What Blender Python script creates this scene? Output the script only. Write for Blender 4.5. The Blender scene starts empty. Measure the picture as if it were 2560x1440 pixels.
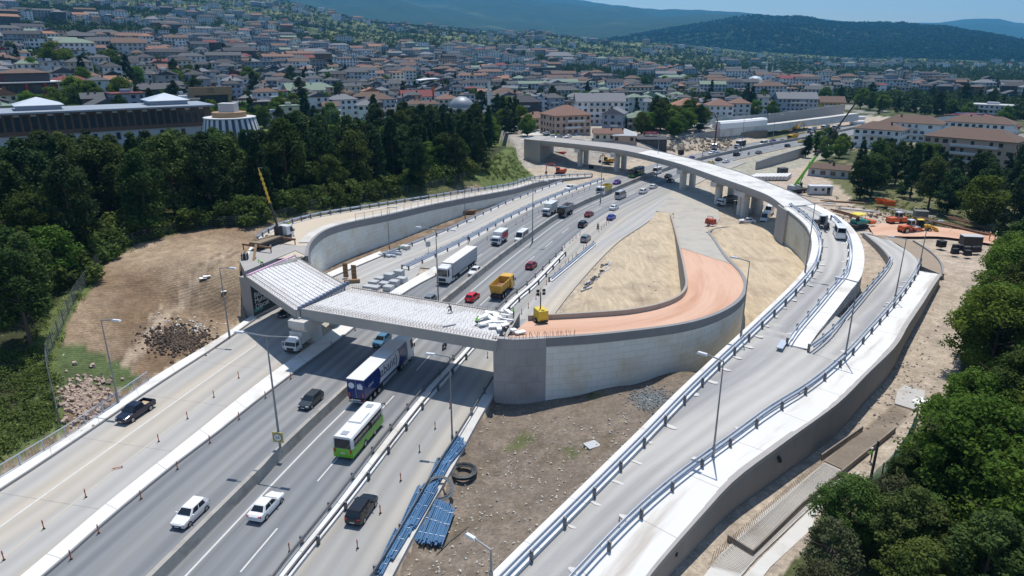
# Highway interchange under construction below a hillside town. Surveyed in units of 1.25 m, z = 0 on the carriageway; scaled to metres at the end.
import bpy, bmesh, math, random
import numpy as np
from mathutils import Vector, Matrix, noise
random.seed(7)
SC = bpy.context.scene
COL = SC.collection
PI = math.pi
U = .8                     # one metre in survey units; the finished scene is scaled to metres at the end
R = math.radians
# ------------------------------------------------------------------ camera
CAM_H, PITCH, FPX = 36.0, R(19.07), 24 / 36 * 2560
cp, sp = math.cos(PITCH), math.sin(PITCH)
cam_d = bpy.data.cameras.new('camera'); cam_d.lens = 24; cam_d.sensor_width = 36
cam_d.clip_end = 40000; cam_d.clip_start = 0.5
cam = bpy.data.objects.new('camera', cam_d); COL.objects.link(cam)
cam.location = (0, 0, CAM_H); cam.rotation_euler = (PI / 2 - PITCH, 0, 0)
SC.camera = cam
def P(px, py, z=0.0):
    """survey point: where the sight line through a photo pixel meets the level z"""
    a, b = (px - 1280) / FPX, (py - 720) / FPX
    d = Vector((a, cp - sp * b, -(sp + cp * b)))
    t = (z - CAM_H) / d.z
    return Vector((d.x * t, d.y * t, z))
def PR(px, py, r):
    """point on the sight line at ground distance r"""
    a, b = (px - 1280) / FPX, (py - 720) / FPX
    d = Vector((a, cp - sp * b, -(sp + cp * b)))
    t = r / math.hypot(d.x, d.y)
    return Vector((d.x * t, d.y * t, CAM_H + d.z * t))
def PL(pts, z=0.0):
    return [P(p[0], p[1], p[2] if len(p) > 2 else z) for p in pts]
def proj(v):
    zc = v[1] * cp + (CAM_H - v[2]) * sp
    yc = (CAM_H - v[2]) * cp - v[1] * sp
    return 1280 + v[0] / zc * FPX, 720 + yc / zc * FPX, zc
# ------------------------------------------------------------------ materials
MATS = {}
def srgb(h):
    h = h.lstrip('#'); o = []
    for i in (0, 2, 4):
        c = int(h[i:i + 2], 16) / 255
        o.append(c / 12.92 if c <= .04045 else ((c + .055) / 1.055) ** 2.4)
    return tuple(o)
def M(name, c1, c2=None, scale=3.0, rough=.8, metal=0.0, bump=0.0, coord='Object', stretch=(1, 1, 1),
      spots=None, amount=.5, detail=5.0, rnd=0.0, emit=None, spec=.4, alpha=1.0, bscale=None, c3=None, s3=.25, a3=.5, joints=None, bands=None):
    """procedural material: two or three colours mixed by noise, optional bump and sparse spots"""
    if name in MATS: return MATS[name]
    m = bpy.data.materials.new(name); m.use_nodes = True
    nt = m.node_tree; N, L = nt.nodes, nt.links
    b = N['Principled BSDF']
    b.inputs['Roughness'].default_value = rough; b.inputs['Metallic'].default_value = metal
    b.inputs['Specular IOR Level'].default_value = spec
    if c2 is None:
        c2 = tuple(max(0, x * .78) for x in c1)
    tc = N.new('ShaderNodeTexCoord'); mp = N.new('ShaderNodeMapping'); mp.inputs['Scale'].default_value = stretch
    L.new(tc.outputs[coord], mp.inputs['Vector'])
    def nz(s, d=detail, off=0.0):
        n = N.new('ShaderNodeTexNoise'); n.inputs['Scale'].default_value = s; n.inputs['Detail'].default_value = d
        n.inputs['Roughness'].default_value = .62
        if off:
            mm = N.new('ShaderNodeMapping'); mm.inputs['Location'].default_value = (off, off * .7, off * 1.3)
            L.new(mp.outputs['Vector'], mm.inputs['Vector']); L.new(mm.outputs['Vector'], n.inputs['Vector'])
        else: L.new(mp.outputs['Vector'], n.inputs['Vector'])
        return n
    def ramp(src, lo, hi):
        r = N.new('ShaderNodeMapRange'); r.inputs['From Min'].default_value = lo; r.inputs['From Max'].default_value = hi
        L.new(src, r.inputs['Value']); return r.outputs['Result']
    def mix(f, a, c):
        x = N.new('ShaderNodeMix'); x.data_type = 'RGBA'
        if isinstance(f, float): x.inputs['Factor'].default_value = f
        else: L.new(f, x.inputs['Factor'])
        for s, k in ((a, 6), (c, 7)):
            if isinstance(s, tuple): x.inputs[k].default_value = (*s[:3], 1)
            else: L.new(s, x.inputs[k])
        return x.outputs[2]
    n1 = nz(scale)
    col = mix(ramp(n1.outputs['Fac'], .5 - amount * .5, .5 + amount * .5), c1, c2)
    if c3: col = mix(ramp(nz(scale * s3, 4, 7.3).outputs['Fac'], .62 - .25 * a3, .72), col, c3)
    if spots:
        v = N.new('ShaderNodeTexVoronoi'); v.inputs['Scale'].default_value = spots[1]
        L.new(mp.outputs['Vector'], v.inputs['Vector'])
        col = mix(ramp(v.outputs['Distance'], spots[2], spots[2] * .6), col, spots[0])
    if bands:                                              # wheel paths worn along the lanes
        uv = N.new('ShaderNodeUVMap'); sx = N.new('ShaderNodeSeparateXYZ'); L.new(uv.outputs['UV'], sx.inputs['Vector'])
        ma = N.new('ShaderNodeMath'); ma.operation = 'MULTIPLY_ADD'; ma.inputs[1].default_value = 2 * PI / bands[0]; L.new(sx.outputs['X'], ma.inputs[0]); L.new(n1.outputs['Fac'], ma.inputs[2])
        sn = N.new('ShaderNodeMath'); sn.operation = 'SINE'; L.new(ma.outputs[0], sn.inputs[0]); r = N.new('ShaderNodeMapRange'); r.inputs['From Min'].default_value = -1; r.inputs['To Min'].default_value = 1 - bands[1]; r.inputs['To Max'].default_value = 1 + bands[1] * .6; L.new(sn.outputs[0], r.inputs['Value'])
        h = N.new('ShaderNodeHueSaturation'); L.new(r.outputs['Result'], h.inputs['Value']); L.new(col, h.inputs['Color']); col = h.outputs['Color']
    if joints:                                             # cross joints along the strip
        uv = N.new('ShaderNodeUVMap'); sx = N.new('ShaderNodeSeparateXYZ'); L.new(uv.outputs['UV'], sx.inputs['Vector'])
        m1 = N.new('ShaderNodeMath'); m1.operation = 'PINGPONG'; m1.inputs[1].default_value = joints / 2; L.new(sx.outputs['Y'], m1.inputs[0])
        m2 = N.new('ShaderNodeMath'); m2.operation = 'LESS_THAN'; m2.inputs[1].default_value = .045; L.new(m1.outputs[0], m2.inputs[0])
        m3 = N.new('ShaderNodeMath'); m3.operation = 'MULTIPLY'; m3.inputs[1].default_value = .5; L.new(m2.outputs[0], m3.inputs[0]); col = mix(m3.outputs[0], col, (.2, .19, .175))
    if rnd:
        oi = N.new('ShaderNodeObjectInfo'); h = N.new('ShaderNodeHueSaturation')
        r = N.new('ShaderNodeMapRange'); r.inputs['To Min'].default_value = 1 - rnd; r.inputs['To Max'].default_value = 1 + rnd
        L.new(oi.outputs['Random'], r.inputs['Value']); L.new(r.outputs['Result'], h.inputs['Value'])
        L.new(col, h.inputs['Color']); col = h.outputs['Color']
    L.new(col, b.inputs['Base Color'])
    if bump:
        bp = N.new('ShaderNodeBump'); bp.inputs['Strength'].default_value = min(1, bump); bp.inputs['Distance'].default_value = .08
        L.new(nz(bscale or scale * 3, 6, 3.1).outputs['Fac'], bp.inputs['Height']); L.new(bp.outputs['Normal'], b.inputs['Normal'])
    if emit:
        b.inputs['Emission Color'].default_value = (*emit[:3], 1); b.inputs['Emission Strength'].default_value = emit[3]
    MATS[name] = m
    return m
def glass(name, c=(.02, .025, .03), rough=.08):
    return M(name, c, tuple(x * 1.3 for x in c), 1.0, rough=rough, spec=.7)
# ------------------------------------------------------------------ mesh builder
class MB:
    def __init__(s): s.v, s.f, s.m, s.uv = [], [], [], {}
    def add(s, vs, fs, mi=0, uvs=None):
        o = len(s.v); s.v.extend(tuple(v) for v in vs)
        for k, f in enumerate(fs):
            if uvs: s.uv[len(s.f)] = uvs[k]
            s.f.append(tuple(o + i for i in f)); s.m.append(mi)
        return s
    def box(s, c, d, mi=0, rz=0.0, top=(1, 1), mat=None, shift=(0, 0)):
        hx, hy, hz = d[0] / 2, d[1] / 2, d[2] / 2
        vs = [Vector((x * hx * (top[0] if z > 0 else 1) + (shift[0] if z > 0 else 0), y * hy * (top[1] if z > 0 else 1) + (shift[1] if z > 0 else 0), z * hz)) for z in (-1, 1) for y in (-1, 1) for x in (-1, 1)]
        r = mat if mat is not None else Matrix.Rotation(rz, 3, 'Z')
        vs = [r @ v + Vector(c) for v in vs]
        return s.add(vs, [(0, 2, 3, 1), (4, 5, 7, 6), (0, 1, 5, 4), (2, 6, 7, 3), (0, 4, 6, 2), (1, 3, 7, 5)], mi)
    def rod(s, a, b, r0, r1=None, n=8, mi=0, caps=True):
        a, b = Vector(a), Vector(b); r1 = r0 if r1 is None else r1
        w = (b - a); q = w.to_track_quat('Z', 'Y') if w.length > 1e-6 else None
        if q is None: return s
        vs = []
        for p, r in ((a, r0), (b, r1)):
            for i in range(n):
                t = 2 * PI * i / n; vs.append(p + q @ Vector((r * math.cos(t), r * math.sin(t), 0)))
        fs = [(i, (i + 1) % n, n + (i + 1) % n, n + i) for i in range(n)]
        if caps: fs += [tuple(range(n - 1, -1, -1)), tuple(range(n, 2 * n))]
        return s.add(vs, fs, mi)
    def tube(s, pts, r, n=6, mi=0, closed=False):
        for i in range(len(pts) - (0 if closed else 1)): s.rod(pts[i], pts[(i + 1) % len(pts)], r, r, n, mi)
        return s
    def prism(s, poly, z0, z1, mi=0):
        n = len(poly); vs = [(p[0], p[1], z0 if not callable(z0) else z0(p)) for p in poly] + [(p[0], p[1], z1 if not callable(z1) else z1(p)) for p in poly]
        return s.add(vs, [tuple(range(n - 1, -1, -1)), tuple(range(n, 2 * n))] + [(i, (i + 1) % n, n + (i + 1) % n, n + i) for i in range(n)], mi)
    def loft(s, rings, mi=0, caps=True, closed=True):
        n = len(rings[0]); vs = [v for r in rings for v in r]; fs = []
        for k in range(len(rings) - 1):
            for i in range(n if closed else n - 1):
                j = (i + 1) % n; fs.append((k * n + i, k * n + j, (k + 1) * n + j, (k + 1) * n + i))
        if caps: fs += [tuple(range(n - 1, -1, -1)), tuple((len(rings) - 1) * n + i for i in range(n))]
        return s.add(vs, fs, mi)
    def sphere(s, c, r, mi=0, nu=10, nv=6, zmin=-1.0, sq=(1, 1, 1)):
        rings = []
        for j in range(nv + 1):
            t = math.asin(max(-1, zmin)) + (PI / 2 - math.asin(max(-1, zmin))) * j / nv
            rings.append([(c[0] + sq[0] * r * math.cos(t) * math.cos(2 * PI * i / nu), c[1] + sq[1] * r * math.cos(t) * math.sin(2 * PI * i / nu), c[2] + sq[2] * r * math.sin(t)) for i in range(nu)])
        return s.loft(rings, mi)
    def build(s, name, mats, parent=None, smooth=False, loc=None):
        me = bpy.data.meshes.new(name); me.from_pydata(s.v, [], s.f)
        mats = mats if isinstance(mats, (list, tuple)) else [mats]
        for m in mats: me.materials.append(m)
        if len(mats) > 1: me.polygons.foreach_set('material_index', s.m)
        if s.uv:
            ul = me.uv_layers.new(name='UVMap')
            for p in me.polygons:
                u = s.uv.get(p.index)
                if u:
                    for k, li in enumerate(p.loop_indices): ul.data[li].uv = u[k]
        if smooth: me.polygons.foreach_set('use_smooth', [True] * len(me.polygons))
        me.update()
        o = bpy.data.objects.new(name, me); COL.objects.link(o)
        if parent is not None: o.parent = parent
        if loc is not None: o.location = loc
        return o
# ------------------------------------------------------------------ object helpers
def tag(o, label=None, cat=None, group=None, kind=None):
    if label: o['label'] = label
    if cat: o['category'] = cat
    if group: o['group'] = group
    if kind: o['kind'] = kind
    return o
def thing(name, label, cat, loc=(0, 0, 0), rz=0.0, group=None):
    o = bpy.data.objects.new(name, None); COL.objects.link(o); o.empty_display_size = .2
    o.location = loc; o.rotation_euler = (0, 0, rz)
    return tag(o, label, cat, group)
BENCH = bpy.data.scenes.new('bench')
def evaluated(o):
    """mesh of an object with its modifiers applied, worked out on an empty bench scene"""
    BENCH.collection.objects.link(o); vl = BENCH.view_layers[0]; vl.update()
    me = bpy.data.meshes.new_from_object(o.evaluated_get(vl.depsgraph)); bpy.data.objects.remove(o); return me
def kids(o): return list(o.children)
def copy_tree(o, parent=None):
    c = o.copy(); COL.objects.link(c); c.parent = parent
    for ch in kids(o): copy_tree(ch, c)
    return c
def paint(o, m):
    """give this copy its own paint: on the object, not on the shared mesh"""
    if o.type == 'MESH' and o.get('painted'):
        o.material_slots[0].link = 'OBJECT'; o.material_slots[0].material = m
    for c in kids(o): paint(c, m)
def text_mesh(name, body, size, m, parent, loc, rot, extrude=.01, align='CENTER', sx=1.0):
    cu = bpy.data.curves.new(name, 'FONT'); cu.body = body; cu.size = size; cu.extrude = extrude; cu.align_x = align; cu.align_y = 'CENTER'
    cu.resolution_u = 3
    t = bpy.data.objects.new(name, cu); me = evaluated(t); me.name = name
    me.materials.clear(); me.materials.append(m)
    o = bpy.data.objects.new(name, me); COL.objects.link(o); o.parent = parent; o.location = loc; o.rotation_euler = rot; o.scale = (sx, 1, 1)
    return o
# ------------------------------------------------------------------ polylines
def cr(pts, step=2.0):
    """Catmull-Rom through pts, resampled about every step metres"""
    pts = [Vector(p) for p in pts]
    if len(pts) < 3: out = pts
    else:
        q = [pts[0] * 2 - pts[1]] + pts + [pts[-1] * 2 - pts[-2]]; out = []
        for i in range(1, len(q) - 2):
            p0, p1, p2, p3 = q[i - 1:i + 3]
            n = max(2, int((p2 - p1).length / step))
            d1 = max(1e-3, (p1 - p0).length) ** .5; d2 = max(1e-3, (p2 - p1).length) ** .5; d3 = max(1e-3, (p3 - p2).length) ** .5
            t1 = ((p1 - p0) / d1 - (p2 - p0) / (d1 + d2) + (p2 - p1) / d2) * d2
            t2 = ((p2 - p1) / d2 - (p3 - p1) / (d2 + d3) + (p3 - p2) / d3) * d2
            for k in range(n):
                t = k / n; out.append((2 * t ** 3 - 3 * t ** 2 + 1) * p1 + (t ** 3 - 2 * t ** 2 + t) * t1 + (-2 * t ** 3 + 3 * t ** 2) * p2 + (t ** 3 - t ** 2) * t2)
        out.append(pts[-1])
    return resample(out, step)
def plen(p): return sum((p[i + 1] - p[i]).length for i in range(len(p) - 1))
def resample(p, step=None, n=None):
    L = plen(p)
    if n is None: n = max(2, int(round(L / step)) + 1)
    out = []; i = 0; acc = 0.0
    for k in range(n):
        d = L * k / (n - 1)
        while i < len(p) - 2 and acc + (p[i + 1] - p[i]).length < d: acc += (p[i + 1] - p[i]).length; i += 1
        s = (p[i + 1] - p[i]).length
        out.append(p[i].lerp(p[i + 1], min(1, max(0, (d - acc) / s)) if s > 1e-9 else 0))
    return out
def tang(p, i):
    a, b = p[max(0, i - 1)], p[min(len(p) - 1, i + 1)]
    t = Vector((b.x - a.x, b.y - a.y, 0)); return t.normalized() if t.length > 1e-9 else Vector((0, 1, 0))
def offs(p, d, dz=0.0):
    """parallel line, d metres to the right of the direction of travel"""
    o = []
    for i in range(len(p)):
        t = tang(p, i); o.append(p[i] + Vector((t.y, -t.x, 0)) * d + Vector((0, 0, dz)))
    return o
def nearest(p, q):
    k = min(range(len(p)), key=lambda i: (p[i].x - q.x) ** 2 + (p[i].y - q.y) ** 2); return k
def cut(p, i0, i1): return p[i0:i1 + 1]
def strip_mb(left, right, dz=0.0, step=2.0, mb=None, mi=0):
    mb = mb or MB(); n = max(2, int(max(plen(left), plen(right)) / step) + 1)
    l, r = resample(left, n=n), resample(right, n=n); vl = 0.0
    vs = []; fs = []; uvs = []; L = []
    for i in range(n):
        if i: vl += ((l[i] + r[i]) / 2 - (l[i - 1] + r[i - 1]) / 2).length
        w = (r[i] - l[i]).length; L.append((vl, w)); vs += [l[i] + Vector((0, 0, dz)), r[i] + Vector((0, 0, dz))]
    for i in range(n - 1):
        fs.append((2 * i, 2 * i + 1, 2 * i + 3, 2 * i + 2)); uvs.append(((0, L[i][0]), (L[i][1], L[i][0]), (L[i + 1][1], L[i + 1][0]), (0, L[i + 1][0])))
    return mb.add(vs, fs, mi, uvs)
def slab_mb(left, right, h, step=2.0, mb=None, mi=0):
    """a raised strip: top at the given lines, sides going down h"""
    mb = strip_mb(left, right, 0, step, mb, mi); n = max(2, int(max(plen(left), plen(right)) / step) + 1)
    l, r = resample(left, n=n), resample(right, n=n); dn = Vector((0, 0, -h))
    wall_mb(l, [p + dn for p in l], mb=mb, mi=mi, flip=True); wall_mb(r, [p + dn for p in r], mb=mb, mi=mi)
    for k in (0, -1): mb.add([l[k], r[k], r[k] + dn, l[k] + dn], [(0, 1, 2, 3)], mi, [((0, 0), (1, 0), (1, h), (0, h))])
    return mb
def wall_mb(top, bot, mb=None, mi=0, flip=False):
    mb = mb or MB(); vs = []; fs = []; uvs = []; u = 0.0; U = []
    for i in range(len(top)):
        if i: u += (top[i] - top[i - 1]).length
        U.append((u, top[i].z, bot[i].z)); vs += [top[i], bot[i]]
    for i in range(len(top) - 1):
        f = (2 * i, 2 * i + 1, 2 * i + 3, 2 * i + 2); w = ((U[i][0], U[i][1]), (U[i][0], U[i][2]), (U[i + 1][0], U[i + 1][2]), (U[i + 1][0], U[i + 1][1]))
        if flip: f, w = f[::-1], w[::-1]
        fs.append(f); uvs.append(w)
    return mb.add(vs, fs, mi, uvs)
def solid_wall(line, z0, z1, th, mb=None, mi=0, capmi=None):
    """wall standing on a line: th metres to the left of travel, outer face on the line. z0/z1: number or per-point list"""
    n = len(line); zz0 = z0 if isinstance(z0, list) else [z0] * n; zz1 = z1 if isinstance(z1, list) else [z1] * n
    back = offs(line, -th)
    ft = [Vector((p.x, p.y, zz1[i])) for i, p in enumerate(line)]; fb = [Vector((p.x, p.y, zz0[i])) for i, p in enumerate(line)]
    bt = [Vector((p.x, p.y, zz1[i])) for i, p in enumerate(back)]; bb = [Vector((p.x, p.y, zz0[i])) for i, p in enumerate(back)]
    mb = mb or MB(); wall_mb(ft, fb, mb, mi); wall_mb(bt, bb, mb, mi, True)
    strip_mb(bt, ft, mb=mb, mi=mi if capmi is None else capmi, step=max(.5, plen(ft) / (n - 1)))
    for k in (0, n - 1):
        h = ft[k].z - fb[k].z; mb.add([ft[k], bt[k], bb[k], fb[k]], [(0, 1, 2, 3)], mi, [((0, h), (th, h), (th, 0), (0, 0))])
    return mb
def sweep(p, prof, mb=None, mi=0, closed=True):
    """profile of (side, up) points carried along p"""
    mb = mb or MB(); rings = []
    for i in range(len(p)):
        t = tang(p, i); n = Vector((t.y, -t.x, 0)); rings.append([p[i] + n * a + Vector((0, 0, b)) for a, b in prof])
    return mb.loft(rings, mi, caps=closed, closed=closed)
# ------------------------------------------------------------------ survey lines (photo pixel, level) -> world
# highway, level 0
LN = {}
LN['median'] = cr(PL([(130,1735),(300,1563),(420,1440),(640,1215),(775,1080),(870,990),(1020,845),(1165,722),(1280,630),(1417,534),(1530,482),(1600,452),(1670,426),(1737,405),(1920,364),(2005,349),(2120,326),(2200,309)]), 3)
LN['left_kerb'] = cr(PL([(-700,1660),(-190,1345),(0,1227),(222,1080),(375,975),(575,845),(612,817),(720,748),(840,690),(957,640)]), 3)          # road side of the left kerb
LN['left_out'] = cr(PL([(-700,1625),(-190,1312),(0,1197),(190,1080),(375,952),(565,837),(610,805),(712,737),(830,680),(950,630)]), 3)
LN['island_l'] = cr(PL([(-330,1740),(-40,1520),(60,1440),(250,1277),(487,1088),(640,965),(775,868),(870,800),(1010,712),(1087,668)]), 3)
LN['island_r'] = cr(PL([(-270,1740),(10,1520),(112,1440),(250,1317),(425,1172),(547,1080),(640,1005),(750,922),(862,840),(895,812),(960,768),(1037,717),(1100,685)]), 3)
LN['rail_d1'] = cr(PL([(480,1720),(640,1520),(704,1432),(840,1262),(965,1098),(1052,992),(1120,920),(1170,865),(1240,785),(1284,742),(1308,725),(1407,628)]), 2)
LN['rail_d2'] = cr(PL([(510,1720),(668,1520),(735,1432),(870,1262),(995,1098),(1072,1000),(1142,922),(1190,868),(1262,788),(1306,744),(1330,725),(1412,640)]), 2)
LN['walk_l'] = cr(PL([(770,1720),(880,1520),(930,1452),(1015,1308),(1085,1188),(1143,1096),(1207,992),(1237,942)]), 2)
LN['walk_r'] = cr(PL([(820,1720),(930,1535),(985,1440),(1022,1367),(1085,1255),(1132,1175),(1178,1087),(1222,1010),(1240,980)]), 2)
LN['rail_s'] = cr(PL([(960,643),(1120,579),(1280,504),(1405,457)]), 2)       # left service road, outer guardrail beyond the bridge
LN['rail_m'] = cr(PL([(1020,675),(1172,603),(1280,545),(1400,490),(1508,452)]), 2)   # between service road and carriageway
LN['main_l'] = cr(PL([(1037,717),(1100,684),(1190,632),(1290,572),(1400,513),(1510,468),(1610,432),(1700,398),(1800,372),(1920,348),(2010,333),(2120,312),(2200,296)]), 3)
LN['main_r'] = cr(PL([(1240,1010),(1320,880),(1400,740),(1500,640),(1580,572),(1690,492),(1760,450),(1850,412),(1900,393),(2000,362),(2120,336),(2210,316)]), 3)
# left ramp (climbs to the bridge): outer guardrail, top edge of the retaining wall, wall foot
LN['lr_rail'] = cr(PL([(612,664,6.8),(628,622,6.8),(660,588,6.8),(700,569,6.7),(780,545,6.3),(965,514,5.0),(1140,486,3.5),(1280,464,2.0),(1345,446,1.0),(1480,440,.1)]), 2)
LN['lr_wall'] = cr(PL([(768,640,6.9),(776,608,6.9),(810,577,6.8),(857,560,6.6),(970,537,5.6),(1065,515,4.8),(1155,497,3.8),(1280,474,2.3),(1375,450,1.0),(1480,442,.1)]), 2)
# right ramp (salmon fill): outer wall top, inner parapet top
LN['rr_out'] = cr(PL([(1262,850,7.1),(1367,845,7.1),(1460,839,7.1),(1555,830,7.0),(1705,810,6.9),(1780,790,6.7),(1845,755,6.2),(1867,718,5.6),(1858,685,4.8),(1817,640,3.4),(1788,598,1.7),(1776,577,.7),(1800,569,.4),(1840,566,.35)]), 1.5)
LN['rr_in'] = cr(PL([(1320,787,7.1),(1407,783,7.1),(1490,778,7.1),(1570,772,7.0),(1640,759,6.8),(1690,740,6.4),(1712,715,5.7),(1710,680,4.9),(1700,630,3.4),(1686,575,1.2),(1675,535,.66)]), 1.5)
# viaduct deck edges and the ramp that follows
VZ = 7.3
LN['v_near'] = cr(PL([(1350,352,VZ),(1460,363,VZ),(1550,375,VZ),(1680,405,VZ),(1790,442,VZ),(1870,470,VZ),(1920,490,VZ),(1958,517,VZ)]), 2)
LN['v_far'] = cr(PL([(1385,343,VZ),(1480,353,VZ),(1560,361,VZ),(1650,379,VZ),(1780,410,VZ),(1855,432,VZ),(1925,458,VZ),(1995,487,VZ),(2037,510,VZ)]), 2)
LN['a_left'] = cr(PL([(1958,517,7.2),(1990,540,7.0),(2018,568,6.8),(2030,603,6.5),(2026,637,6.2),(2012,672,6.0),(1970,720,5.6),(1920,768,5.2),(1852,831,4.7),(1770,906,4.2),(1680,991,3.7),(1595,1077,3.2),(1440,1228,2.6),(1280,1383,2.1),(1150,1512,1.8),(960,1700,1.4)]), 2)
LN['a_right'] = cr(PL([(2037,510,7.2),(2078,530,7.0),(2118,556,6.8),(2146,590,6.5),(2160,630,6.2),(2160,662,6.0),(2152,695,5.7),(2130,722,5.5),(2090,775,5.1),(2058,815,4.8),(2030,852,4.6),(2019,872,4.45)]), 2)
LN['b_left'] = cr(PL([(2150,578,1.0),(2200,618,1.6),(2222,645,2.0),(2215,668,2.4),(2167,725,3.1),(2120,780,3.6),(2058,848,4.3),(2020,876,4.4)]), 2)
LN['b_rail'] = cr(PL([(2190,577,1.0),(2240,608,1.5),(2282,635,2.0),(2297,660,2.4),(2262,726,3.0),(2170,834,3.9),(2110,899,4.2),(2020,974,4.1),(1920,1036,3.9),(1855,1085,3.5),(1680,1215,3.0),(1565,1318,2.6),(1450,1440,2.1),(1370,1530,1.8),(1220,1700,1.4)]), 2)
LN['b_wall'] = cr(PL([(2353,686,2.6),(2330,720,3.0),(2310,752,3.2),(2270,812,3.6),(2240,863,3.9),(2170,932,4.0),(2095,1007,3.9),(1995,1080,3.6),(1920,1135,3.4),(1837,1197,3.1),(1760,1280,2.7),(1680,1370,2.3),(1622,1440,2.0),(1560,1530,1.7),(1440,1700,1.4)]), 2)
# ------------------------------------------------------------------ ground levels
def sst(a, b, x): t = np.clip((x - a) / (b - a), 0, 1); return t * t * (3 - 2 * t)
_rng = np.random.RandomState(3)
def vnoise(x, y, s, seed=0):
    """cheap smooth value noise on numpy arrays"""
    x, y = x / s + seed * 17.3, y / s + seed * 9.1
    xi, yi = np.floor(x).astype(int), np.floor(y).astype(int); fx, fy = x - xi, y - yi
    fx, fy = fx * fx * (3 - 2 * fx), fy * fy * (3 - 2 * fy)
    def h(i, j):
        n = (i * 374761393 + j * 668265263 + seed * 2246822519) & 0x7fffffff
        n = ((n ^ (n >> 13)) * 1274126177) & 0x7fffffff
        return ((n ^ (n >> 16)) & 0xffff) / 65535.0
    return (h(xi, yi) * (1 - fx) + h(xi + 1, yi) * fx) * (1 - fy) + (h(xi, yi + 1) * (1 - fx) + h(xi + 1, yi + 1) * fx) * fy
def fbm(x, y, s, seed=0, o=4):
    r = 0; a = .5
    for k in range(o): r = r + a * vnoise(x, y, s / 2 ** k, seed + k); a *= .5
    return r / (1 - .5 ** o)
TAB_C = [-700, 0, 300, 700, 1000, 1280, 1600, 1900, 2200, 2560, 3200]
TAB_R = [0, 220, 300, 450, 600, 800, 1100, 1500, 2000, 2600, 3400]
TAB = np.array([
 [7, 8, 12, 26, 36, 50, 75, 112, 165, 235, 300], [7, 8, 12, 26, 36, 50, 75, 112, 165, 235, 300],
 [7, 8, 11, 23, 33, 47, 72, 108, 165, 240, 300], [7, 6, 7, 12, 19, 31, 52, 86, 142, 200, 230],
 [5, 4, 3, 5, 9, 17, 34, 60, 100, 125, 140], [0, 0, 0, 0, 1, 7, 24, 46, 78, 98, 110],
 [0, 0, 0, 0, 0, 2, 8, 20, 44, 66, 80], [0, 0, 0, 0, 0, 0, 2, 6, 13, 26, 50],
 [0, 0, 0, 0, 0, 0, 0, 2, 5, 10, 26], [0, 0, 0, 0, 0, 0, 0, 1, 3, 6, 12], [0, 0, 0, 0, 0, 0, 0, 1, 3, 6, 10]], float)
TAB_A = np.array([math.atan2((c - 1280) / FPX, cp + sp * .3) for c in TAB_C])
def table(x, y):
    r = np.hypot(x, y); a = np.arctan2(x, y)
    ia = np.clip(np.searchsorted(TAB_A, a) - 1, 0, len(TAB_A) - 2); fa = np.clip((a - TAB_A[ia]) / (TAB_A[ia + 1] - TAB_A[ia]), 0, 1); fa = fa * fa * (3 - 2 * fa)
    tr = np.array(TAB_R, float); ir = np.clip(np.searchsorted(tr, r) - 1, 0, len(tr) - 2); fr = np.clip((r - tr[ir]) / (tr[ir + 1] - tr[ir]), 0, 1)
    z = (TAB[ia, ir] * (1 - fa) + TAB[ia + 1, ir] * fa) * (1 - fr) + (TAB[ia, ir + 1] * (1 - fa) + TAB[ia + 1, ir + 1] * fa) * fr
    return z + (fbm(x, y, 260, 5) - .5) * np.clip((r - 500) / 40, 0, 22) * np.clip(z / 30, 0, 1)
# foot of the left cut slope / left edge of the ramp, and the fence line on top of it
F_pts = [Vector((-62, 5, 0))] + [p + Vector((-.3, 0, -.12)) for p in LN['left_out'] if p.y < 88] + [P(601, 802, 0) + Vector((-.4, 0, 0)), Vector((-38.3, 92, 3.0))] + \
        [p + Vector((-1.0, .3, -.35)) for p in LN['lr_rail'] if 96 < p.y < 197] + [Vector((7, 208, 0)), Vector((4, 226, 0)), Vector((1, 245, 0)), Vector((-6, 300, 0)), Vector((-10, 420, 0))]
T_pts = [Vector((-63, 5, .3))] + PL([(152, 1062, .9), (122, 900, 3.0), (142, 850, 3.8), (190, 752, 5.3), (215, 716, 5.8), (252, 660, 6.3), (332, 613, 6.8), (402, 592, 7.0), (472, 574, 7.1), (560, 568, 7.1), (640, 562, 7.1),
        (800, 520, 6.7), (970, 495, 5.3), (1090, 470, 5.0), (1165, 448, 5.0), (1222, 420, 5.6), (1262, 388, 6.2), (1290, 360, 5.6)]) + [Vector((-18, 262, 5)), Vector((-40, 320, 3)), Vector((-60, 420, 2))]
Fy, Fx, Fz = [np.array([p[k] for p in sorted(F_pts, key=lambda p: p.y)]) for k in (1, 0, 2)]
Ty, Tx, Tz = [np.array([p[k] for p in sorted(T_pts, key=lambda p: p.y)]) for k in (1, 0, 2)]
Gp = sorted(LN['a_left'], key=lambda p: p.y); Gy, Gx, Gz = [np.array([p[k] for p in Gp]) for k in (1, 0, 2)]
Wp = sorted(LN['b_wall'], key=lambda p: p.y); Wy, Wx = [np.array([p[k] for p in Wp]) for k in (1, 0)]
Kp = sorted(LN['walk_r'], key=lambda p: p.y); Ky, Kx = [np.array([p[k] for p in Kp]) for k in (1, 0)]
def dline(x, y, lx, ly):
    d = np.full(x.shape, 1e9)
    for i in range(len(lx) - 1):
        ax, ay, bx, by = lx[i], ly[i], lx[i + 1] - lx[i], ly[i + 1] - ly[i]
        t = np.clip(((x - ax) * bx + (y - ay) * by) / (bx * bx + by * by + 1e-9), 0, 1)
        d = np.minimum(d, np.hypot(x - ax - t * bx, y - ay - t * by))
    return d
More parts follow.
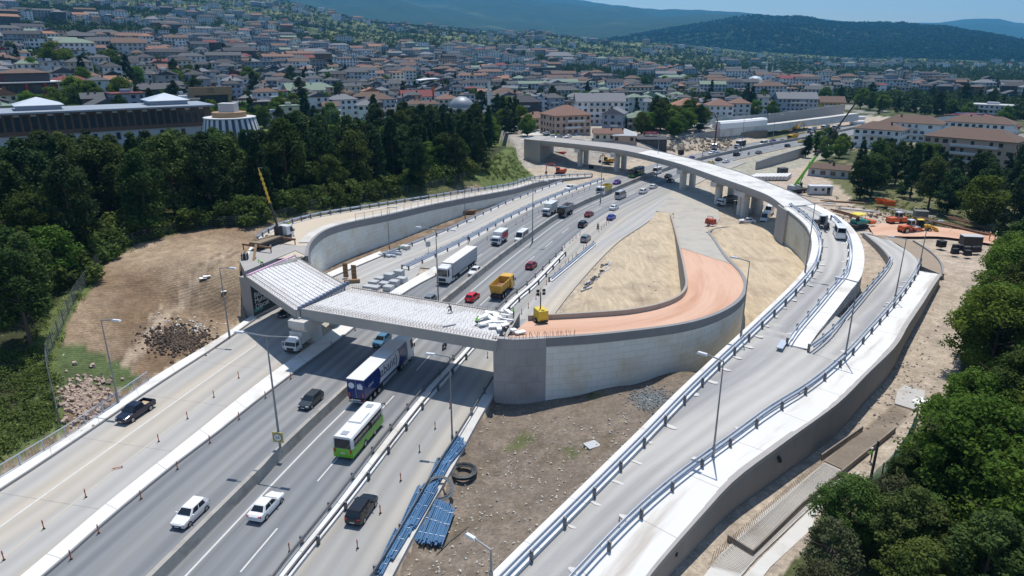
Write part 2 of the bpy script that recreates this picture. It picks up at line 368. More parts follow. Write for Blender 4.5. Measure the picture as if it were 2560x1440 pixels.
def ground(x, y):
    x, y = np.asarray(x, float), np.asarray(y, float); r = np.hypot(x, y)
    fx, tx = np.interp(y, Fy, Fx), np.interp(y, Ty, Tx); fz, tz = np.interp(y, Fy, Fz), np.interp(y, Ty, Tz)
    dF, dT = dline(x, y, Fx, Fy), dline(x, y, Tx, Ty)
    t = dF / (dF + dT + 1e-6); t = t * .55 + .45 * t * t * (3 - 2 * t)
    zs = fz + (tz - fz) * t
    zl = np.where(x < tx, tz + np.clip((tx - x), 0, 60) * .02 + (fbm(x, y, 14, 2) - .5) * 1.2 * np.clip((tx - x) / 8, 0, 1), zs + (fbm(x, y, 6, 1) - .5) * 1.1 * np.clip(np.minimum(dF, dT) / 2, 0, 1))
    left = x < fx
    z = np.where(left, zl, -.16)
    # soil field right of the highway
    fr = np.clip((x - np.interp(y, Ky, Kx)) / np.maximum(np.interp(y, Gy, Gx) - np.interp(y, Ky, Kx), 1), 0, 1)
    inF = (x > np.interp(y, Ky, Kx) + .2) & (x < np.interp(y, Gy, Gx) + 1) & (y < 84)
    zf = -.65 + (np.interp(y, Gy, Gz) - .55) * fr ** 2.2 * (1 - sst(60, 76, y)) + (fbm(x, y, 6, 4) - .5) * .7 * np.clip(fr * 8, 0, 1) + .5 * sst(.2, .5, fr)
    zf = zf + 1.3 * np.exp(-((x - 19) ** 2 + (y - 69) ** 2) / 9)
    z = np.where(inF, zf, z)
    # right of the ramps
    zr = np.interp(y, [30, 60, 85, 100, 130, 170, 230], [-.2, 0, .7, 1.0, .8, .4, -.1])
    zr = zr * sst(0, 6, x - np.interp(y, list(Gy) + [170, 230], list(Gx) + [58, 70]) - 7)
    right = (x > np.interp(y, list(Gy) + [170, 230], list(Gx) + [58, 50]) + 1) & (y < 230)
    out = x - np.interp(y, Wy, Wx)
    z = np.where(right, -.16 + zr + np.where((out > 6) & (y < 105), np.clip(out - 6, 0, 30) * .03 + (fbm(x, y, 7, 8) - .5) * 1.0 * sst(6, 12, out), 0), z)
    # bank north of the far carriageway and the open excavation
    med = np.interp(y, [p.y for p in LN['median']], [p.x for p in LN['median']])
    far = (y > 215) & (~left) & (x < med)
    z = np.where(far, z + 5.0 * sst(20, 38, med - x) * sst(235, 262, y) + (fbm(x, y, 9, 6) - .5) * 2.2 * sst(14, 24, med - x), z)
    far2 = (y > 190) & (x > med)
    z = np.where(far2, z + (fbm(x, y, 12, 6) - .5) * .6 * sst(24, 40, x - med), z)
    w = np.where(left, sst(215, 320, r), sst(330, 470, r))
    # the far carriageway stays level in its own cutting
    road = np.abs(x - med) < 30
    w = np.where(road & (y < 400), 0, w)
    return z * (1 - w) + (table(x, y) - .3) * w
def gz(x, y): return float(ground(np.array([x]), np.array([y]))[0])
# colour of the ground itself (what grows or lies there)
def zone(x, y):
    r = np.hypot(x, y); n = x.shape
    fx, tx = np.interp(y, Fy, Fx), np.interp(y, Ty, Tx); j = (fbm(x, y, 9, 11) - .5) * 5; j2 = fbm(x, y, 40, 12); j3 = fbm(x, y, 4, 13)
    c = np.empty(n + (3,)); c[:] = (.40, .335, .26)
    def put(mask, col): c[mask] = col
    left = x < fx
    put(left, (.245, .175, .115))
    sl = left & (y < 130); k_ = np.clip(fbm(x, y, 13, 31) * 2.6 - .8, 0, 1)[..., None]; c[sl] = ((1 - k_) * np.array((.185, .125, .078)) + k_ * np.array((.315, .24, .165)))[sl]
    tr = [P(585, 690, 2.5), P(430, 800, 1.0), P(310, 925, .5), P(235, 1010, .3)]; dt = dline(x, y, [q.x for q in tr], [q.y for q in tr]); put(sl & (dt < 1.5 + j * .15), (.34, .265, .19)); put(sl & (np.abs(dt - 1.0) < .35), (.20, .145, .10))
    gp_ = P(195, 945, 1.0); put(left & (np.hypot((x - gp_.x) * .8, y - gp_.y) < 4.2 + j), (.085, .115, .045))
    put(left & (x < tx + .6 + j * .25) & (y < 145), (.10, .125, .04))
    put(left & (y > 128) & (x < tx + 3 + j), (.10, .105, .045)); put(left & (y > 175) & (j > -1.6), (.11, .14, .045))
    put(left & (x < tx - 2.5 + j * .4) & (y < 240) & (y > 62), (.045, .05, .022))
    put(left & (y < 62) & (x < tx + .4 + j * .2), (.105, .135, .045)); put(left & (y < 62) & (x < tx - 4 + j) & (j3 > .55), (.16, .17, .07))
    wl_, rs_ = LN['lr_wall'], LN['rail_s']; bank = (y > 99) & (y < 185) & (x > np.interp(y, [p.y for p in wl_], [p.x for p in wl_])) & (x < np.interp(y, [p.y for p in LN['left_out'] if p.y > 99] + [p.y for p in rs_ if p.y > 123], [p.x for p in LN['left_out'] if p.y > 99] + [p.x for p in rs_ if p.y > 123]))
    put(bank, (.185, .135, .095)); put(bank & (j3 > .6), (.25, .19, .135))
    inF = (x > np.interp(y, Ky, Kx)) & (x < np.interp(y, Gy, Gx)) & (y < 76)
    put(inF, (.185, .15, .118)); put(inF & (j3 > .62), (.16, .128, .095)); put(inF & (j3 > .74), (.11, .115, .055))
    gx = np.interp(y, list(Gy) + [170, 230], list(Gx) + [58, 70])
    right = (x > gx + 6) & (y < 240)
    put(right, (.37, .31, .245)); put(right & (y > 105), (.40, .33, .26))
    out = x - np.interp(y, Wy, Wx)
    put(right & (y < 105) & (out > 8 + j * .5), (.075, .085, .035))
    edge = np.interp(y, [100, 112, 122, 135, 150, 165, 190, 215, 260], [92, 97, 99, 97, 90, 84, 92, 97, 112])
    put((x > edge + j * .6) & (y > 100) & (y < 330), (.115, .12, .055)); put((x > edge + 4 + j) & (y > 100) & (y < 330) & (j2 > .46), (.06, .07, .03)); put((x > edge + 4 + j) & (y > 100) & (y < 330) & (j3 > .64), (.17, .16, .085))
    med = np.interp(y, [p.y for p in LN['median']], [p.x for p in LN['median']])
    put((y > 205) & (x > med + 13) & (x < med + 40) & (y < 300), (.33, .31, .25))
    put((y > 225) & (x < med - 26 + j) & ~left & (y < 420), (.33, .30, .26))
    town = r > 330
    town &= ~((np.abs(x - med) < 25) & (y < 420))
    put(town, (.085, .10, .045)); put(town & (j2 > .54) & (r < 900), (.25, .24, .22)); put(town & (j3 > .56), (.05, .065, .025))
    az = np.arctan2(x, y)
    put((r > 1200) & (j2 > .6), (.15, .165, .065)); put((r > 900) & (j3 > .45) & (j2 < .6), (.04, .058, .022))
    return c * (0.88 + .24 * fbm(x, y, 3, 15))[..., None]
def ground_material():
    m = bpy.data.materials.new('ground'); m.use_nodes = True; nt = m.node_tree; N, L = nt.nodes, nt.links; b = N['Principled BSDF']
    b.inputs['Roughness'].default_value = .95; b.inputs['Specular IOR Level'].default_value = .15
    at = N.new('ShaderNodeAttribute'); at.attribute_name = 'zone'
    ti = N.new('ShaderNodeAttribute'); ti.attribute_name = 'till'
    tc = N.new('ShaderNodeTexCoord')
    def nz(s, d=6):
        n = N.new('ShaderNodeTexNoise'); n.inputs['Scale'].default_value = s; n.inputs['Detail'].default_value = d; n.inputs['Roughness'].default_value = .65; L.new(tc.outputs['Object'], n.inputs['Vector']); return n
    n1, n2 = nz(.6), nz(3.0)
    mm = N.new('ShaderNodeMath'); mm.operation = 'MULTIPLY'; L.new(n1.outputs['Fac'], mm.inputs[0]); L.new(n2.outputs['Fac'], mm.inputs[1])
    mr = N.new('ShaderNodeMapRange'); mr.inputs['From Min'].default_value = .12; mr.inputs['From Max'].default_value = .38; mr.inputs['To Min'].default_value = .62; mr.inputs['To Max'].default_value = 1.38; L.new(mm.outputs[0], mr.inputs['Value'])
    wv = N.new('ShaderNodeTexWave'); wv.inputs['Scale'].default_value = .75; wv.inputs['Distortion'].default_value = 3.5; wv.inputs['Detail'].default_value = 3; wv.inputs['Detail Scale'].default_value = .6
    mp = N.new('ShaderNodeMapping'); mp.inputs['Rotation'].default_value = (0, 0, R(62)); L.new(tc.outputs['Object'], mp.inputs['Vector']); L.new(mp.outputs['Vector'], wv.inputs['Vector'])
    wm = N.new('ShaderNodeMapRange'); wm.inputs['To Min'].default_value = .80; wm.inputs['To Max'].default_value = 1.12; L.new(wv.outputs['Fac'], wm.inputs['Value'])
    mxw = N.new('ShaderNodeMix'); mxw.inputs[2].default_value = 1.0; L.new(ti.outputs['Fac'], mxw.inputs[0]); L.new(wm.outputs['Result'], mxw.inputs[3])
    m2 = N.new('ShaderNodeMath'); m2.operation = 'MULTIPLY'; L.new(mr.outputs['Result'], m2.inputs[0]); L.new(mxw.outputs[0], m2.inputs[1])
    mx = N.new('ShaderNodeMix'); mx.data_type = 'RGBA'; mx.blend_type = 'MULTIPLY'; mx.inputs[0].default_value = 1
    L.new(at.outputs['Color'], mx.inputs[6]); L.new(m2.outputs[0], mx.inputs[7])
    vo = N.new('ShaderNodeTexVoronoi'); vo.inputs['Scale'].default_value = 1.1; L.new(tc.outputs['Object'], vo.inputs['Vector'])
    vr = N.new('ShaderNodeMapRange'); vr.inputs['From Min'].default_value = .13; vr.inputs['From Max'].default_value = .08; L.new(vo.outputs['Distance'], vr.inputs['Value'])
    n3 = nz(.25, 2); v3 = N.new('ShaderNodeMapRange'); v3.inputs['From Min'].default_value = .5; v3.inputs['From Max'].default_value = .6; L.new(n3.outputs['Fac'], v3.inputs['Value'])
    vm = N.new('ShaderNodeMath'); vm.operation = 'MULTIPLY'; L.new(vr.outputs['Result'], vm.inputs[0]); L.new(v3.outputs['Result'], vm.inputs[1])
    st = N.new('ShaderNodeMix'); st.data_type = 'RGBA'; L.new(vm.outputs[0], st.inputs[0]); L.new(mx.outputs[2], st.inputs[6]); st.inputs[7].default_value = (.42, .38, .32, 1)
    L.new(st.outputs[2], b.inputs['Base Color'])
    bp = N.new('ShaderNodeBump'); bp.inputs['Strength'].default_value = .8; bp.inputs['Distance'].default_value = .25; L.new(nz(1.6, 8).outputs['Fac'], bp.inputs['Height']); L.new(bp.outputs['Normal'], b.inputs['Normal'])
    return m
# the ground: one sheet reaching into the hills
rr = [0.0]; q = 12.0
while q < 3600: rr.append(q); q *= 1.0165 if q < 500 else 1.03
aa = np.radians(np.linspace(-72, 72, 521)); rr = np.array(rr)
GX = (rr[:, None] * np.sin(aa)[None, :]).ravel(); GY = (rr[:, None] * np.cos(aa)[None, :]).ravel() - 4
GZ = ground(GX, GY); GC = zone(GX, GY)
na = len(aa); nr = len(rr)
idx = np.arange(nr * na).reshape(nr, na)
quads = np.stack([idx[:-1, :-1], idx[:-1, 1:], idx[1:, 1:], idx[1:, :-1]], -1).reshape(-1, 4)[:, ::1]
me = bpy.data.meshes.new('ground')
me.vertices.add(len(GX)); me.vertices.foreach_set('co', np.stack([GX, GY, GZ], -1).astype(np.float32).ravel())
me.loops.add(quads.size); me.loops.foreach_set('vertex_index', quads.ravel().astype(np.int32))
me.polygons.add(len(quads)); me.polygons.foreach_set('loop_start', np.arange(0, quads.size, 4, dtype=np.int32)); me.polygons.foreach_set('loop_total', np.full(len(quads), 4, np.int32))
me.update(calc_edges=True); me.validate()
ca = me.color_attributes.new('zone', 'FLOAT_COLOR', 'POINT'); ca.data.foreach_set('color', np.concatenate([GC, np.ones((len(GX), 1))], 1).astype(np.float32).ravel())
tl = me.attributes.new('till', 'FLOAT', 'POINT')
_l = (GX < np.interp(GY, Fy, Fx) - .8) & (GX > np.interp(GY, Ty, Tx) + 1.2) & (GY < 96) & (GY > 50)
tl.data.foreach_set('value', _l.astype(np.float32))
me.polygons.foreach_set('use_smooth', [True] * len(me.polygons))
me.materials.append(ground_material())
g_ob = bpy.data.objects.new('ground', me); COL.objects.link(g_ob)
tag(g_ob, 'bare earth, slopes and verges the interchange is built on', 'ground', kind='structure')
# ------------------------------------------------------------------ far hills and mountains
def ridge(name, label, prof, r0, r1, z0, amp, mat, seed, nb=40):
    px = np.array([p[0] for p in prof], float); py = np.array([p[1] for p in prof], float)
    n = 260; xs = np.linspace(px[0], px[-1], n); ys = np.interp(xs, px, py)
    az = np.arctan2((xs - 1280) / FPX, cp + sp * .35)
    ts = np.concatenate([np.linspace(0, 1, nb), [1.04, 1.1, 1.25]]); V = []
    tops = np.array([PR(a, b, r1).z for a, b in zip(xs, ys)])
    for t in ts:
        r = r0 + (r1 - r0) * t; X = r * np.sin(az); Y = r * np.cos(az)
        s = t if t <= 1 else 1 - (t - 1) * 2.2
        e = s ** 1.15
        z = z0 + (tops - z0) * e
        rough = (1 - np.abs(fbm(X, Y, amp[1], seed, 5) * 2 - 1)) - .62
        z = z + rough * amp[0] * np.sin(PI * min(1, max(0, t))) + (fbm(X, Y, amp[1] * .12, seed + 3, 3) - .5) * amp[0] * .10
        V.append(np.stack([X, Y, z], -1))
    V = np.concatenate(V); m_ = len(ts)
    mb = MB(); mb.v = [tuple(v) for v in V]
    for j in range(m_ - 1):
        for i in range(n - 1): mb.f.append((j * n + i, j * n + i + 1, (j + 1) * n + i + 1, (j + 1) * n + i)); mb.m.append(0)
    o = mb.build(name, mat, smooth=True); return tag(o, label, 'hill', kind='structure')
def hill_mat(name, a, b, field, s, fa):
    return M(name, a, b, s, rough=.95, spec=.1, bump=1.0, bscale=s * 1.5, coord='Object', amount=.35, detail=9, c3=field, s3=.12, a3=fa)
HILL = hill_mat('hill_forest', (.012, .022, .009), (.030, .046, .017), (.11, .12, .05), .02, .03)
MOUN = hill_mat('mountain_forest', (.014, .028, .014), (.032, .052, .024), (.07, .09, .05), .009, .06)
ridge('hill', 'long green wooded hill behind the right of the town', [(1380, 128), (1500, 104), (1600, 84), (1700, 68), (1780, 54), (1840, 43), (1890, 38), (1935, 44), (1985, 41), (2020, 45), (2045, 55), (2100, 58), (2180, 57), (2250, 60), (2350, 68), (2430, 83), (2500, 99), (2560, 113), (2700, 130), (2900, 140)], 2750, 4300, -4, (115, 800), HILL, 21)
ridge('mountain', 'high blue mountain ridge closing the valley', [(-700, -120), (0, -150), (600, -140), (900, -90), (1150, -45), (1300, -22), (1390, -6), (1430, 0), (1480, 7), (1530, 14), (1600, 21), (1680, 26), (1760, 30), (1830, 36), (1900, 44), (2000, 56), (2100, 66), (2250, 90), (2400, 130)], 3500, 11500, 60, (300, 1900), MOUN, 33)
ridge('mountain', 'far pale blue mountain at the right of the horizon', [(1900, 75), (2000, 52), (2045, 47), (2090, 52), (2125, 59), (2180, 62), (2240, 58), (2300, 57), (2340, 57), (2390, 49), (2440, 46), (2480, 47), (2520, 57), (2560, 60), (2650, 66), (2800, 80), (3000, 95)], 6500, 12500, 0, (190, 1900), MOUN, 47)
# ------------------------------------------------------------------ materials of the works
ASPH = M('asphalt', (.135, .145, .16), (.235, .24, .245), 1.0, rough=.85, coord='UV', stretch=(.9, .018, 1), amount=.7, detail=6, c3=(.285, .28, .27), s3=.3, a3=.6, bump=.15, spots=((.12, .125, .135), .22, .09), bands=(1.45, .13))
ASPH_D = M('dusty_asphalt', (.25, .25, .245), (.33, .322, .305), .8, rough=.9, coord='UV', stretch=(.8, .03, 1), amount=.7, c3=(.44, .40, .335), s3=.35, a3=.8, bump=.15, bands=(1.6, .10))
CONC_R = M('concrete_road', (.31, .305, .295), (.43, .415, .39), .7, rough=.9, coord='UV', stretch=(.6, .05, 1), amount=.8, c3=(.47, .41, .325), s3=.5, a3=.7, bump=.1, joints=9.0, bands=(1.9, .08))
RAMP_R = M('ramp_road', (.36, .35, .33), (.50, .48, .45), .6, rough=.9, coord='UV', stretch=(.7, .06, 1), amount=.75, c3=(.21, .215, .23), s3=.45, a3=.7, bump=.1, spots=((.20, .20, .21), .35, .10), bands=(1.7, .10))
WHITE = M('new_concrete', (.62, .61, .585), (.70, .69, .665), .5, rough=.85, coord='Object', amount=.8, c3=(.46, .42, .37), s3=.35, a3=.3, bump=.1, joints=6.0)
WCONC = M('pale_concrete', (.50, .49, .46), (.60, .585, .555), .8, rough=.9, amount=.8, c3=(.40, .37, .33), s3=.3, a3=.5)
GCONC = M('grey_concrete', (.30, .285, .27), (.39, .37, .35), .7, rough=.9, amount=.8, stretch=(1, 1, .3), bump=.15)
DCONC = M('dark_concrete', (.20, .20, .20), (.27, .265, .26), .9, rough=.9, amount=.8, bump=.2)
BARR = M('barrier_concrete', (.30, .28, .25), (.40, .375, .335), 1.2, rough=.9, amount=.8, c3=(.20, .19, .175), s3=.4, a3=.5)
STEEL = M('galvanised_steel', (.40, .45, .52), (.48, .525, .585), 2, rough=.5, metal=.35)  # blue tint of the reflected sky is mixed into the base colour
STEEL_D = M('weathered_steel', (.13, .135, .15), (.19, .19, .20), 2, rough=.55, metal=.4)
SALM = M('salmon_fill', (.53, .325, .225), (.63, .42, .315), .35, rough=.95, amount=.7, detail=10, c3=(.46, .25, .155), s3=.9, a3=.75, bump=.3, coord='UV', stretch=(.8, .12, 1))
GRAV = M('grey_gravel', (.36, .335, .29), (.45, .415, .355), .35, rough=.95, amount=.9, detail=9, c3=(.30, .295, .28), s3=.8, a3=.5, bump=.4)
PAINT = M('road_paint', (.62, .61, .58), (.48, .47, .45), 2.5, rough=.8, amount=.6)
PAINT_Y = M('worn_yellow_paint', (.52, .46, .34), (.40, .37, .31), 2.5, rough=.8, amount=.6)
def structure(o, label=None): return tag(o, label, None, None, 'structure')
def pair(left, line):
    """points of line opposite to each point of left"""
    out = []
    big = resample(line, .4)
    for i, p in enumerate(left):
        t = tang(left, i); out.append(min(big, key=lambda q: abs((q.x - p.x) * t.x + (q.y - p.y) * t.y) + .02 * (q - p).length))
    return out
med = LN['median']
structure(strip_mb(offs(med, -9.3), offs(med, 8.6), 0.0).build('highway', ASPH), 'dual carriageway asphalt of the highway')
# right service road and the widening beyond the bridge
rs = [p for p in LN['walk_l'] if p.y < 70] + [p for p in LN['main_r'] if 72 < p.y < 240]
structure(strip_mb(pair(rs, offs(med, 8.4)), rs, .006).build('service_road', ASPH_D), 'dusty grey service road along the right of the highway')
# left service road
ls = [p for p in LN['left_kerb']] + [p for p in LN['rail_s'] if p.y > 124]
lsr = [p for p in LN['island_l'] if p.y < 112] + [p for p in LN['rail_m'] if p.y > 116]
structure(strip_mb(ls, pair(ls, lsr), .006).build('service_road', CONC_R), 'pale concrete service road left of the highway')
shl = offs(med, -9.2); shl = [p for p in shl if 112 < p.y < 200]
structure(strip_mb(pair(shl, LN['rail_m']), shl, .008).build('road_shoulder', ASPH_D), 'dusty shoulder beside the carriageway')
# haul road between service road and the dirt lot
hl = cr(PL([(1290, 800), (1372, 705), (1485, 608), (1560, 560), (1640, 505), (1700, 470)], .01), 3); hr = cr(PL([(1382, 790), (1435, 722), (1545, 605), (1612, 560), (1665, 520), (1740, 480)], .01), 3)
structure(strip_mb(hl, hr, .0).build('haul_road', CONC_R), 'pale dusty haul road beside the dirt lot')
# islands and pavements
structure(slab_mb(offs(LN['island_l'], 0, .2), offs(LN['island_r'], 0, .2), .3).build('traffic_island', WHITE), 'white concrete island between service road and carriageway')
structure(slab_mb(offs(LN['left_out'], 0, .2), offs(LN['left_kerb'], 0, .2), .5).build('pavement', WHITE), 'white concrete pavement left of the service road')
structure(slab_mb(offs(LN['walk_l'], 0, .22), offs(LN['walk_r'], 0, .22), 1.4).build('pavement', WCONC), 'raised concrete pavement right of the service road')
kb = MB()
for l, s in ((LN['left_kerb'], .16), (LN['island_r'], .16)): sweep(offs(l, 0, 0), [(-.02, 0), (-.02, .22), (.14, .20), (.17, 0)], kb)
structure(kb.build('kerb', DCONC), 'grey kerb stones along the pavements')
structure(slab_mb(offs(LN['rail_d1'], -.1, .1), offs(LN['rail_d2'], .1, .1), .15).build('reserve_strip', WHITE), 'white gravel strip between the twin guardrails')
# markings
mk = MB()
def line(l, o, w=.15, dash=None, mi=0, z=.014, y0=-1e9, y1=1e9):
    c = resample(offs(l, o), .5); c = [p for p in c if y0 < p.y < y1]
    if dash is None: strip_mb(offs(c, -w / 2), offs(c, w / 2), z, 2, mk, mi); return
    a, b = dash; k = 0; na, nb = int(a / .5), int(b / .5)
    while k + na < len(c):
        s = c[k:k + na + 1]; strip_mb(offs(s, -w / 2), offs(s, w / 2), z, 2, mk, mi); k += na + nb
line(med, 1.25, .18); line(med, -1.0, .16, mi=1); line(med, 4.9, .15, (5, 6.5)); line(med, 8.2, .14, y0=128); line(med, -4.9, .11, (4, 8), 0, y0=120)
line(cr(PL([(-130, 1412), (0, 1317), (332, 1080), (560, 918), (640, 862)]), 3), 0, .2); line(cr(PL([(-120, 1490), (0, 1400), (412, 1080), (600, 935)]), 3), 0, .17, mi=1)
line(LN['rail_s'], 3.6, .15, y0=126); line(LN['left_kerb'], 4.2, .15, y0=104)
structure(mk.build('road_marking', [PAINT, PAINT_Y]), 'painted lane and edge lines')
# dirt lots with tyre swirls
def swirl():
    m = M('rutted_dirt', (.43, .345, .235), (.54, .44, .31), .5, rough=.95, amount=.9, detail=8, bump=.5, c3=(.30, .235, .165), s3=.25, a3=.4)
    nt = m.node_tree; N, L = nt.nodes, nt.links; b = N['Principled BSDF']; src = b.inputs['Base Color'].links[0].from_socket
    tc = N.new('ShaderNodeTexCoord'); mp = N.new('ShaderNodeMapping'); mp.inputs['Rotation'].default_value = (0, 0, R(-12)); mp.inputs['Scale'].default_value = (.55, .09, 1); L.new(tc.outputs['Object'], mp.inputs['Vector'])
    nz = N.new('ShaderNodeTexNoise'); nz.inputs['Scale'].default_value = 1.0; nz.inputs['Detail'].default_value = 5; nz.inputs['Roughness'].default_value = .7; nz.inputs['Distortion'].default_value = 2.2; L.new(mp.outputs['Vector'], nz.inputs['Vector'])
    mr = N.new('ShaderNodeMapRange'); mr.inputs['From Min'].default_value = .35; mr.inputs['From Max'].default_value = .65; mr.inputs['To Min'].default_value = .74; mr.inputs['To Max'].default_value = 1.14; L.new(nz.outputs['Fac'], mr.inputs['Value'])
    mx = N.new('ShaderNodeMix'); mx.data_type = 'RGBA'; mx.blend_type = 'MULTIPLY'; mx.inputs[0].default_value = .9; L.new(src, mx.inputs[6]); L.new(mr.outputs['Result'], mx.inputs[7]); L.new(mx.outputs[2], b.inputs['Base Color'])
    return m
RUT = swirl()
def lot(name, poly, m, label, z=-.06, amp=.25, step=1.2, seed=1):
    pts = [P(p[0], p[1], z) for p in poly]
    bm = bmesh.new(); f = bm.faces.new([bm.verts.new(p) for p in pts]); bmesh.ops.triangulate(bm, faces=[f])
    for _ in range(5):
        e = [e for e in bm.edges if e.calc_length() > step * 1.6]
        if not e: break
        bmesh.ops.subdivide_edges(bm, edges=e, cuts=1); bmesh.ops.triangulate(bm, faces=[f for f in bm.faces if len(f.verts) > 3])
    bm.normal_update()
    for v in bm.verts:
        if not v.is_boundary: v.co.z += amp * float(fbm(np.array([v.co.x]), np.array([v.co.y]), 8, seed)[0])
    me = bpy.data.meshes.new(name); bm.to_mesh(me); bm.free(); me.materials.append(m)
    if me.polygons and me.polygons[0].normal.z < 0: me.flip_normals()
    me.polygons.foreach_set('use_smooth', [True] * len(me.polygons))
    o = bpy.data.objects.new(name, me); COL.objects.link(o); return structure(o, label)
lot('dirt_lot', [(1683, 533), (1640, 528), (1618, 562), (1548, 606), (1452, 722), (1398, 790), (1560, 782), (1670, 765), (1735, 735), (1722, 640)], RUT, 'beige dirt lot enclosed by the salmon ramp', -.05, .5)
lot('dirt_lot', [(1760, 566), (1900, 556), (1945, 540), (1990, 560), (2040, 620), (2040, 700), (1930, 800), (1850, 860), (1800, 880), (1840, 700), (1800, 640)], RUT, 'rutted beige dirt lot inside the curve of the viaduct ramp', -.05, .9, seed=5)
lot('red_dirt', [(1850, 850), (1862, 790), (1880, 752), (1915, 760), (1905, 790)], M('red_earth', (.44, .22, .13), (.52, .30, .19), .6, rough=.95, amount=.9), 'patch of red earth by the ramp wall', .15, .3)
# salmon haul road far right, dirt track and slabs below the right wall
sl = cr(PL([(2172, 566), (2225, 556), (2290, 560), (2340, 566), (2420, 577), (2500, 590)], 1.15), 3); sr = cr(PL([(2185, 588), (2235, 590), (2290, 592), (2340, 590), (2420, 600), (2500, 613)], 1.15), 3)
structure(strip_mb(sl, sr, 0).build('salmon_road', SALM), 'salmon coloured earth road past the parked rollers')
lot('gravel_yard', [(1690, 466), (1640, 528), (1684, 534), (1692, 600), (1745, 577), (1778, 582), (1800, 545), (1790, 500), (1772, 468)], GRAV, 'gravel yard under the viaduct', .03, .0)

for l_, a_, b_, lab in ((LN['rail_s'], -.5, .35, 'white kerb under the guardrail at the ramp wall'), (LN['rail_m'], -1.5, .4, 'white strip under the double guardrail beyond the bridge'), (cr(PL([(1375, 704), (1485, 613)]), 2), -.4, .4, 'white kerb under the short guardrail')):
    structure(slab_mb(offs(l_, a_, .1), offs(l_, b_, .1), .16).build('kerb', WHITE), lab)
# ------------------------------------------------------------------ bridges, ramps and walls
def brick_mat(name, c1, c2, stain, sx=1.0, sy=1.0):
    m = M(name, c1, c2, .25, rough=.9, coord='UV', amount=.7, c3=stain, s3=1.3, a3=.55)
    nt = m.node_tree; N, L = nt.nodes, nt.links; b = N['Principled BSDF']; src = b.inputs['Base Color'].links[0].from_socket
    tc = N.new('ShaderNodeTexCoord'); br = N.new('ShaderNodeTexBrick'); br.inputs['Scale'].default_value = 1; br.inputs['Brick Width'].default_value = 1.5 * sx; br.inputs['Row Height'].default_value = .75 * sy
    br.inputs['Mortar Size'].default_value = .022; br.inputs['Mortar Smooth'].default_value = .3; br.inputs['Color1'].default_value = (1, 1, 1, 1); br.inputs['Color2'].default_value = (.86, .85, .80, 1); br.inputs['Mortar'].default_value = (.72, .71, .68, 1); br.inputs['Bias'].default_value = -.5
    L.new(tc.outputs['UV'], br.inputs['Vector'])
    mx = N.new('ShaderNodeMix'); mx.data_type = 'RGBA'; mx.blend_type = 'MULTIPLY'; mx.inputs[0].default_value = .85; L.new(src, mx.inputs[6]); L.new(br.outputs['Color'], mx.inputs[7]); L.new(mx.outputs[2], b.inputs['Base Color'])
    bp = N.new('ShaderNodeBump'); bp.inputs['Strength'].default_value = .5; bp.inputs['Distance'].default_value = .03; L.new(br.outputs['Fac'], bp.inputs['Height']); bp.invert = True; L.new(bp.outputs['Normal'], b.inputs['Normal'])
    return m
PANEL = brick_mat('wall_panels', (.70, .69, .62), (.79, .78, .71), (.68, .61, .46))
PANEL_Y = brick_mat('yellowish_panels', (.60, .57, .45), (.68, .65, .54), (.55, .47, .32))
BLOCK = brick_mat('shuttered_concrete', (.33, .31, .30), (.40, .375, .36), (.29, .265, .25), 1.6, 2.6)
def zs(l, d): return [p.z + d for p in l]
def rail_profile(h): return [(.02, h - .31), (.09, h - .27), (.02, h - .19), (.02, h - .12), (.09, h - .05), (.02, h), (-.02, h), (-.02, h - .31)]
post_me = None
def guardrail(line_pts, label, side=1, spacing=4.0, h=.78, m=None, double=True, group='guardrails', blocks=None):
    """side +1: the rail faces the right of travel"""
    global post_me
    m = m or STEEL; l = resample(line_pts, 1.5); base = l[len(l) // 2].copy()
    t = thing('guardrail', label, 'guardrail', base, 0, group)
    ll = [p - base for p in l]; mb = MB()
    prof = [(a * side, b) for a, b in rail_profile(h)]
    sweep(ll, prof if side > 0 else prof[::-1], mb)
    if double: sweep(offs(ll, -.30 * side), ([(-a * side, b) for a, b in rail_profile(h)])[::(-1 if side > 0 else 1)], mb)
    mb.build('rail', m, t)
    n = max(2, min(100, int(plen(ll) / spacing))); pp = resample(ll, n=n)
    for i, p in enumerate(pp):
        a = tang(pp, i)
        if post_me is None:
            o = MB().box((0, -.15, .30), (.16, .26, 1.0)).build('post', m, t); post_me = o.data
        else:
            o = bpy.data.objects.new('post', post_me); COL.objects.link(o); o.parent = t
        o.location = p; o.rotation_euler = (0, 0, math.atan2(a.y, a.x) if side > 0 else math.atan2(a.y, a.x) + PI)
    return t
# ---- median barrier
bar = sweep(LN['median'], [(-.66, 0), (-.62, .12), (-.55, 1.1), (-.12, 1.1), (-.03, .12), (0, 0)][::-1]).build('concrete_barrier', BARR)
tag(bar, 'long concrete barrier dividing the two carriageways of the highway', 'barrier')
# ---- guardrails on the ground
guardrail(LN['rail_d1'], 'guardrail on the carriageway side of the twin pair right of the coach', -1, 4, m=STEEL_D, double=False)
guardrail(LN['rail_d2'], 'guardrail on the service road side of the twin pair right of the coach', 1, 4, m=STEEL_D, double=False)
guardrail(offs(LN['walk_l'], .25, .2), 'guardrail along the raised pavement where blue conduits lie', -1, 4, m=STEEL_D, double=False)
guardrail(LN['rail_s'], 'guardrail near the foot of the left ramp wall', 1, 4)
guardrail(LN['rail_m'], 'galvanised guardrail nearer the carriageway, starting beside the pallets of kerb stones', 1, 4)
guardrail(offs(LN['rail_m'], -1.1), 'galvanised guardrail nearer the service road, starting beside the pallets of kerb stones', -1, 4)
guardrail(cr(PL([(1375, 704), (1485, 613)]), 2), 'short guardrail between the row of cones and the haul road', -1, 4)
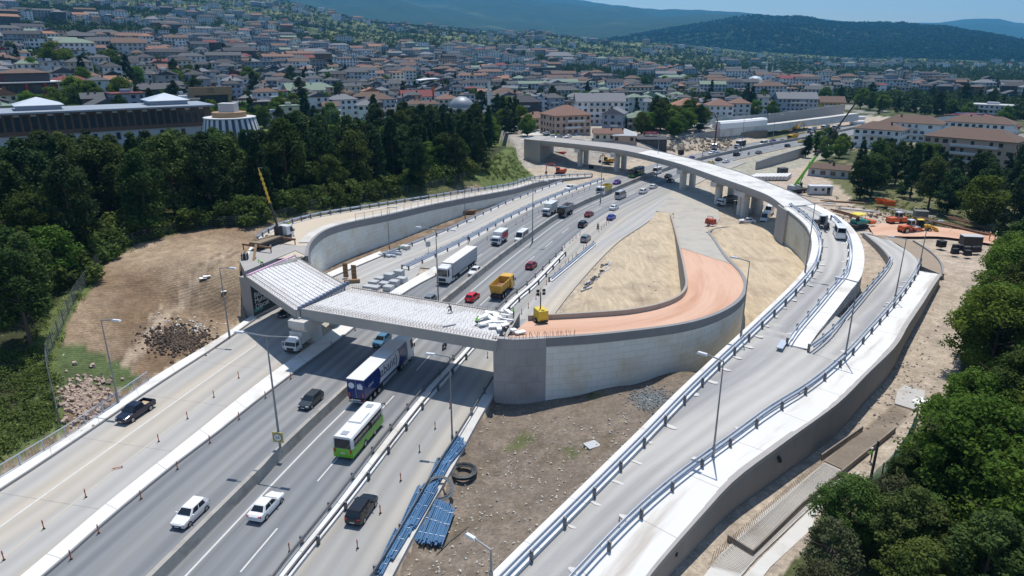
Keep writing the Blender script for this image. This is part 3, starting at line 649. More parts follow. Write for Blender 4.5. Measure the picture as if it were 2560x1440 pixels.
# ---- pedestrian railing bottom left
rl = cr(PL([(-150, 1290, .2), (0, 1194, .2), (188, 1078, .2), (372, 951, .2)]), 1.0); b0 = rl[len(rl) // 2].copy()
t = thing('railing', 'grey steel bar railing along the pavement beside the dark pickup', 'railing', b0); r_ = [p - b0 for p in rl]
MB().tube(offs(r_, 0, 1.12), .05, 6).build('handrail', STEEL, t); MB().tube(offs(r_, 0, .12), .035, 5).build('lower_rail', STEEL, t)
bb = MB()
for p in resample(r_, .32): bb.rod(p + Vector((0, 0, .12)), p + Vector((0, 0, 1.1)), .02, .02, 4, caps=False)
bb.build('bars', STEEL, t)
for p in resample(r_, 2.6): MB().box((0, 0, .55), (.09, .09, 1.15)).build('post', STEEL, t, loc=p)
# ---- left ramp
lr, lw = LN['lr_rail'], LN['lr_wall']
structure(strip_mb(pair(lw, offs(lr, .2)), offs(lw, -.3), -.10).build('ramp_road', M('dusty_ramp_road', (.45, .39, .31), (.55, .47, .37), .4, rough=.95, coord='UV', stretch=(.6, .12, 1), amount=.9, c3=(.40, .385, .36), s3=.5, a3=.6)), 'dusty surface of the left approach ramp')
t = thing('retaining_wall', 'curved panel retaining wall carrying the left approach ramp', 'wall', (0, 0, 0))
solid_wall(lw, -.5, zs(lw, -.9), .4).build('panel_wall', PANEL, t)
solid_wall(offs(lw, .08), [max(-.4, z - 1.25) for z in zs(lw, 0)], zs(lw, .02), .5).build('parapet', DCONC, t)
solid_wall([p for p in lr if p.y < 150][::-1], -.5, zs([p for p in lr if p.y < 150][::-1], -.15), .4).build('back_wall', GCONC, t)
structure(slab_mb(offs(lw[4:], -2.0, .04), offs(lw[4:], -.35, .04), .2).build('pavement', WCONC), 'narrow concrete footway along the parapet of the left ramp')
structure(slab_mb(offs(lr, -.35, .02), offs(lr, .3, .02), .3).build('kerb', WHITE), 'white kerb under the guardrail of the left ramp')
guardrail(lr[7:], 'long guardrail along the forest side of the left approach ramp', 1, 2.6)
f_ = [p for p in offs(lw, -.3) if p.y > 124]; b0 = f_[0].copy(); f_ = [p - b0 for p in f_]
t = thing('mesh_fence', 'low transparent mesh fence on the parapet of the left ramp', 'fence', b0)
fm = MB(); sweep(offs(f_, 0, 1.25), [(-.03, -.03), (.03, -.03), (.03, .03), (-.03, .03)], fm); sweep(offs(f_, 0, .12), [(-.02, -.02), (.02, -.02), (.02, .02), (-.02, .02)], fm)
for p in resample(f_, .45): fm.rod(p, p + Vector((0, 0, 1.25)), .010, .010, 3, caps=False)
fm.build('mesh_panel', STEEL, t)
for p in resample(f_, 2.5): MB().box((0, 0, .65), (.08, .08, 1.3)).build('post', STEEL, t, loc=p)
# ---- near bridge
DZ = 7.0
s1 = [P(617, 690, DZ), P(740, 775, DZ), P(860, 712, DZ), P(735, 640, DZ)]        # near-left, near-right, far-right, far-left
s2 = [P(755, 772, DZ), P(1242, 853, DZ), P(1268, 784, DZ), P(880, 720, DZ)]
br = thing('bridge', 'unfinished road bridge of two spans with bare beams and rebar over the highway', 'bridge', (0, 0, 0))
BEAM = M('beam_concrete', (.58, .575, .565), (.68, .67, .655), 1.2, rough=.9, amount=.9, c3=(.48, .46, .44), s3=.5, a3=.3, bump=.1)
REBAR = M('rebar', (.16, .11, .085), (.24, .16, .11), 3, rough=.8, metal=.3)
def span(c, n, m, pl):
    mb = MB(); nl, nr_, fr, fl = c
    for k in range(n):
        a, b = k / n + .045 / n * 2, (k + 1) / n - .045 / n * 2
        q = [nl.lerp(fl, a), nr_.lerp(fr, a), nr_.lerp(fr, b), nl.lerp(fl, b)]
        mb.prism(q, DZ - 1.05, DZ)
    q = [nl.lerp(fl, .004), nr_.lerp(fr, .004), nr_.lerp(fr, .996), nl.lerp(fl, .996)]
    mb.prism(q, DZ - .35, DZ - pl)
    return mb
span(s1, 14, BEAM, .09).build('deck', BEAM, br)
span(s2, 20, BEAM, .035).build('deck', BEAM, br)
def edge_beam(a, b, out, h0, h1, w):
    d = (b - a).normalized(); n = Vector((d.y, -d.x, 0)) * out; return MB().prism([a, b, b + n * w, a + n * w], h0, h1)
edge_beam(s2[0], s2[1], 1, DZ - 1.15, DZ + .10, .22).build('edge_beam', GCONC, br); edge_beam(s2[3], s2[2], -1, DZ - 1.1, DZ + .10, .2).build('edge_beam', GCONC, br)
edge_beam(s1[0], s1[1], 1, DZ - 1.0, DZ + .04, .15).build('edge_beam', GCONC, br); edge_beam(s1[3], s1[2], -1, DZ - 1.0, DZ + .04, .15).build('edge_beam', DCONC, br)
rb = MB(); rnd = random.Random(5)
for c, nu, nv in ((s1, 20, 14), (s2, 44, 20)):
    for i in range(nu):
        for j in range(nv):
            u, v = (i + .5 + rnd.uniform(-.2, .2)) / nu, (j + .5) / nv
            p = c[0].lerp(c[1], u).lerp(c[3].lerp(c[2], u), v); d = (c[1] - c[0]).normalized() * .16
            rb.rod(p - d + Vector((0, 0, -.02)), p - d + Vector((0, 0, .22)), .012, .012, 3, caps=False)
    for i in range(int(nu * 1.5)):
        u = (i + .5) / (nu * 1.5)
        for e0, e1, k in ((c[0], c[1], 1), (c[3], c[2], -1)):
            p = e0.lerp(e1, u); n = (c[3].lerp(c[2], u) - c[0].lerp(c[1], u)).normalized() * k
            rb.rod(p + n * .1 + Vector((0, 0, .14)), p + n * 1.6 + Vector((0, 0, .16)), .022, .022, 3, caps=False); rb.rod(p + n * .15 + Vector((0, 0, .0)), p + n * .12 + Vector((0, 0, .55)), .016, .016, 3, caps=False)
tag(rb.build('rebar', REBAR, br), 'rusty starter bars standing on the deck', kind='stuff')
# joint strip of pinkish board along the seat of the first span
PINK = M('pink_foam', (.62, .36, .52), (.70, .46, .60), 2, rough=.8)
MB().prism([s1[0] + Vector((-.12, .05, 0)), s1[3] + Vector((-.12, .05, 0)), s1[3] + Vector((.22, .12, 0)), s1[0] + Vector((.22, .12, 0))], DZ + .003, DZ + .16).build('joint_strip', PINK, br)
jt = MB()
for k in range(15):
    p = s1[1].lerp(s1[2], k / 14) + (s2[0] - s1[1]).normalized() * .45; jt.box((p.x, p.y, DZ + .12), (.5, .32, .5), rz=.5)
jt.build('joint_blocks', M('blue_grey_steel', (.16, .20, .28), (.24, .28, .36), 2, rough=.5, metal=.3), br)
# pier: two columns and a cap under the joint
pm = [P(786, 846, .2), P(842, 806, .2)]; pd = (pm[1] - pm[0]).normalized(); rzp = math.atan2(pd.y, pd.x)
cb = MB(); nrm = Vector((pd.y, -pd.x, 0))
for sgn, hw, z0, z1 in ((1, 1.15, 4.55, 5.93),):
    c = (s1[1] + s1[2] + s2[0] + s2[3]) / 4; L_ = (s1[2] - s1[1]).length / 2 + .9; dd = (s1[2] - s1[1]).normalized(); n2 = Vector((dd.y, -dd.x, 0))
    prof = [(-L_, z1), (L_, z1), (L_, z0 + .55), (L_ - .6, z0), (-L_ + .6, z0), (-L_, z0 + .55)]
    cb.loft([[c + dd * a + n2 * s - Vector((0, 0, c.z)) + Vector((0, 0, b)) for a, b in prof] for s in (-hw, hw)])
cb.build('cap_beam', WCONC, br)
for q in pm:
    c3 = MB(); n = 16; prof = [(.95 * math.cos(2 * PI * i / n) + (.55 if math.cos(2 * PI * i / n) > 0 else -.55) * .4, .95 * math.sin(2 * PI * i / n)) for i in range(n)]
    M3 = Matrix.Rotation(rzp, 3, 'Z'); c3.prism([M3 @ Vector((a, b, 0)) + q for a, b in prof], 0.0, 4.57); c3.build('column', WCONC, br)
# left abutment
ab = thing('abutment', 'left concrete abutment with a dark slogan banner under the beams', 'abutment', (0, 0, 0))
N1, N2, N3 = P(600, 664, 6.0), P(619, 694, 6.0), P(744, 640, 6.0)
face_d = (N3 - N2).normalized(); fn = Vector((face_d.y, -face_d.x, 0))
N2b, N3b = N2 + fn * .7, N3 + fn * .7
seat = [N2b, N3b, N3b - fn * 2.2, N2b - fn * 2.2]
MB().prism(seat, -.5, DZ - 1.07).build('seat_wall', GCONC, ab)
back = [N2b - fn * 1.05, N3 - fn * .35, Vector(lw[0].to_tuple()) + Vector((.1, 0, 0)), lw[3], Vector((lr[6].x, lr[6].y, 0)), lr[2], N1]
MB().prism(back, -.5, DZ - .12).build('back_wall', GCONC, ab)
NAVY = M('banner_cloth', (.012, .02, .028), (.02, .032, .04), 1.5, rough=.7)
LETTER = M('banner_lettering', (.66, .68, .68), (.6, .62, .62), 2, rough=.7)
ctr = N2b.lerp(N3b, .36); ang = math.atan2(face_d.y, face_d.x)
bn = MB().box((0, -.04, 0), (9.2, .06, 4.6)).build('banner', NAVY, ab, loc=ctr + Vector((0, 0, 2.75 - 6))); bn.rotation_euler = (0, 0, ang)
for k, s in enumerate(('Bitince', 'Muhteşem', 'Olacak')): text_mesh('lettering', s, 1.05, LETTER, bn, (-4.2, -.085, .62 - .86 * k), (PI / 2, 0, 0), .01, 'LEFT')
MB().box((-3.6, -.05, -1.55), (1.8, .05, .5)).build('emblem_patch', M('banner_teal', (.05, .22, .20), (.07, .27, .24), 2, rough=.7), bn)
# right abutment and salmon ramp
ro, ri = LN['rr_out'], LN['rr_in']
k0 = min(range(len(ro)), key=lambda i: (ro[i] - P(1367, 845, 7.1)).length)
rt = thing('retaining_wall', 'tall curved panel wall carrying the salmon earth ramp to the bridge', 'wall', (0, 0, 0))
out1 = ro[k0:]; solid_wall(out1, -1.2, [max(.1, z - .85) for z in zs(out1, 0)], .4).build('panel_wall', PANEL, rt)
solid_wall(offs(out1, .07), [max(0, z - 1.0) for z in zs(out1, 0)], zs(out1, .02), .5).build('parapet', DCONC, rt)
inn = [p for p in ri][::-1]; solid_wall(inn, -.3, zs(inn, .02), .35).build('inner_parapet', M('brown_concrete', (.30, .26, .225), (.38, .335, .29), .8, rough=.9, amount=.8), rt)
A0 = P(1233, 862, 6.3); A0.z = 0; A3 = P(1300, 784, 7.1)
blk = [A0, ] + [Vector((p.x, p.y, 0)) for p in ro[:k0 + 1]] + [Vector((A3.x + 4, A3.y, 0)), Vector((A0.x + .9, A3.y + .4, 0))]
fr_ = MB(); fp = [A0] + ro[1:k0 + 1]
ra = thing('abutment', 'right concrete abutment block at the end of the salmon ramp', 'abutment', (0, 0, 0))
solid_wall(cr(fp, 1.0), -1.2, [7.08] * len(cr(fp, 1.0)), .6).build('front_wall', BLOCK, ra)
sd_ = [Vector((A3.x - 1.5, A3.y + .6, 0)), A0 + Vector((-.02, .55, 0))]
solid_wall(sd_, -1.2, [DZ - 1.08] * 2, .5).build('seat_wall', GCONC, ra)
solid_wall([q + Vector((1.15, 0, 0)) for q in sd_], DZ - 2, [DZ + .02] * 2, .35).build('back_wall', GCONC, ra)
yl = 113.0
li, lo = offs(ri, .2), offs(ro, -.4)
# stations along the ramp
n_ = 60; L1, L2 = resample(li, n=n_), resample(lo[:-8], n=n_)
L1 = [p + Vector((0, 0, -.62)) for p in L1]; L2 = [p + Vector((0, 0, -.12)) for p in L2]
kk = min(range(n_), key=lambda i: abs((L1[i].y + L2[i].y) / 2 - yl))
structure(strip_mb(L1[:kk + 1], L2[:kk + 1], step=1.5).build('ramp_road', SALM), 'salmon earth surface of the right approach ramp')
structure(strip_mb(L1[kk:], L2[kk:], step=1.5).build('ramp_road', GRAV), 'grey gravel surface at the lower end of the right approach ramp')
strip_mb([L1[kk], L1[kk].lerp(L1[kk + 1], .25)], [L2[kk], L2[kk].lerp(L2[kk + 1], .25)], .01).build('edge_joint', M('dark_red_earth', (.25, .13, .09), (.3, .17, .12), 2, rough=.9), None).name = 'ramp_joint'
structure(bpy.data.objects['ramp_joint'], 'dark seam where salmon fill meets gravel')
rbm = MB()
for i in range(k0 * 3 + 12):
    p = resample(ro[:k0 + 3], n=k0 * 3 + 12)[i] + Vector((0, .25, 0))
    for q in range(2): rbm.rod(p + Vector((rnd.uniform(-.2, .2), q * .3, -.1)), p + Vector((rnd.uniform(-.25, .25), q * .3, .6)), .022, .022, 3, caps=False)
tag(rbm.build('rebar', REBAR, ra), kind='stuff')
# ---- viaduct
vn, vf = LN['v_near'], LN['v_far']; n_ = 64
VN, VF = resample(vn, n=n_), resample(vf, n=n_)
vt = thing('viaduct', 'curved viaduct on twin columns crossing over the highway', 'viaduct', (0, 0, 0))
DECKM = M('deck_concrete', (.56, .55, .52), (.66, .65, .62), .35, rough=.9, amount=.9, c3=(.40, .385, .36), s3=.6, a3=.6, bump=.15)
def cross(u0, u1, z0, z1): return [[VN[i].lerp(VF[i], u0) + Vector((0, 0, z1)), VN[i].lerp(VF[i], u0) + Vector((0, 0, z0)), VN[i].lerp(VF[i], u1) + Vector((0, 0, z0)), VN[i].lerp(VF[i], u1) + Vector((0, 0, z1))] for i in range(n_)]
MB().loft(cross(.03, .97, -.35, 0)[:23]).build('deck', GCONC, vt); MB().loft(cross(.03, .97, -.35, 0)[22:]).build('deck', DECKM, vt)
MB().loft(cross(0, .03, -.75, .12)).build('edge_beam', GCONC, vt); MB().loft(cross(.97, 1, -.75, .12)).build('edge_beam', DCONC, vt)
gd = MB()
for k in range(6): gd.loft(cross(.05 + k * .155, .05 + k * .155 + .09, -1.55, -.36))
gd.build('girders', GCONC, vt)
stations = []
for (px, py) in ((1490, 405), (1560, 424), (1690, 472), (1790, 509), (1862, 535), (1912, 537)):
    g = P(px, py, 0); i = min(range(n_), key=lambda i: (((VN[i] + VF[i]) / 2).xy - g.xy).length); stations.append(i)
    c = (VN[i] + VF[i]) / 2; d = (VF[i] - VN[i]).normalized(); a = math.atan2(d.y, d.x); hw = (VF[i] - VN[i]).length / 2
    MB().box((c.x, c.y, VZ - 2.15), (hw * 2 - .6, 1.9, 1.15), rz=a).build('cap_beam', WCONC, vt)
    for s in (-1, 1):
        q = c + d * s * 2.3; n = 12; Mr = Matrix.Rotation(a, 3, 'Z')
        MB().prism([Mr @ Vector((1.05 * math.cos(2 * PI * k / n), .85 * math.sin(2 * PI * k / n), 0)) + q for k in range(n)], -.3, VZ - 2.7).build('column', WCONC, vt)
e0, e1 = VN[0], VF[0]; dv = (VN[0] - VN[1]).normalized()
va = thing('abutment', 'grey abutment at the far end of the curved viaduct beside the parked red lorry', 'abutment', (0, 0, 0))
MB().prism([e0, e1, e1 + dv * 7, e0 + dv * 7], -.6, VZ + .1).build('abutment_block', GCONC, va)
# ---- ramp A after the viaduct, ramp B joining it
al, ar, bl, brl, bw = (LN[k] for k in ('a_left', 'a_right', 'b_left', 'b_rail', 'b_wall'))
wt = thing('retaining_wall', 'yellowish panel wall on the inner side of the curved viaduct ramp', 'wall', (0, 0, 0))
solid_wall(al, -.6, zs(al, -.62), .4).build('panel_wall', PANEL_Y, wt)
solid_wall(offs(al, .1), [max(-.4, z - .7) for z in zs(al, 0)], zs(al, -.16), .5).build('parapet', DCONC, wt)
p0 = P(1926, 500, 6.6); MB().prism([al[0] + Vector((-.3, 2.2, 0)), al[1] + Vector((-.45, -1.2, 0)), al[1] + Vector((3, -1.2, 0)), al[0] + Vector((3, 2.2, 0))], -.5, 7.1).build('pier_wall', GCONC, wt)
arr = ar[::-1]
wt2 = thing('retaining_wall', 'dark tapering wall between the two merging ramps', 'wall', (0, 0, 0))
solid_wall(arr, -.2, zs(arr, -.05), .4).build('panel_wall', GCONC, wt2)
bwr = bw[::-1]
wt3 = thing('retaining_wall', 'long grey concrete wall below the white apron of the right ramp', 'wall', (0, 0, 0))
solid_wall(bwr, -1.0, zs(bwr, -.12), .45).build('panel_wall', M('stained_concrete', (.25, .235, .215), (.33, .31, .285), .5, rough=.9, coord='UV', stretch=(1.5, .12, 1), amount=.9), wt3)
solid_wall(offs(bwr, .06), zs(bwr, -.42), zs(bwr, .02), .52).build('coping', GCONC, wt3)
structure(slab_mb(offs(al, -1.5, .0), offs(al, .02, .0), .3).build('pavement', WHITE), 'white concrete strip along the inner edge of the viaduct ramp')
structure(slab_mb(offs(ar, 0, .0), offs(ar, 2.3, .0), .3).build('pavement', WHITE), 'white concrete strip along the outer edge of the viaduct ramp')
ai = offs(al, -1.5, -.14)
up = [p for p in ai if p.y > 80]; upr = offs(ar, 2.25, -.14)
structure(strip_mb(upr, pair(upr, ai)).build('ramp_road', RAMP_R), 'grey road of the curved viaduct ramp')
low = [p for p in ai if p.y < 84.5]
bal = resample(brl, 1.0)
structure(strip_mb(pair(low, [p + Vector((0, 0, -.12)) for p in bal]), low).build('ramp_road', RAMP_R), 'grey road where the two ramps have merged')
bll = [p + Vector((0, 0, -.135)) for p in bl]
structure(strip_mb(pair(bll, [p + Vector((0, 0, -.12)) for p in bal]), bll).build('ramp_road', RAMP_R), 'grey road of the right ramp climbing to the merge')
APRON = M('apron_concrete', (.60, .59, .57), (.70, .69, .665), .5, rough=.85, coord='UV', stretch=(1, .12, 1), amount=.8, c3=(.40, .355, .30), s3=.8, a3=.35, bump=.1, joints=7.0)
structure(strip_mb(bw, pair(bw, offs(brl, .12, 0)), .0).build('apron', APRON), 'wide white concrete apron along the right ramp')
st = MB(); e = bw[0]; f = brl[nearest(brl, P(2297, 660, 2.4))]
wall_mb([f, e], [f - Vector((0, 0, 1.6)), e - Vector((0, 0, 1.6))], st, 0, True); st.build('end_wall', GCONC, wt3)
guardrail(offs(al, -1.35, -.0), 'blue grey guardrail along the inner edge of the curved ramp down to the soil field', -1, 4, group='guardrails')
guardrail(offs(ar, 2.1)[6:], 'guardrail along the white strip on the outer edge of the curved viaduct ramp', 1, 4)
guardrail([p for p in offs(bl, -.2) if p.y < 112], 'guardrail beside the dark tapering wall where the right ramp joins', 1, 4)
guardrail([p for p in offs(brl, -.15) if p.y < 112], 'long guardrail between the right ramp and its white apron', -1, 4)
# kerb walls of the lower right ramp
for pts, lab in ((((2157, 582, 1.5), (2202, 620, 2.0), (2222, 648, 2.4), (2217, 664, 2.7)), 'low kerb wall curving beside the start of the right ramp'), (((2282, 600, 1.4), (2325, 628, 1.5), (2350, 655, 1.6), (2356, 684, 1.8)), 'low kerb wall curving outside the start of the right ramp')):
    l = cr(PL(pts), 1.5); tag(solid_wall(l, -.2, zs(l, 0), .3).build('kerb_wall', DCONC), lab, 'wall')
structure(strip_mb(cr(PL([(2160, 580, 1.2), (2240, 606, 1.4), (2297, 660, 1.9)]), 2), cr(PL([(2282, 600, 1.2), (2325, 628, 1.3), (2350, 655, 1.4), (2356, 690, 1.6)]), 2), -.1).build('earth_strip', M('brown_earth', (.26, .205, .15), (.33, .265, .20), .5, rough=.95, amount=.9, bump=.5)), 'bare earth beside the right ramp')
# ---- far walls
def far_wall(tops, bots, label, m, th=.6, name='retaining_wall', z=0.0):
    bp = [P(a, b, z) for a, b in bots]; tp = [PR(a, b, math.hypot(q.x, q.y)) for (a, b), q in zip(tops, bp)]
    l = [Vector((q.x, q.y, 0)) for q in bp]; return tag(solid_wall(l, z - 1, [p.z for p in tp], th).build(name, m), label, 'wall')
far_wall([(1892, 404), (1930, 391), (1980, 376), (2014, 366)], [(1892, 423), (1930, 414), (1980, 400), (2014, 388)], 'grey concrete wall along the far right of the highway', GCONC)
far_wall([(1800, 323), (1860, 318), (1920, 312), (2000, 302), (2080, 292), (2146, 283)], [(1800, 338), (1860, 331), (1920, 324), (2000, 313), (2080, 304), (2146, 297)], 'long grey wall above the excavation on the far left of the highway', WCONC, 3.5, z=3.0)
far_wall([(1672, 348), (1720, 338), (1766, 329), (1800, 324)], [(1672, 354), (1720, 346), (1766, 340), (1800, 338)], 'low grey wall above the far excavation with a dark end', GCONC, 1.0, z=3.0)
far_wall([(1797, 338), (1860, 331), (1918, 325)], [(1797, 350), (1860, 346), (1918, 340)], 'row of dark bored piles under the grey wall', M('dark_piles', (.13, .11, .09), (.19, .16, .13), 1.2, rough=.9, amount=.8, stretch=(1, 1, .1)), 1.0, z=.5)
wr = [P(a, b, 3.0) for a, b in ((1800, 338), (1860, 331), (1917, 324.5))]; wl = [PR(a, b, math.hypot(q.x, q.y)) for (a, b), q in zip(((1800, 323), (1860, 318), (1917, 312)), wr)]
m_ = MB(); sweep(cr(wl, 4), [(-4, .2), (-4, 2.4), (-3.2, 3.0), (-.5, 3.0), (.15, 2.2), (.15, -.1)][::-1], m_); tag(m_.build('tarpaulin', M('white_tarpaulin', (.72, .72, .72), (.78, .78, .78), .6, rough=.6, bump=.3)), 'white tarpaulin wrapped over the top of the long far wall', 'tarpaulin')
tb = [P(a, b, 4.5) for a, b in ((1765, 318), (1800, 309), (1850, 304), (1920, 299))]; tag(solid_wall(cr(tb, 4), 2, [7.2] * len(cr(tb, 4)), .2).build('hoarding', M('faded_hoarding', (.45, .50, .50), (.38, .40, .38), .25, rough=.8, amount=.9, c3=(.60, .60, .58), s3=1.5, a3=.6)), 'faded panel hoarding behind the tarpaulin covered wall', 'hoarding')
tb = [P(a, b, 5) for a, b in ((1920, 305), (1990, 296), (2060, 285), (2110, 277))]; tag(solid_wall(cr(tb, 4), 2, [8.6] * len(cr(tb, 4)), .3).build('retaining_wall', GCONC), 'upper grey wall with weeds on top behind the far excavation', 'wall')

# ---- lime splashes at the guardrail posts of the ramps
lime = MB(); r_ = random.Random(4)
def splash(line, o, sgn, step=3.3):
    l = resample(offs(line, o), step)
    for i, c in enumerate(l[1:-1]):
        if r_.random() < .12: continue
        t = tang(l, i + 1); n = Vector((t.y, -t.x, 0)) * sgn; L_, W = r_.uniform(.5, 1.3), r_.uniform(.18, .42); k = 9; ring = [c + n * (L_ * .5 + L_ * .5 * math.cos(2 * PI * j / k) * r_.uniform(.75, 1.1)) + t * W * math.sin(2 * PI * j / k) * r_.uniform(.6, 1.2) + Vector((0, 0, .012)) for j in range(k)]
        lime.add(ring if t.cross(n).z > 0 else ring[::-1], [tuple(range(k))], 0)
lift = lambda l: [p + Vector((0, 0, .03)) for p in l]
splash(lift([p for p in ai if p.y > 40]), .05, -1); splash(lift([p + Vector((0, 0, -.10)) for p in brl if p.y < 105]), .1, 1); splash(lift(upr), .05, 1)
structure(lime.build('lime_splashes', M('lime_dust', (.58, .57, .55), (.50, .49, .47), 1.5, rough=.95)), 'white lime splashes on the ramp road beside the guardrail posts')
# ------------------------------------------------------------------ vehicles (local +Y is forward)
def car_paint(name, c, metal=.0): return M('paint_' + name, c, tuple(x * .95 for x in c), 1.0, rough=.22, metal=metal, spec=.6, amount=.3)
PW = car_paint('white', (.74, .74, .74)); PBK = car_paint('black', (.012, .013, .016)); PNV = car_paint('navy', (.012, .016, .035)); PGD = car_paint('dark_grey', (.055, .065, .072), .3)
PGR = car_paint('grey', (.22, .24, .25), .3); PSV = car_paint('silver', (.45, .46, .47), .3); PRD = car_paint('red', (.55, .018, .022)); PDR = car_paint('dark_red', (.22, .012, .02)); PBL = car_paint('blue', (.02, .045, .32)); PCY = car_paint('light_blue', (.09, .22, .34), .2)
PYE = car_paint('yellow', (.72, .40, .02)); PTX = car_paint('taxi_yellow', (.62, .46, .05)); PVI = car_paint('violet', (.10, .03, .22)); PGN = car_paint('lime_green', (.17, .46, .03)); PGB = car_paint('deep_green', (.06, .22, .03)); POR = car_paint('orange', (.62, .13, .02)); PTL = car_paint('teal', (.0, .26, .21)); PDB = car_paint('trailer_blue', (.012, .03, .16))
GLASS = glass('vehicle_glass', (.012, .016, .02)); TYRE = M('tyre_rubber', (.018, .018, .019), (.03, .03, .03), 4, rough=.9); RIM = M('wheel_rim', (.35, .36, .37), (.42, .42, .43), 3, rough=.4, metal=.6)
BLK = M('black_plastic', (.02, .02, .022), (.03, .03, .032), 3, rough=.6); LAMP = M('clear_lamp', (.60, .62, .64), (.7, .7, .7), 3, rough=.15, spec=.8); TAIL = M('red_lamp', (.35, .01, .01), (.45, .02, .02), 3, rough=.25); PLATE = M('number_plate', (.72, .72, .70), (.65, .65, .63), 3, rough=.6)
CHAS = M('chassis', (.035, .033, .032), (.055, .05, .048), 3, rough=.8); ALU = M('grey_tarpaulin', (.40, .41, .42), (.46, .465, .47), 1.5, rough=.6); CREAM = M('dusty_white', (.60, .57, .52), (.68, .655, .61), .8, rough=.7, amount=.8); RUST = M('rusty_iron', (.16, .085, .05), (.24, .14, .085), 2, rough=.9)
WINGM = {}
def wheel(par, x, y, r, w, detail=True):
    k = ('w', r, w)
    if k not in WINGM:
        a = MB().rod((-w / 2, 0, 0), (w / 2, 0, 0), r, r, 14).build('wheel', TYRE); b = MB().rod((-w / 2 - .015, 0, 0), (w / 2 + .015, 0, 0), r * .62, r * .62, 10).build('rim', RIM)
        WINGM[k] = (a.data, b.data); bpy.data.objects.remove(a); bpy.data.objects.remove(b)
    o = bpy.data.objects.new('wheel', WINGM[k][0]); COL.objects.link(o); o.parent = par; o.location = (x, y, r)
    if detail: b = bpy.data.objects.new('rim', WINGM[k][1]); COL.objects.link(b); b.parent = o
def quad(name, vs, m, par, th=.02):
    vs = [Vector(v) for v in vs]; n = (vs[1] - vs[0]).cross(vs[2] - vs[0]).normalized() * th
    return MB().loft([[v - n * .5 for v in vs], [v + n for v in vs]]).build(name, m, par)
def frustum_windows(par, y0, y1, w0, z0, Y0, Y1, w1, z1, splits, rear=True, inset=.07, front=True):
    """glass on the sloping sides of a cabin: base rect y0..y1 half width w0 at z0, roof rect Y0..Y1, w1, z1"""
    def L(a, b, t): return Vector(a).lerp(Vector(b), t)
    a, b = .12, .90
    if front:
        bl, br_, tr, tl = (-w0, y0, z0), (w0, y0, z0), (w1, Y0, z1), (-w1, Y0, z1)
        quad('windscreen', [L(L(br_, tr, a), L(bl, tl, a), .05), L(L(br_, tr, a), L(bl, tl, a), .95), L(L(br_, tr, b), L(bl, tl, b), .94), L(L(br_, tr, b), L(bl, tl, b), .06)], GLASS, par)
    if rear:
        bl, br_, tr, tl = (-w0, y1, z0), (w0, y1, z0), (w1, Y1, z1), (-w1, Y1, z1)
        quad('rear_window', [L(L(bl, tl, .2), L(br_, tr, .2), .07), L(L(bl, tl, .2), L(br_, tr, .2), .93), L(L(bl, tl, b), L(br_, tr, b), .9), L(L(bl, tl, b), L(br_, tr, b), .1)], GLASS, par)
    for s in (1, -1):
        f0, r0, f1, r1 = (s * w0, y0, z0), (s * w0, y1, z0), (s * w1, Y0, z1), (s * w1, Y1, z1)
        for (u0, u1) in splits:
            q = [L(L(f0, f1, .14), L(r0, r1, .14), u0), L(L(f0, f1, .14), L(r0, r1, .14), u1), L(L(f0, f1, .88), L(r0, r1, .88), u1), L(L(f0, f1, .88), L(r0, r1, .88), u0)]
            if s > 0: q = q[::-1]
            quad('side_window', q, GLASS, par)
def body_rings(st):
    """stations (y, zlow, ztop, halfwidth)"""
    out = []
    for y, zl, zt, w_ in st:
        zm = zl + (zt - zl) * .55
        out.append([(-w_ * .92, y, zl), (-w_, y, zl + .12), (-w_, y, zm), (-w_ * .95, y, zt - .05), (-w_ * .84, y, zt), (w_ * .84, y, zt), (w_ * .95, y, zt - .05), (w_, y, zm), (w_, y, zl + .12), (w_ * .92, y, zl)])
    return out
CARS = {
 'hatchback': dict(L=4.25, st=[(2.12, .38, .62, .66), (2.0, .24, .74, .82), (1.5, .2, .86, .88), (.95, .18, .95, .89), (-1.65, .18, .99, .89), (-2.0, .26, .96, .84), (-2.12, .42, .80, .74)], cab=(1.05, -2.0, .84, .93, .32, -1.55, .63, 1.46), sp=((.10, .42), (.46, .80)), wy=(1.3, -1.28), r=.32),
 'sedan': dict(L=4.6, st=[(2.3, .36, .60, .66), (2.18, .24, .72, .83), (1.6, .2, .85, .89), (.95, .18, .94, .90), (-1.2, .18, .98, .90), (-2.1, .24, 1.0, .85), (-2.3, .42, .86, .74)], cab=(1.05, -1.75, .84, .92, .25, -1.05, .62, 1.44), sp=((.10, .44), (.48, .86)), wy=(1.4, -1.35), r=.32),
 'suv': dict(L=4.55, st=[(2.26, .42, .75, .70), (2.15, .28, .90, .86), (1.55, .25, 1.02, .91), (1.0, .22, 1.08, .92), (-1.8, .22, 1.12, .92), (-2.15, .32, 1.08, .87), (-2.27, .5, .92, .78)], cab=(1.05, -2.15, .87, 1.06, .45, -1.75, .67, 1.68), sp=((.10, .40), (.44, .70), (.74, .9)), wy=(1.38, -1.35), r=.37),
}
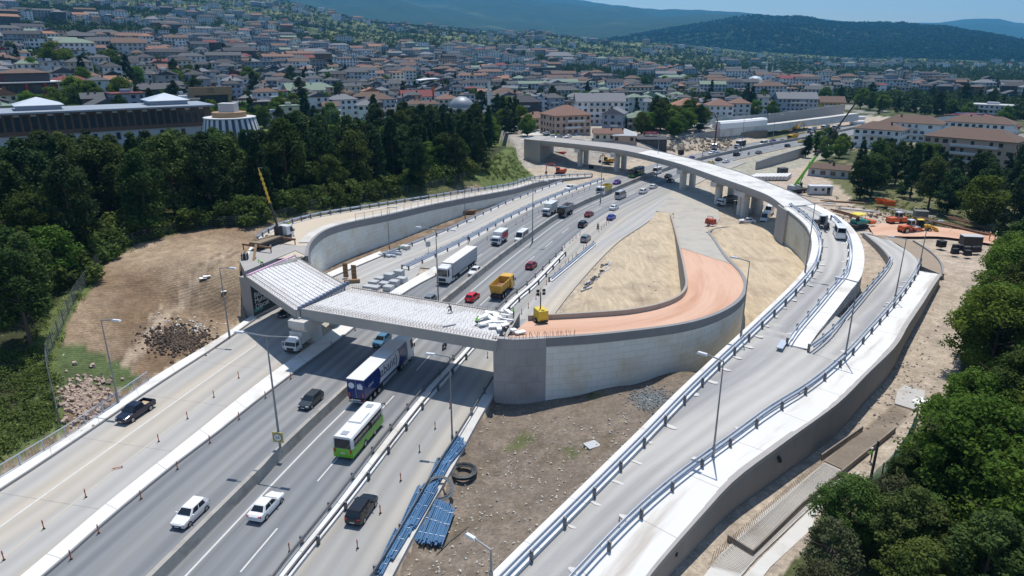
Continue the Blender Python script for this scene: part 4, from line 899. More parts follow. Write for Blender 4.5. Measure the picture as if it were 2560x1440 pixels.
def make_car(kind, detail=True):
    d = CARS[kind]; t = thing(kind, 'car', 'car')
    mb = MB(); mb.loft(body_rings(d['st'])); y0, y1, w0, z0, Y0, Y1, w1, z1 = d['cab']
    mb.loft([[(-w0, y1, z0), (w0, y1, z0), (w0, y0, z0), (-w0, y0, z0)], [(-w1, Y1, z1), (w1, Y1, z1), (w1, Y0, z1), (-w1, Y0, z1)], [(-w1 * .8, Y1 + .12, z1 + .045), (w1 * .8, Y1 + .12, z1 + .045), (w1 * .8, Y0 - .14, z1 + .045), (-w1 * .8, Y0 - .14, z1 + .045)]])
    b = mb.build('body', PW, t); b['painted'] = 1
    frustum_windows(t, *d['cab'], d['sp'])
    MB().box((0, 0, .3), (1.62, d['L'] * .86, .26)).build('sill', BLK, t)
    w_ = d['st'][3][3]
    for s in (-1, 1):
        for y in d['wy']: wheel(t, s * (w_ - .09), y, d['r'], .22, detail)
        hy, rz_ = d['L'] / 2, d['st'][1][2]
        MB().box((s * w_ * .70, hy - .13, rz_ - .10), (.34, .20, .15), rz=-s * .35).build('headlight', LAMP, t)
        MB().box((s * w_ * .74, -hy + .11, d['st'][5][2] - .16), (.30, .16, .18), rz=s * .3).build('tail_light', TAIL, t)
        if detail: m_ = MB().box((s * (w_ + .08), d['cab'][0] - .32, z0 + .06), (.20, .12, .14)).build('mirror', PW, t); m_['painted'] = 1
    MB().box((0, d['L'] / 2 - .045, .46), (1.0, .10, .20)).build('grille', BLK, t)
    if detail:
        MB().box((0, d['L'] / 2 + .01, .44), (.50, .02, .11)).build('number_plate', PLATE, t); MB().box((0, -d['L'] / 2 - .0, .62), (.50, .04, .11)).build('number_plate', PLATE, t)
    return t
def box_cab(t, y0, y1, w_, zb, zt, slope=.18, m=None, roofm=None, name='cab'):
    """truck cab between y1 (rear) and y0 (front)"""
    m = m or PW
    rings = [[(-w_, y1, zb), (w_, y1, zb), (w_, y0, zb), (-w_, y0, zb)], [(-w_, y1, zb + (zt - zb) * .42), (w_, y1, zb + (zt - zb) * .42), (w_, y0 + .04, zb + (zt - zb) * .42), (-w_, y0 + .04, zb + (zt - zb) * .42)], [(-w_ * .94, y1, zt - .12), (w_ * .94, y1, zt - .12), (w_ * .9, y0 - slope, zt - .12), (-w_ * .9, y0 - slope, zt - .12)], [(-w_ * .86, y1 + .05, zt), (w_ * .86, y1 + .05, zt), (w_ * .8, y0 - slope - .2, zt), (-w_ * .8, y0 - slope - .2, zt)]]
    b = MB().loft(rings).build(name, m, t); b['painted'] = 1
    zq = zb + (zt - zb) * .42
    def fy(z): return y0 + .04 - (slope + .04) * (z - zq) / (zt - .12 - zq)
    za, zc = zq + .08, zt - .42
    quad('windscreen', [(w_ * .90, fy(za) + .012, za), (-w_ * .90, fy(za) + .012, za), (-w_ * .86, fy(zc) + .012, zc), (w_ * .86, fy(zc) + .012, zc)], GLASS, t)
    for s in (-1, 1):
        x = lambda z: s * (w_ - .06 * w_ * (z - zq) / (zt - .12 - zq) + .012)
        q = [(x(za), y0 - .12, za), (x(za), y0 - .95, za), (x(zc), y0 - .95, zc), (x(zc), y0 - .30, zc)]
        quad('side_window', q if s < 0 else q[::-1], GLASS, t)
        MB().box((s * w_ * .74, y0 + .02, zb + .22), (.42, .10, .18)).build('headlight', LAMP, t)
        MB().box((s * (w_ + .16), y0 - .02, zq + .35), (.16, .14, .5)).build('mirror', BLK, t)
    MB().box((0, y0 + .03, zb + (zt - zb) * .22), (w_ * 1.25, .08, (zt - zb) * .20)).build('grille', BLK, t); MB().box((0, y0 - .02, zb + .02), (w_ * 2, .26, .30)).build('bumper', BLK, t)
    return b
def make_semi(trailer_m, side_m=None, blue=False):
    t = thing('lorry', 'articulated lorry', 'lorry')
    # tractor front at y=8.2, trailer rear at y=-8.2
    box_cab(t, 8.2, 6.0, 1.24, .55, 3.75, .12)
    MB().box((0, 6.4, 3.72), (2.1, 1.5, .34), top=(.9, .55), shift=(0, -.25)).build('wind_deflector', PW, t)['painted'] = 1
    MB().box((0, 5.0, .85), (1.1, 6.0, .35)).build('chassis', CHAS, t)
    for s in (-1, 1): MB().box((s * 1.05, 5.2, .62), (.42, 1.6, .55)).build('fuel_tank', PSV, t)
    tr = MB().box((0, -1.45, 2.62), (2.52, 13.5, 2.72)).build('trailer_box', trailer_m, t)
    rf = MB().box((0, -1.45, 4.0), (2.56, 13.56, .10)).build('trailer_roof', CREAM if not blue else PW, t)
    MB().box((0, -1.5, 1.12), (2.3, 13.2, .22)).build('trailer_frame', CHAS, t)
    for s in (-1, 1):
        MB().box((s * 1.2, -.4, .78), (.06, 4.6, .55)).build('side_guard', PSV, t)
        wheel(t, s * 1.02, 7.0, .5, .32); wheel(t, s * .98, 3.6, .5, .5)
        for y in (-4.0, -5.3, -6.6): wheel(t, s * 1.05, y, .5, .38)
    MB().box((0, -8.12, .62), (2.4, .12, .22)).build('rear_bumper', PSV, t)
    for s in (-1, 1): MB().box((s * .95, -8.2, 1.02), (.4, .06, .16)).build('tail_light', TAIL, t)
    return t, tr
def make_box_truck(box_m, L=6.6, H=3.1):
    t = thing('box_truck', 'box truck', 'truck'); h = L / 2
    box_cab(t, h, h - 1.75, 1.02, .45, 2.3, .35)
    MB().box((0, -.9, 1.02 + (H - 1.02) / 2), (2.2, L - 1.95, H - 1.02)).build('cargo_box', box_m, t)
    MB().box((0, -.9, H + .03), (2.24, L - 1.9, .08)).build('box_roof', PW, t)
    MB().box((0, -.3, .72), (.9, L * .85, .3)).build('chassis', CHAS, t)
    for s in (-1, 1):
        wheel(t, s * .88, h - 1.0, .4, .26); wheel(t, s * .86, -h + 1.5, .4, .42); MB().box((s * .8, -h + .05, .9), (.3, .08, .16)).build('tail_light', TAIL, t)
    MB().box((0, -h + .12, .62), (2.0, .12, .16)).build('rear_bumper', BLK, t)
    return t
def make_dump(cab_m, bed_m, L=8.4, load=None):
    t = thing('dump_truck', 'dump truck', 'truck'); h = L / 2
    box_cab(t, h, h - 2.0, 1.22, .6, 3.1, .12, m=cab_m)
    y0, y1 = h - 2.35, -h + .15; zb, zt = 1.35, 3.0; w0, w1 = 1.05, 1.25; k = .10
    mb = MB(); o = lambda w_, ya, yb, z: [(-w_, yb, z), (w_, yb, z), (w_, ya, z), (-w_, ya, z)]
    mb.loft([o(w0, y0 - .1, y1 + .4, zb), o(w1, y0, y1, zt), o(w1 - k, y0 - k, y1 + k, zt), o(w0 - k, y0 - .2, y1 + .5, zb + .35)])
    b = mb.build('tipper_bed', bed_m, t)
    for s in (-1, 1):
        for y in (y0 - .7, y0 - 2.0, y0 - 3.3, y0 - 4.6):
            if y > y1 + .4: MB().box((s * 1.19, y, 2.2), (.10, .14, 1.6), mat=Matrix.Rotation(s * .12, 3, 'Y')).build('bed_rib', bed_m, t)
    MB().box((0, y0 + .05, zt + .06), (2.3, .5, .12)).build('cab_guard', bed_m, t)
    MB().box((0, (y0 + y1) / 2, zb + .75 if load else zb + .42), (1.9, y0 - y1 - .6, .12)).build('load', load or RUST, t)
    MB().box((0, -.3, 1.05), (.95, L * .88, .42)).build('chassis', CHAS, t)
    for s in (-1, 1):
        for y in (h - 1.2, -h + 2.9, -h + 1.5): wheel(t, s * 1.0, y, .52, .42)
        MB().box((s * .9, -h + .12, .95), (.36, .10, .16)).build('tail_light', TAIL, t)
    MB().box((0, -h + .3, .62), (2.2, .12, .2)).build('rear_bumper', CHAS, t)
    return t
def make_bus(low, high=PW, L=12.0, H=3.35):
    t = thing('coach', 'coach', 'bus'); h = L / 2
    mb = MB(); mb.loft([[(-1.2, y, .38), (-1.25, y, .6), (-1.25, y, 1.55), (1.25, y, 1.55), (1.25, y, .6), (1.2, y, .38)] for y in (h - .06, -h + .05)]); mb.build('lower_body', low, t)
    def ring(y, s=1): return [(-1.25 * s, y, 1.56), (-1.22 * s, y, 2.7), (-1.12 * s, y, H - .12), (-.9 * s, y, H), (.9 * s, y, H), (1.12 * s, y, H - .12), (1.22 * s, y, 2.7), (1.25 * s, y, 1.56)]
    MB().loft([ring(h, .97), ring(h - .35), ring(-h + .3), ring(-h + .06, .97)]).build('upper_body', high, t)
    quad('windscreen', [(1.12, h + .02, 1.2), (-1.12, h + .02, 1.2), (-1.05, h - .02, 2.95), (1.05, h - .02, 2.95)], GLASS, t, .05)
    quad('rear_window', [(-1.02, -h + .03, 1.62), (1.02, -h + .03, 1.62), (.95, -h + .05, 2.8), (-.95, -h + .05, 2.8)], GLASS, t, .05)
    for s in (-1, 1):
        n = 7
        for k in range(n):
            ya, yb = h - .5 - (L - 1.0) * k / n - .04, h - .5 - (L - 1.0) * (k + 1) / n + .04
            q = [(s * 1.262, ya, 1.62), (s * 1.262, yb, 1.62), (s * 1.235, yb, 2.72), (s * 1.235, ya, 2.72)]
            quad('side_window', q if s < 0 else q[::-1], GLASS, t)
        wheel(t, s * 1.08, h - 2.6, .5, .32); wheel(t, s * 1.08, -h + 3.3, .5, .34)
        MB().box((s * 1.0, -h + .04, 1.25), (.18, .06, .5)).build('tail_light', TAIL, t); MB().box((s * .95, h - .02, .8), (.4, .08, .2)).build('headlight', LAMP, t)
        MB().tube([(s * 1.1, h - .1, 3.0), (s * 1.35, h + .35, 2.95), (s * 1.4, h + .4, 2.55)], .06, 6).build('mirror_arm', BLK, t)
    MB().box((0, .2, H + .09), (1.7, 2.6, .2), top=(.9, .92)).build('air_conditioner', high, t)
    for y in (3.2, -3.4): MB().box((0, y, H + .04), (.8, .8, .09)).build('roof_hatch', PSV, t)
    MB().box((0, -h + .02, .95), (.52, .04, .12)).build('number_plate', PLATE, t)
    return t
def make_van(L=5.9, H=2.6, cargo=False):
    t = thing('minibus', 'minibus', 'minibus'); h = L / 2; w_ = .98
    st = [(h, .45, .8, .72), (h - .12, .3, 1.05, .9), (h - .75, .26, 1.28, w_), (h - 1.0, .26, 1.32, w_), (-h + .1, .28, 1.32, w_), (-h, .4, 1.30, w_ * .97)]
    mb = MB(); mb.loft(body_rings(st)); y0, y1, z0, z1 = h - .72, -h + .02, 1.26, H
    cab = (y0, y1, w_ * .97, z0, h - 1.5, -h + .10, w_ * .86, H)
    mb.loft([[(-cab[2], y1, z0), (cab[2], y1, z0), (cab[2], y0, z0), (-cab[2], y0, z0)], [(-cab[6], cab[5], z1), (cab[6], cab[5], z1), (cab[6], cab[4], z1), (-cab[6], cab[4], z1)], [(-.6, cab[5] + .15, z1 + .07), (.6, cab[5] + .15, z1 + .07), (.6, cab[4] - .3, z1 + .07), (-.6, cab[4] - .3, z1 + .07)]])
    mb.build('body', PW, t)['painted'] = 1
    frustum_windows(t, *cab, ((.06, .24), (.27, .50), (.53, .75), (.78, .95)) if not cargo else ((.06, .24),), rear=not cargo)
    for s in (-1, 1):
        wheel(t, s * .88, h - 1.05, .36, .24); wheel(t, s * .88, -h + 1.1, .36, .24)
        MB().box((s * .7, h - .14, .86), (.3, .18, .26)).build('headlight', LAMP, t); MB().box((s * .9, -h + .02, 1.15), (.14, .08, .4)).build('tail_light', TAIL, t); MB().box((s * 1.1, h - 1.0, 1.55), (.16, .14, .32)).build('mirror', BLK, t)
    MB().box((0, h - .02, .62), (1.3, .10, .22)).build('grille', BLK, t); MB().box((0, h - .02, .40), (1.7, .16, .2)).build('bumper', BLK, t); MB().box((0, 0, .36), (1.8, L * .86, .2)).build('sill', BLK, t)
    MB().box((0, -.4, H + .10), (.9, 1.0, .12), top=(.85, .85)).build('roof_vent', PW, t)
    return t
def make_pickup():
    t = thing('pickup', 'pickup', 'pickup'); w_ = .95
    st = [(2.62, .5, .85, .75), (2.5, .34, 1.0, .9), (1.9, .3, 1.1, w_), (1.25, .28, 1.15, w_), (-.9, .28, 1.15, w_)]
    mb = MB(); mb.loft(body_rings(st)); cab = (1.35, -.85, .89, 1.13, .62, -.62, .70, 1.78)
    mb.loft([[(-cab[2], cab[1], 1.13), (cab[2], cab[1], 1.13), (cab[2], cab[0], 1.13), (-cab[2], cab[0], 1.13)], [(-.70, cab[5], 1.78), (.70, cab[5], 1.78), (.70, cab[4], 1.78), (-.70, cab[4], 1.78)], [(-.55, cab[5] + .1, 1.83), (.55, cab[5] + .1, 1.83), (.55, cab[4] - .15, 1.83), (-.55, cab[4] - .15, 1.83)]])
    mb.build('body', PW, t)['painted'] = 1
    frustum_windows(t, *cab, ((.12, .46), (.52, .86)))
    bd = MB(); ya, yb, z0, z1 = -.92, -2.62, .45, 1.18; o = lambda w2, a, b, z: [(-w2, b, z), (w2, b, z), (w2, a, z), (-w2, a, z)]
    bd.loft([o(w_, ya, yb, z0), o(w_, ya, yb, z1), o(w_ - .1, ya - .08, yb + .1, z1), o(w_ - .12, ya - .1, yb + .12, .72)]); bd.build('cargo_bed', PW, t)['painted'] = 1
    MB().box((.1, -1.7, .86), (1.0, .9, .2)).build('load', M('cardboard', (.42, .31, .19), (.5, .38, .25), 3, rough=.9), t)
    for s in (-1, 1):
        for y in (1.6, -1.55): wheel(t, s * .86, y, .39, .26)
        MB().box((s * .66, 2.5, .86), (.36, .18, .18)).build('headlight', LAMP, t); MB().box((s * .9, -2.62, .95), (.12, .08, .32)).build('tail_light', TAIL, t); MB().box((s * 1.03, .98, 1.2), (.2, .14, .2)).build('mirror', PW, t)['painted'] = 1
    MB().box((0, 2.58, .72), (1.1, .10, .24)).build('grille', BLK, t); MB().box((0, 2.62, .52), (.52, .04, .11)).build('number_plate', PLATE, t); MB().box((0, -2.66, .5), (1.7, .14, .18)).build('rear_bumper', PSV, t)
    return t
SKIN = M('skin', (.42, .26, .18), (.48, .30, .21), 4, rough=.7); DENIM = M('dark_clothes', (.022, .028, .045), (.035, .04, .06), 4, rough=.9); HIVIS = M('hi_vis_green', (.22, .62, .06), (.28, .7, .1), 4, rough=.8); HIVIS_O = M('hi_vis_orange', (.75, .22, .03), (.8, .28, .05), 4, rough=.8); SHIRT = M('pale_shirt', (.45, .5, .58), (.52, .56, .62), 4, rough=.9); HELM = M('white_helmet', (.75, .75, .73), (.7, .7, .68), 3, rough=.35); HAIRM = M('dark_hair', (.015, .012, .01), (.02, .017, .014), 6, rough=.7)
def limb(mb, pts, rad, n=8):
    rings = []
    for i, p in enumerate(pts):
        d = (Vector(pts[min(i + 1, len(pts) - 1)]) - Vector(pts[max(i - 1, 0)])).normalized(); q = d.to_track_quat('Z', 'Y')
        rings.append([Vector(p) + q @ Vector((rad[i] * math.cos(2 * PI * k / n), rad[i] * math.sin(2 * PI * k / n), 0)) for k in range(n)])
    mb.loft(rings)
def make_person(label, pose='stand', top=None, legs=None, helmet=True, loc=(0, 0, 0), rz=0, group=None, held=None):
    """skinned figure: one continuous body, clothes as children"""
    J = {}
    if pose == 'bend':
        J = dict(pelvis=(0, -.18, .92), chest=(0, .22, 1.15), neck=(0, .42, 1.22), head=(0, .54, 1.22), hl=(-.13, -.12, .9), kl=(-.16, .05, .5), al=(-.16, -.02, .08), tl=(-.16, .16, .04), hr=(.13, -.12, .9), kr=(.18, -.2, .5), ar=(.18, -.38, .08), tr=(.18, -.2, .04), sl=(-.2, .32, 1.18), el=(-.26, .46, .92), wl=(-.16, .62, .72), gl=(-.12, .66, .64), sr=(.2, .32, 1.18), er=(.28, .42, .9), wr=(.18, .62, .74), gr=(.12, .66, .66))
    elif pose == 'kneel':
        J = dict(pelvis=(0, -.1, .45), chest=(0, .1, .82), neck=(0, .22, 1.0), head=(0, .30, 1.1), hl=(-.13, -.06, .45), kl=(-.18, .32, .42), al=(-.18, .28, .08), tl=(-.18, .44, .04), hr=(.13, -.06, .45), kr=(.18, .25, .12), ar=(.18, -.16, .08), tr=(.18, -.3, .04), sl=(-.2, .18, .93), el=(-.28, .36, .7), wl=(-.2, .56, .55), gl=(-.18, .62, .5), sr=(.2, .18, .93), er=(.28, .36, .68), wr=(.2, .56, .5), gr=(.17, .62, .45))
    elif pose == 'ride':
        J = dict(pelvis=(0, -.22, .86), chest=(0, -.08, 1.22), neck=(0, -.02, 1.42), head=(0, .03, 1.58), hl=(-.13, -.18, .85), kl=(-.22, .26, .78), al=(-.2, .12, .36), tl=(-.2, .28, .32), hr=(.13, -.18, .85), kr=(.22, .26, .78), ar=(.2, .12, .36), tr=(.2, .28, .32), sl=(-.2, -.05, 1.34), el=(-.3, .18, 1.14), wl=(-.32, .42, 1.08), gl=(-.32, .48, 1.07), sr=(.2, -.05, 1.34), er=(.3, .18, 1.14), wr=(.32, .42, 1.08), gr=(.32, .48, 1.07))
    else:
        k = .16 if pose == 'walk' else .0
        J = dict(pelvis=(0, 0, .96), chest=(0, .02, 1.28), neck=(0, .03, 1.49), head=(0, .05, 1.64), hl=(-.1, 0, .93), kl=(-.12, k, .5), al=(-.12, k * .7, .08), tl=(-.13, k * .7 + .17, .04), hr=(.1, 0, .93), kr=(.12, -k * .3, .5), ar=(.12, -k * 1.6, .09), tr=(.13, -k * 1.6 + .16, .04), sl=(-.19, .02, 1.42), el=(-.26, -.05, 1.14), wl=(-.25, .12 + k, .92), gl=(-.24, .16 + k, .84), sr=(.19, .02, 1.42), er=(.26, -.04, 1.14), wr=(.26, .10, .92), gr=(.25, .14, .84))
        if pose == 'work': J.update(el=(-.24, .14, 1.18), wl=(-.12, .40, 1.12), gl=(-.09, .46, 1.1), er=(.26, .12, 1.16), wr=(.14, .40, 1.08), gr=(.11, .46, 1.06))
    t = thing('person', label, 'person', loc, rz, group)
    E = [('pelvis', 'chest', .13, .15), ('chest', 'neck', .15, .06), ('neck', 'head', .055, .1), ('pelvis', 'hl', .12, .1), ('hl', 'kl', .1, .065), ('kl', 'al', .062, .045), ('al', 'tl', .045, .04), ('pelvis', 'hr', .12, .1), ('hr', 'kr', .1, .065), ('kr', 'ar', .062, .045), ('ar', 'tr', .045, .04), ('chest', 'sl', .12, .075), ('sl', 'el', .065, .05), ('el', 'wl', .045, .032), ('wl', 'gl', .036, .03), ('chest', 'sr', .12, .075), ('sr', 'er', .065, .05), ('er', 'wr', .045, .032), ('wr', 'gr', .036, .03)]
    rad = {}
    for a, b, r0, r1 in E: rad.setdefault(a, r0); rad[b] = r1
    names = list(J); me = bpy.data.meshes.new('body'); me.from_pydata([J[n] for n in names], [(names.index(a), names.index(b)) for a, b, _, _ in E], [])
    o = bpy.data.objects.new('body', me)
    sk = o.modifiers.new('skin', 'SKIN')
    for i, n in enumerate(names): me.skin_vertices[0].data[i].radius = (rad[n], rad[n] * (.75 if n in ('chest', 'pelvis') else 1)); me.skin_vertices[0].data[i].use_root = (n == 'pelvis')
    o.modifiers.new('sub', 'SUBSURF').levels = 1
    nm = evaluated(o)
    nm.name = 'body'; nm.materials.clear()
    for m in (top or HIVIS, legs or DENIM, SKIN, BLK): nm.materials.append(m)
    V = {n: Vector(J[n]) for n in J}
    def near(p):
        best = None
        for a, b, _, _ in E:
            A, B = V[a], V[b]; ab = B - A; u = max(0, min(1, (p - A).dot(ab) / ab.length_squared)); d = (A + ab * u - p).length
            if best is None or d < best[0]: best = (d, a, b, u)
        return best
    for p in nm.polygons:
        d, a, b, u = near(p.center); k = 0
        if b in ('kl', 'kr', 'al', 'ar', 'hl', 'hr'): k = 1
        if b in ('tl', 'tr') or (b in ('al', 'ar') and u > .85): k = 3
        if b in ('head',) or b in ('gl', 'gr') or (b in ('wl', 'wr') and u > .7) or (b == 'neck' and u > .8): k = 2
        p.material_index = k; p.use_smooth = True
    bo = bpy.data.objects.new('body', nm); COL.objects.link(bo); bo.parent = t
    h = V['head']; up = (V['head'] - V['neck']).normalized()
    hd = MB().sphere((0, 0, 0), .105, nu=10, nv=8, sq=(.86, 1, 1.2)); hd.box((0, .105, -.01), (.03, .04, .05)); ho = hd.build('head', SKIN, t, True); ho.location = h + up * .05; ho.rotation_euler = (-math.atan2(up.y, up.z) * .7, 0, 0)
    if helmet: hm_ = MB().sphere((0, 0, .02), .135, nu=12, nv=4, zmin=.05); hm_.rod((0, .03, .02), (0, .03, .035), .165, .155, 12); q = hm_.build('helmet', HELM, t, True)
    else: q = MB().sphere((0, -.01, .02), .12, nu=10, nv=4, zmin=.0).build('hair', HAIRM, t, True)
    q.location = h + up * .08; q.rotation_euler = ho.rotation_euler
    return t
def make_moto():
    t = thing('motorcycle', 'motorcycle', 'motorcycle')
    for y in (.68, -.68): wheel(t, 0, y, .31, .14)
    mb = MB(); mb.loft([[(-.12, -.75, .62), (.12, -.75, .62), (.14, -.75, .84), (-.14, -.75, .84)], [(-.16, -.1, .45), (.16, -.1, .45), (.15, -.1, .80), (-.15, -.1, .80)], [(-.15, .35, .50), (.15, .35, .50), (.16, .35, .95), (-.16, .35, .95)], [(-.1, .62, .62), (.1, .62, .62), (.14, .55, 1.05), (-.14, .55, 1.05)]]); mb.build('fairing', PBK, t)
    MB().tube([(-.36, .40, 1.06), (-.1, .52, 1.02), (.1, .52, 1.02), (.36, .40, 1.06)], .02, 6).build('handlebar', CHAS, t); MB().rod((0, .68, .31), (0, .5, 1.0), .035).build('fork', CHAS, t); MB().box((0, -.32, .84), (.28, .8, .10)).build('seat', BLK, t); MB().box((0, -.86, .72), (.16, .06, .1)).build('tail_light', TAIL, t); MB().rod((.14, .1, .36), (.16, -.7, .42), .05).build('exhaust', PSV, t)
    return t
# ---- placing
def heading(p, ln=None):
    l = ln or LN['median']; k = nearest(l, p); a = tang(l, k); return math.atan2(a.y, a.x) - PI / 2
PROTO = {}; USED = set()
def put(key, maker, near, L, label, away=False, m=None, z=0.0, rz=None, group='vehicles on the highway', ln=None, name=None, lateral=0.0):
    """near: photo pixel of the end nearer the camera at road level"""
    g = P(near[0], near[1], z)
    if key not in PROTO: PROTO[key] = maker()
    t = copy_tree(PROTO[key]) if key in USED else PROTO[key]; USED.add(key)
    h = heading(g, ln) if rz is None else rz
    d = Vector((-math.sin(h), math.cos(h), 0))                 # along the road, away from the camera
    t.location = g + d * (L * U / 2) if rz is None else g; t.scale = (U, U, U)
    t.rotation_euler = (0, 0, h if away else h + PI) if rz is None else (0, 0, rz)
    t['label'] = label; t['group'] = group
    if m: paint(t, m)
    return t
hb, sd_, sv = (lambda: make_car('hatchback')), (lambda: make_car('sedan')), (lambda: make_car('suv'))
put('pickup', make_pickup, (302, 1064), 5.3, 'dark navy double cab pickup driving on the left service road', m=PNV)
put('hb', hb, (443, 1327), 4.25, 'white hatchback driving towards the viewer beside the white island', m=PW)
put('hb', hb, (757, 1028), 4.25, 'dark grey green hatchback just past the shadow of the near bridge', m=PGD)
put('hb', hb, (941, 871), 4.25, 'light blue hatchback half in the shadow of the near bridge', m=PCY)
put('sd', sd_, (702, 797), 4.6, 'black saloon in deep shade under the first bridge span', m=PBK)
put('hb', hb, (1060, 768), 4.25, 'grey blue hatchback half hidden behind the near bridge deck', m=PGR)
put('sd', sd_, (1178, 692), 4.6, 'white saloon right beside the grey curtain side lorry', m=PW)
put('sd', sd_, (635, 1311), 4.6, 'white saloon seen from behind, nearest car right of the barrier', True, m=PW)
put('sv', sv, (881, 1320), 4.55, 'black estate car alone on the right service road', True, m=PBK)
put('hb', hb, (1171, 758), 4.25, 'bright red hatchback just beyond the near bridge', True, m=PRD)
put('hb', hb, (1321, 676), 4.25, 'dark red hatchback beside the far end of the twin guardrails', True, m=PDR)
put('sv', sv, (1458, 608), 4.55, 'grey off-roader on the slip lane beside the row of cones', True, m=PGR)
put('sv', sv, (1451, 571), 4.55, 'black off-roader in the lane behind the dark red saloon', True, m=PBK)
put('sd', sd_, (1466, 544), 4.6, 'dark red saloon in the lane by the median barrier', True, m=PDR)
put('sd', sd_, (1522, 552), 4.6, 'royal blue saloon ahead of the motorcycle with red clad rider', True, m=PBL)
put('sd', sd_, (1528, 527), 4.6, 'white saloon level with the yellow tipper lorry, heading away', True, m=PW)
put('van', make_van, (1544, 499), 5.0, 'silver grey van heading away beside the median lamp post', True, m=PSV)
put('sv', sv, (1602, 486), 4.55, 'white off-roader heading away just before the viaduct shadow', True, m=PW)
put('hb', hb, (1628, 473), 4.25, 'white hatchback entering the shadow of the viaduct', True, m=PW)
put('sd', sd_, (1665, 446), 4.6, 'black saloon under the viaduct next to the median barrier', True, m=PBK)
put('sd', sd_, (1671, 458), 4.6, 'dark grey saloon beside the viaduct column in shadow', True, m=PGD)
put('van', make_van, (1294, 609), 5.9, 'white passenger minibus beside the median barrier', m=PW)
put('van', make_van, (1635, 437), 5.0, 'white van coming out from under the viaduct', m=PW)
far_ = lambda k: (lambda: make_car(k, False))
for near_, kind, m_, aw, lab in (((1772, 412), 'hatchback', PTX, True, 'yellow taxi hatchback just beyond the viaduct'), ((1791, 403), 'sedan', PBK, True, 'black saloon ahead of the yellow taxi'), ((1809, 408), 'sedan', PW, True, 'white saloon in the outer lane beside the taxi'),
        ((1836, 391), 'suv', PBK, True, 'black off-roader heading away behind a motorcycle'), ((1891, 385), 'sedan', PGR, True, 'grey saloon near the start of the far right wall'), ((1964, 368), 'hatchback', PNV, True, 'dark blue hatchback farthest along the right wall'), ((1997, 357), 'sedan', PTX, True, 'yellow taxi beside the far median barrier'),
        ((1722, 400), 'sedan', PVI, False, 'dark violet saloon coming to the viaduct in the outer lane'), ((1752, 399), 'sedan', PDR, False, 'dark red saloon coming to the viaduct along the barrier'), ((1774, 386), 'hatchback', PW, False, 'white hatchback in front of the concrete pump'), ((1788, 389), 'sedan', PBL, False, 'blue saloon along the barrier abreast of a white hatchback'),
        ((1848, 376), 'sedan', PW, False, 'white saloon overtaking the dark box lorry'), ((1926, 356), 'sedan', PVI, False, 'dark violet saloon in front of the yellow tipper'), ((1949, 356), 'sedan', PNV, False, 'navy saloon along the barrier before the yellow tipper'), ((1536, 462), 'sedan', PVI, False, 'pale violet saloon hidden behind the yellow tipper lorry'), ((1718, 410), 'hatchback', PSV, False, 'silver hatchback right behind the viaduct edge')):
    put('f' + kind, far_(kind), near_, CARS[kind]['L'], lab, aw, m_)
put('van', make_van, (1901, 365), 5.9, 'white van beyond the dark box lorry', m=PW); put('van', make_van, (2045, 345), 5.9, 'white van in the distant queue by the dump trucks', m=PW)
put('pickup', make_pickup, (1416, 478), 5.3, 'white works pickup on the service road beyond the ramp', m=PW, ln=LN['rail_m'])
put('pickup', make_pickup, (2013, 347), 5.3, 'white pickup far along the highway', m=PW)
put('semi', lambda: make_semi(ALU)[0], (1106, 714), 16.4, 'white articulated lorry with plain grey curtain side trailer')
b1 = make_box_truck(M('red_white_box', (.60, .58, .58), (.66, .64, .64), 1, rough=.5)); PROTO['b1'] = b1
q_ = MB().box((0, 0, 0), (.02, 3.9, 1.5)).build('side_panel', M('red_panel', (.45, .03, .04), (.5, .05, .05), 1.5, rough=.5), b1); q_.location = (1.115, -.95, 2.05); q_ = MB().box((0, 0, 0), (.02, 3.9, 1.5)).build('side_panel', MATS['red_panel'], b1); q_.location = (-1.115, -.95, 2.05)
put('b1', None, (1237, 616), 6.6, 'small white delivery truck with red panels on its box')
put('b2', lambda: make_box_truck(CREAM, 7.4, 3.4), (1363, 542), 7.4, 'white box truck abreast of the black tipper')
put('b3', lambda: make_box_truck(BLK, 8.5, 3.6), (1839, 372), 8.5, 'white cab box lorry with dark box beyond the viaduct')
put('d1', lambda: make_dump(PW, M('grey_tipper', (.30, .30, .30), (.38, .38, .375), 1, rough=.6)), (1402, 545), 7.6, 'black and white tipper lorry abreast of a white box truck', m=PBK)
put('d2', lambda: make_dump(PW, PTX), (1498, 491), 8.4, 'white cab tipper lorry with bright yellow bed')
put('d3', lambda: make_dump(PYE, M('ochre_tipper', (.55, .30, .03), (.62, .36, .06), 1, rough=.5, amount=.7)), (1237, 752), 8.4, 'ochre yellow tipper lorry driving away beyond the near bridge', True, m=PYE)
put('d3', None, (1972, 352), 8.4, 'yellow tipper lorry far along the highway', m=PYE)
for np_, lab in (((2022, 333), 'white cab dump truck left in the row at the far excavation'), ((2056, 326), 'white cab dump truck in the middle of the row at the far excavation'), ((2084, 326), 'white cab dump truck right in the row at the far excavation')):
    put('d1', None, np_, 8.4, lab, m=PW, group='dump trucks at the far excavation')
put('bus', lambda: make_bus(PGN, PW, 8.6, 3.1), (859, 1151), 8.6, 'white coach with lime green lower body, seen from behind', True)
put('bus2', lambda: make_bus(PGB, PBK, 10.5, 3.2), (1577, 445), 10.5, 'green and black coach under the viaduct')
tt, trb = make_semi(PDB, None, True); PROTO['abant'] = tt
LT = M('trailer_white', (.70, .72, .75), (.64, .66, .7), 2, rough=.5); NAVYT = M('navy_lettering', (.03, .035, .06), (.04, .045, .07), 2, rough=.5)
sp_ = MB(); rr2 = [(-.2 + .35 * math.cos(a) * 0, 0) for a in (0,)]
